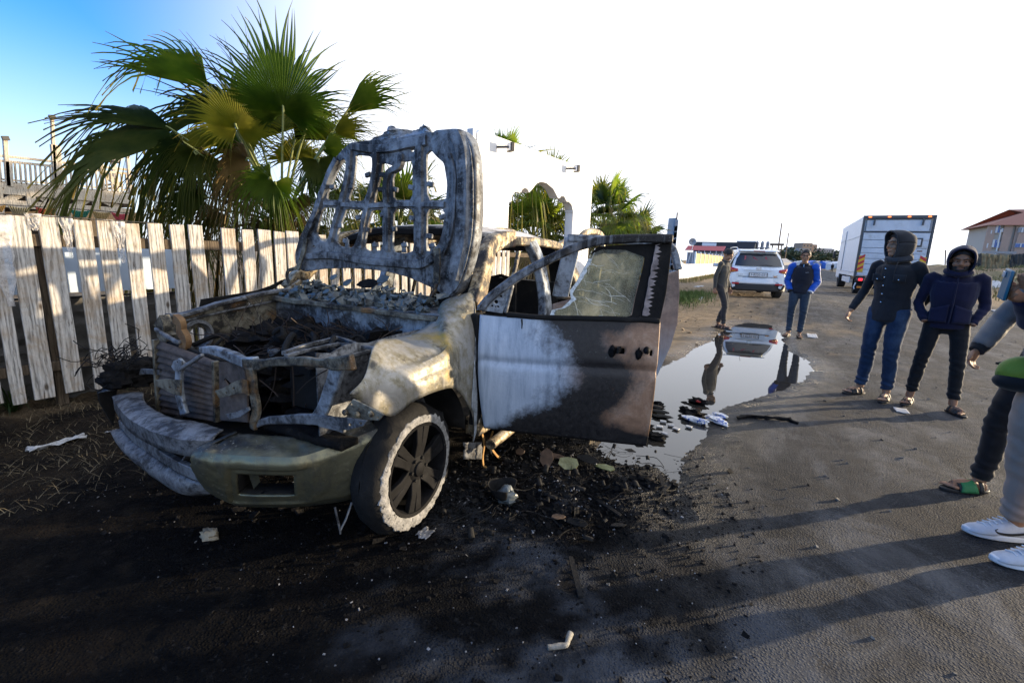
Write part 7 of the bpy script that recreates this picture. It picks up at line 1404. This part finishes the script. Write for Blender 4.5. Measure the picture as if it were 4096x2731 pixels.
# man holding a phone: beige trousers, white trainers, lime waist bag
M_bg = cloth('beige_trousers', (.27, .215, .175), .12, .9); M_nvs = cloth('dark_blue_sweater', (.010, .013, .045), .3, .9)
bp = Vector((1.31, 3.20, 0)); bp.z = gz(1.31, 3.2); RZ = R(-68)
root, V, hp = make_person(bp, RZ, 'man in beige trousers and white trainers holding up a phone at the right edge', 1.80, 1.08, dict(re=(-.27, -.02, 1.13), rw=(-.16, -.19, 1.27), le=(.25, .0, 1.12), lw=(-.01, -.20, 1.315), rhd=(.15, -1, .10), rhn=(.7, 0, .5), lhd=(-.35, -1, .10), lhn=(-.5, .3, .6), rk=(-.12, -.04, .50), ra=(-.13, .0, .085), rtoe=(-.14, -.23, .03), lk=(.11, -.06, .50), la=(.12, -.07, .085), ltoe=(.12, -.30, .03)), SK2, M_nvs, M_bg, 'trainer', SANDAL, 'short', None, (0, R(12)), top_len=.90, sleeve_r=1.12, leg_r=1.18, ankle=.10, curl=(.85, .9), vox=.010)
M_tr = mat('trainer_mesh_white', [(.3, (.42, .42, .43)), (.7, (.56, .56, .57))], 20, rough=.8, bump=.4, bscale=180, bdist=.003); M_sole = lmat('trainer_sole', (.66, .67, .68), .6)
for p in 'lr':
    a_, t_ = V[p+'a'], V[p+'toe']; fd = Vector((t_.x-a_.x, t_.y-a_.y, 0)).normalized(); fs_ = Vector((-fd.y, fd.x, 0)); a0 = Vector((a_.x, a_.y, 0)); sh_ = bpy.data.objects.new('trainer', None); COL.objects.link(sh_); sh_.parent = root
    def up_(u, v):                       # u along heel..toe, v across
        x = lerp(-.085, .225, u); wd = .049*(1-.25*u**6)*math.sin(math.pi*min(1, .12+u*1.1)*.5)**.3*(1 if u < .85 else math.sqrt(max(0, 1-((u-.85)/.152)**2))); ht = float(np.interp(u, [0, .12, .32, .45, .7, .92, 1], [.105, .118, .112, .105, .072, .052, .032])); a = math.pi*v
        return a0+fd*x+fs_*math.cos(a)*wd+Vector((0, 0, .030+max(0, math.sin(a))**.75*(ht-.03)))
    MB().grid(up_, 26, 16).build('upper', M_tr, sh_, solid=.004)
    out = []
    for k in range(30):
        a = 2*math.pi*k/30; u = .5+.5*math.cos(a); x = lerp(-.098, .238, u); wd = .053*(1-.2*u**5); out.append(a0+fd*x+fs_*math.sin(a)*wd+Vector((0, 0, .004+.016*max(0, u-.86)/.14)))
    MB().prism(out, (0, 0, .034)).build('midsole', M_sole, sh_, bevel=.008)
    for k in range(5): c0 = a0+fd*(.055+.022*k)+Vector((0, 0, .112-.011*k)); MB().tube([c0+fs_*.025, c0+Vector((0, 0, .006)), c0-fs_*.025+fd*.012], .0035, 5).build('lace', M_sole, sh_)
    for q_ in (-1, 1):                   # curved side mark
        MB().strip(spline([a0+fd*x+fs_*q_*(.0495-.006*u2)+Vector((0, 0, z)) for x, z, u2 in ((-.06, .085, 0), (-.01, .062, 0), (.05, .048, 0), (.10, .050, .3), (.115, .062, .9), (.105, .070, 1.0))], 14), [.003+.011*math.sin(math.pi*min(1, i/11)) for i in range(15)], .003, Vector(fs_)).build('side_mark', SANDAL, sh_)
    MB().ell(a0-fd*.06+Vector((0, 0, .125)), (.018, .018, .03), nu=10, nv=6).build('heel_tab', M_tr, sh_)
# phone in the raised hands, bag at the waist
PMx = Matrix.Translation(bp) @ Matrix.Rotation(RZ, 4, 'Z'); c_ = PMx @ ((V['rw']+V['lw'])/2+Vector((-.03, -.125, .035)))
ph_ = thing('phone', c_, 'blue-cased phone held up in both hands at the right edge', 'phone', None, RZ+R(70))
MB().box((0, 0, 0), (.012, .080, .150), Matrix.Rotation(.18, 3, 'X')).build('case', lmat('phone_case_blue', (.015, .12, .20), .35), ph_, bevel=.008); MB().box((.008, 0, 0), (.006, .072, .142), Matrix.Rotation(.18, 3, 'X')).build('screen', M_dglass, ph_, bevel=.004); MB().box((-.009, .015, .05), (.006, .028, .03), Matrix.Rotation(.18, 3, 'X')).build('camera_bump', lmat('clear_case', (.45, .45, .46), .25), ph_, bevel=.003)
M_lime = cloth('lime_nylon', (.14, .20, .022), .2, .6); bagc = PMx @ (V['pel']+Vector((-.16, -.12, -.06))); bag = thing('waist_bag', bagc, 'lime green and black waist bag hanging at the hip of the man with the phone', 'bag', None, RZ)
o = MB().ell((0, 0, 0), (.075, .11, .085), None, 20, 14).build('pouch', M_lime, bag); remesh(o, .010, 2, .006, 10, 2)
o = MB().ell((.012, -.015, -.045), (.075, .114, .052), None, 18, 12).build('lower_panel', M_bkt, bag); MB().tube(spline([(-.072, .065, .03), (-.080, 0, .038), (-.070, -.07, .03)], 10), .007, 6).build('zip', SANDAL, bag); MB().strip(spline([(-.04, .12, .05), (.05, .14, .12), (.12, .16, .16), (.2, .1, .2)], 12), .035, .008, Vector((0, 0, 1))).build('strap', M_bkt, bag); MB().ell((-.076, .02, -.012), (.004, .018, .008), None, 8, 6).build('logo_patch', SANDAL, bag)
o = MB().grid(lambda u, v: PMx @ (V['chest']+Vector((-.205+.02*math.sin(v*6), -.02+u*.10, lerp(.0, -.28, v)))), 6, 12).build('scarf', lmat('turquoise_cloth', (.015, .22, .28), .8), None, solid=.02); setp(o, 'turquoise cloth hanging at the side of the man with the phone', 'scarf')
# far pedestrian on the road
root, V, hp = make_person((8.7, 112, gz(8.7, 112)), R(0), 'tiny figure in dark clothes walking far down the road', 1.75, 1.0, {}, SK2, M_bkt, M_bkt, 'sandal', SANDAL, 'short', None, vox=.03, collar=False)
# ================================================================== debris, litter, plants
random.seed(42)
def scatter(name, n, pos, size, m, label, flat=.5, parent=None):
    mb = MB()
    for _ in range(n):
        x, y = pos(); s_ = random.uniform(*size)*random.choice((.6, 1, 1, 1.6)); z = gz(x, y)+s_*flat*.25
        mb.box((x, y, z), (s_*random.uniform(.5, 1.6), s_*random.uniform(.5, 1.6), s_*flat*random.uniform(.4, 1.2)), Matrix.Rotation(random.uniform(0, 6.3), 3, 'Z') @ Matrix.Rotation(random.gauss(0, .35), 3, 'X') @ Matrix.Rotation(random.gauss(0, .35), 3, 'Y'), jit=s_*.22)
    o = mb.build(name, m, parent, smooth=False); setp(o, label, kind='stuff'); return o
M_glit = mat('ash_glass_crumbs', [(.3, (.08, .08, .085)), (.55, (.18, .18, .185)), (.8, (.42, .42, .42))], 60, rough=.4, spec=.5)
def near_door():
    while True:
        p = G(random.gauss(2150, 260), random.gauss(1930, 110)); 
        if p.x > -1.75 and p.y < 3.6: return p.x, p.y
def burn_area(): return random.uniform(-3.4, .1), random.uniform(.75, 3.0)**1.0
def under(): return random.uniform(-3.2, -1.2), random.uniform(1.2, 6.0)
scatter('charred_rubble', 5200, near_door, (.003, .012), M_char, 'fine charred rubble heaped under the open pickup door', .8)
scatter('charred_rubble', 70, near_door, (.016, .036), M_char, 'coarser charred pieces lying in the rubble under the door', .4)
scatter('charred_crumbs', 3000, burn_area, (.003, .010), M_char, 'charred crumbs strewn over the burnt ground in front of the pickup', .7)
scatter('glass_crumbs', 520, burn_area, (.002, .006), M_glit, 'glittering glass crumbs strewn over the burnt ground', .6)
scatter('glass_crumbs', 500, near_door, (.003, .009), M_glit, 'pale glass crumbs among the charred rubble by the door', .6)
scatter('charred_rubble', 320, under, (.012, .045), M_char, 'charred rubble lying under the pickup floor', .5)
scatter('gravel', 900, lambda: (random.uniform(-.6, 5.5), random.uniform(1.6, 14)), (.004, .013), mat('road_gravel', [(.3, (.05, .048, .045)), (.7, (.22, .2, .17))], 12, rough=.9, kind='Position'), 'loose gravel and grit scattered over the asphalt', .7)
scatter('gravel', 500, lambda: (random.uniform(-5.5, -.3), random.uniform(8, 26)), (.01, .05), mat('sand_pebbles', [(.3, (.16, .11, .06)), (.7, (.4, .31, .2))], 6, rough=.9, kind='Position'), 'pebbles and clods on the sandy shoulder', .6)
flk = MB()
for _ in range(150):                     # thin curled flakes in the heap
    x, y = near_door(); z = gz(x, y)+random.uniform(.005, .06); s_ = random.uniform(.012, .04); M_ = Matrix.Rotation(random.uniform(0, 6.3), 3, 'Z') @ Matrix.Rotation(random.gauss(0, .6), 3, 'X')
    flk.grid(lambda u, v: Vector((x, y, z))+M_ @ Vector(((u-.5)*s_, (v-.5)*s_*1.5, .3*s_*math.sin(u*3)+.1*s_*nz(u*3, v*3, x*9))), 3, 3)
setp(flk.build('burnt_flakes', M_soot, None, solid=.002), 'thin curled burnt flakes lying over the rubble by the door', kind='stuff')
wr_ = MB()
for _ in range(85):
    x, y = near_door(); pts_ = [Vector((x, y, gz(x, y)+.01))]; d = random.uniform(0, 6.3)
    for j in range(5): d += random.uniform(-.7, .7); pts_.append(pts_[-1]+Vector((math.cos(d)*.05, math.sin(d)*.05, random.uniform(-.01, .02))))
    wr_.tube(spline(pts_, 10), random.choice((.001, .0015, .0028)), 4)
setp(wr_.build('burnt_wires', M_soot), 'burnt wire ends tangled in the rubble by the door', kind='stuff')
def on(x, y, dz=.0): p = G(x, y); p.z = gz(p.x, p.y)+dz; return p
def shard(px, py, L, W, m, label, name='plate_fragment', cat='fragment', rz=0, tilt=.2, th=.006, group='larger fragments by the door', n=7, dz=.02):
    p = on(px, py, dz); lp = [(math.cos(2*math.pi*i/n)*L*.5*random.uniform(.75, 1.15), math.sin(2*math.pi*i/n)*W*.5*random.uniform(.75, 1.15)) for i in range(n)]
    ax = Vector((math.cos(rz), math.sin(rz), 0)); ay = Vector((-math.sin(rz)*math.cos(tilt), math.cos(rz)*math.cos(tilt), math.sin(tilt)))
    o = panel(name, lp, [], p, ax, ay, th, m, None, bevel=.0015); setp(o, label, cat, group); return o
M_yg = mat('yellow_glass_shard', [(.3, (.12, .12, .03)), (.6, (.26, .26, .11)), (.8, (.45, .45, .30))], 12, rough=.25, spec=.6, bump=.5); M_brn = mat('brown_scorched_plate', [(.3, (.05, .03, .018)), (.7, (.16, .10, .06))], 10, rough=.7, bump=.4)
shard(2275, 1890, .17, .12, M_yg, 'yellowish crazed glass shard lying in the rubble below the door', 'glass_shard', 'glass shard', .2, .45, group='yellow glass shards', dz=.05); shard(2420, 1900, .16, .07, M_yg, 'narrow yellowish glass shard right of the larger one below the door', 'glass_shard', 'glass shard', .0, .25, group='yellow glass shards', dz=.03)
shard(2185, 1880, .09, .14, M_brn, 'brown scorched plate standing in the rubble left of the yellow shard', rz=.3, tilt=.9, dz=.05); shard(2080, 1835, .10, .06, M_brn, 'small brown plate in the rubble near the side step', rz=-.3, tilt=.5, dz=.04); shard(2215, 1855, .15, .05, M_brn, 'long brown strip above the yellow shard in the rubble', rz=.1, tilt=.4, dz=.04)
shard(2345, 1880, .16, .09, M_soot, 'black flat panel between the two yellow glass shards', rz=-.1, tilt=.2, dz=.05); shard(2230, 2095, .08, .05, M_brn, 'pale brown chip lying in front of the rubble heap', rz=.5, tilt=.1); shard(2310, 2115, .12, .07, M_soot, 'black flat chip at the front edge of the rubble', rz=.2, tilt=.1); shard(2520, 1800, .10, .07, M_soot, 'square black frame half in the puddle by the door corner', rz=0, tilt=.05, n=4, dz=.015); shard(2470, 2120, .10, .03, M_soot, 'thin black splinter on the wet asphalt', rz=.6, tilt=.1)
# melted lamp unit
p = on(2015, 2020, .03); th_ = thing('melted_lamp_unit', p, 'melted lamp unit with torn black rim lying in front of the door', 'lamp unit')
MB().grid(lambda u, v: p+Vector((.10*math.cos(u*4.2+1.2)*(1-.5*v), .09*math.sin(u*4.2+1.2)*(1-.5*v), .02+.07*(1-v)**2+.015*nz(u*6, v*4))), 18, 8).build('torn_rim', M_soot, th_, world=True, solid=.004); MB().ell(p+Vector((.02, -.01, .03)), (.055, .05, .05), None, 16, 12, lump=.6, seed=4).build('melted_lens', M_glass_sh, th_, world=True)
for k, (x, y, r_) in enumerate(((2560,1940,.06),(2600,1960,.05),(1880,1960,.05),(1915,1925,.04),(2480,1990,.045),(2690,1945,.03))):
    q_ = on(x, y, .015); o = MB().ell(q_, (r_, r_*.8, r_*.55), None, 14, 10, lump=1.0, seed=k*5).build('charred_lump', M_char); setp(o, ('charred lump at the right end of the rubble heap', 'smaller charred lump beside the right end of the heap', 'charred lump behind the front wheel', 'small crusted lump close to the front wheel', 'charred lump in the middle front of the rubble', 'charred crumb at the puddle mouth')[k], 'lump', 'charred lumps by the door')
for k, (a, b) in enumerate((((2640,1905),(2660,1990)),((2700,1925),(2640,1985)),((2350,2000),(2480,2080)),((2280,2250),(2320,2410)))):
    A_, B_ = on(*a, .012), on(*b, .008); o = MB().strip([A_, A_.lerp(B_, .5)+Vector((0, 0, .006)), B_], [.022, .028, .018], .010, Vector((0, 0, 1))).wobble(.004, 20).build('charred_strip', M_soot); setp(o, ('charred strip sticking out of the rubble towards the puddle', 'second charred strip crossing the first one by the puddle', 'long charred lath in front of the rubble', 'lone black strip lying on the asphalt in the foreground')[k], 'strip', 'charred strips')
# bent pipe in the foreground
A_, B_, C_ = on(2190, 2622, .012), on(2262, 2612, .014), on(2280, 2565, .016); mbp = MB().tube(spline([A_, A_.lerp(B_, .6), B_, B_.lerp(C_, .5), C_], 16), [.010]*13+[.012]*4, 12); o = mbp.wobble(.002, 30).build('bent_pipe', mat('flaked_grey_pipe', [(.3, (.10, .09, .075)), (.6, (.26, .24, .2)), (.8, (.4, .38, .33))], 40, rough=.6, bump=.4)); setp(o, 'short bent pipe lying on the asphalt in the foreground', 'pipe')
# stone, papers
o = MB().ell(on(838, 2160, .02), (.055, .03, .026), Matrix.Rotation(.3, 3, 'Z'), 12, 8, lump=.7, seed=3).build('stone', mat('beige_stone', [(.3, (.16, .13, .09)), (.7, (.34, .29, .2))], 14, rough=.9, bump=.5)); setp(o, 'beige flat stone on the burnt ground before the bumper', 'stone')
M_pap = mat('dirty_white_paper', [(.3, (.30, .30, .30)), (.7, (.55, .55, .54))], 5, rough=.8, bump=.4)
def paper(px0, px1, lift, label, name='paper_scrap', cat='paper', m=M_pap, nu=14, group='scraps of paper and plastic'):
    A_, B_ = G(*px0), G(*px1)
    o = MB().grid(lambda u, v: Vector((lerp(A_.x, B_.x, u), lerp(A_.y, B_.y, v)+.02*nz(u*3, 1), gz(lerp(A_.x, B_.x, u), lerp(A_.y, B_.y, v))+.006+lift*abs(nz(u*4+px0[0], v*4)))), nu, 6).build(name, m, None, solid=.002); setp(o, label, cat, group)
paper((105, 1820), (350, 1772), .05, 'crumpled white sack lying on the ground left of the bumper', 'sack', 'sack'); paper((430, 1748), (465, 1735), .02, 'small white scrap near the fence left of the bumper'); paper((2770, 1152), (2820, 1146), .06, 'white scrap on the sandy shoulder behind the rear door'); paper((2785, 1225), (2812, 1218), .05, 'white scrap on the sand left of the boy looking down'); paper((3570, 1634), (3640, 1662), .0, 'white paint smear strip on the asphalt before the two hooded men', 'paint_smear', 'smear'); paper((3230, 1352), (3265, 1342), .02, 'pale scrap on the asphalt beside the boy with glasses'); paper((3880, 1160), (3930, 1150), .05, 'white litter on the sand at the right of the road'); paper((4010, 1255), (4060, 1247), .05, 'pale litter on the sand edge right of the navy hoodie'); paper((1660, 2155), (1740, 2142), .02, 'grey scrap on the ground beneath the front wheel', m=M_glit)
# things floating in the puddle
M_chip = mat('pale_tile_chip', [(.3, (.30, .29, .28)), (.7, (.48, .47, .45))], 20, rough=.5)
for k, (x, y) in enumerate(((2652,1687),(2638,1708),(2684,1702),(2704,1716),(2755,1708),(2659,1735))):
    p = G(x, y, .004); o = MB().box(p+Vector((0, 0, .006)), (.055, .042, .012), Matrix.Rotation(random.uniform(-.4, .4), 3, 'Z')).build('tile_chip', M_chip, None, bevel=.003); setp(o, ('square chip farthest back in the puddle by the door', 'leftmost square chip in the puddle', 'square chip in the middle of the puddle group', 'darker square chip right of the middle one in the puddle', 'square chip in front of the crushed packets', 'square chip nearest the camera in the puddle group')[k], 'chip', 'square chips in the puddle')
t = NT('printed_foil'); n0 = t.noise(9, 4, .6, .8); c = t.ramp(n0, [(.30, (.55, .56, .58)), (.46, (.62, .62, .6)), (.52, (.05, .12, .4)), (.58, (.6, .6, .58)), (.66, (.55, .42, .03)), (.75, (.03, .03, .03))], 'CONSTANT'); t.set(base=c, rough=.3, spec=.6); t.bump(t.noise(25, 5, .6, .5), .5, .01); M_foil = t.m
for k, (x, y, L, rz_) in enumerate(((2785,1688,.26,-.25),(2868,1690,.24,-.7),(2880,1672,.16,-.4))):
    p = G(x, y, .0); M_ = Matrix.Rotation(rz_, 3, 'Z'); o = MB().ell(p+Vector((0, 0, .022)), (L*.5, .05, .024), M_, 18, 10, lump=.5, seed=k*7).build('crushed_packet', M_foil); setp(o, ('crushed printed packet floating left in the puddle', 'crushed printed packet crossing the left one in the puddle', 'small pale packet behind the two crushed packets')[k], 'packet', 'crushed packets in the puddle')
for k, (x, y, r_) in enumerate(((2795,1610,.07),(2740,1615,.03),(2770,1655,.08),(2625,1625,.07),(2620,1750,.06),(2590,1715,.05))):
    p = G(x, y, .01); o = MB().ell(p+Vector((0, 0, .012)), (r_*1.2, r_*.7, r_*.45), Matrix.Rotation(random.uniform(-.5, .5), 3, 'Z'), 14, 10, lump=1.1, seed=k*9+2).build('burnt_clump', M_char); setp(o, ('burnt clump with a red spot farthest back in the puddle', 'small brown clump left of the red-spotted one in the puddle', 'wet black clump behind the crushed packets', 'stack of burnt layers by the door edge in the puddle', 'burnt clump at the lower door corner in the puddle', 'burnt clump under the door edge in the puddle')[k], 'clump', 'burnt clumps in the puddle')
    if k == 0: MB().ell(p+Vector((0, -.045, .025)), (.025, .012, .012), None, 10, 6).build('red_spot', lmat('red_plastic_bit', (.5, .03, .02), .4), o)
pts_ = [on(2945, 1682, .012), on(3000, 1678, .015), on(3060, 1688, .018), on(3120, 1690, .025), on(3190, 1705, .012)]; o = MB().strip(spline(pts_, 22), [.03+.035*abs(nz(i*.5, 2)) for i in range(23)], [.02+.03*abs(nz(i*.4, 5)) for i in range(23)], Vector((0, 0, 1))).wobble(.02, 14).build('burnt_rag', M_char); setp(o, 'long burnt rag lying at the right rim of the puddle', 'rag')
for k, (x, y) in enumerate(((2560,1640),(2575,1655),(2590,1670))): 
    p = G(x+60, y, .004); o = MB().ell(p+Vector((0, 0, .015+.012*(2-k))), (.09, .04, .010), Matrix.Rotation(-.2+.2*k, 3, 'Z'), 12, 6, lump=.4, seed=k).build('burnt_layer', M_soot); setp(o, ('topmost burnt flat layer at the door edge', 'middle burnt flat layer at the door edge', 'lowest burnt flat layer at the door edge')[k], 'layer', 'burnt layers at the door edge')
# ------------------------------------------------------------------ plants
def blades(name, n, pos, hgt, wid, m, label, lean=.5):
    vs = []; fs = []
    for _ in range(n):
        x, y = pos(); z = gz(x, y); h_ = random.uniform(*hgt); a = random.uniform(0, 6.3); l_ = random.uniform(0, lean)*h_; dx, dy = math.cos(a), math.sin(a); w2 = random.uniform(*wid)
        o = len(vs); vs += [(x-dy*w2, y+dx*w2, z), (x+dy*w2, y-dx*w2, z), (x+dx*l_*.4+dy*w2*.6, y+dy*l_*.4-dx*w2*.6, z+h_*.6), (x+dx*l_*.4-dy*w2*.6, y+dy*l_*.4+dx*w2*.6, z+h_*.6), (x+dx*l_, y+dy*l_, z+h_)]; fs += [(o, o+1, o+2, o+3), (o+3, o+2, o+4)]
    o = mobj(name, vs, fs, m, smooth=False); setp(o, label, kind='stuff'); return o
M_grs = mat('green_grass', [(.3, (.04, .075, .012)), (.7, (.12, .17, .03))], 6, rough=.7, kind='Position'); M_str2 = mat('dry_straw', [(.3, (.06, .045, .025)), (.7, (.19, .15, .085))], 9, rough=.9, kind='Position'); M_gg = mat('dry_green_grass', [(.3, (.07, .08, .02)), (.7, (.22, .19, .07))], 3, rough=.8, kind='Position')
blades('grass', 4200, lambda: (random.gauss(-2.75, .42), random.gauss(16.2, 1.0)), (.05, .20), (.004, .010), M_grs, 'clump of short green grass on the shoulder behind the rear door', .9)
blades('grass', 2600, lambda: (random.uniform(-6.2, -5.1)+abs(random.gauss(0, .3)), random.uniform(30, 62)), (.05, .25), (.006, .018), M_gg, 'ragged weeds along the foot of the low roadside wall', .8)
blades('straw', 2600, lambda: (random.uniform(-5.4, -3.2), random.uniform(-.3, 1.9)), (.01, .05), (.001, .003), M_str2, 'trampled straw on the ground along the picket fence', 4.0)
def dune():
    while True:
        x, y = random.uniform(9, 30), random.uniform(30, 72)
        if nz(x*.5, y*.3, 3) > .12 and x > road_edge(y)+1.2: return x, y
blades('grass', 3600, dune, (.12, .42), (.015, .04), M_gg, 'tussocks of dry grass over the sandy rise', .9)
dp = [(-5.25, .62), (-5.25, 1.02), (-5.2, 1.75), (-5.28, 2.2)]
for k, (x, y) in enumerate(dp):
    mb = MB()
    for i in range(46):
        a = random.uniform(0, 6.3); l_ = random.uniform(.18, .42); p0 = Vector((x, y, .02)); p2 = p0+Vector((math.cos(a)*l_*.55+.08, math.sin(a)*l_*.6, random.uniform(.02, .32))); p1 = p0.lerp(p2, .5)+Vector((0, 0, .10)); sp_ = spline([p0, p1, p2], 5); sd_ = Vector((-math.sin(a), math.cos(a), 0))*.007
        mb.add([q_+sd_*(1-i2/5.2)*s2 for i2, q_ in enumerate(sp_) for s2 in (-1, 1)], [(2*i2, 2*i2+1, 2*i2+3, 2*i2+2) for i2 in range(5)])
    o = mb.build('palm_seedling', L_dark, None, smooth=False); setp(o, ('dry leaf tuft at the far left under the fence', 'dark leaf tuft under the leftmost pickets', 'leaf tuft under the fence close to the bumper corner', 'leaf tuft behind the burnt mesh tangle')[k], 'plant', 'leaf tufts under the fence')
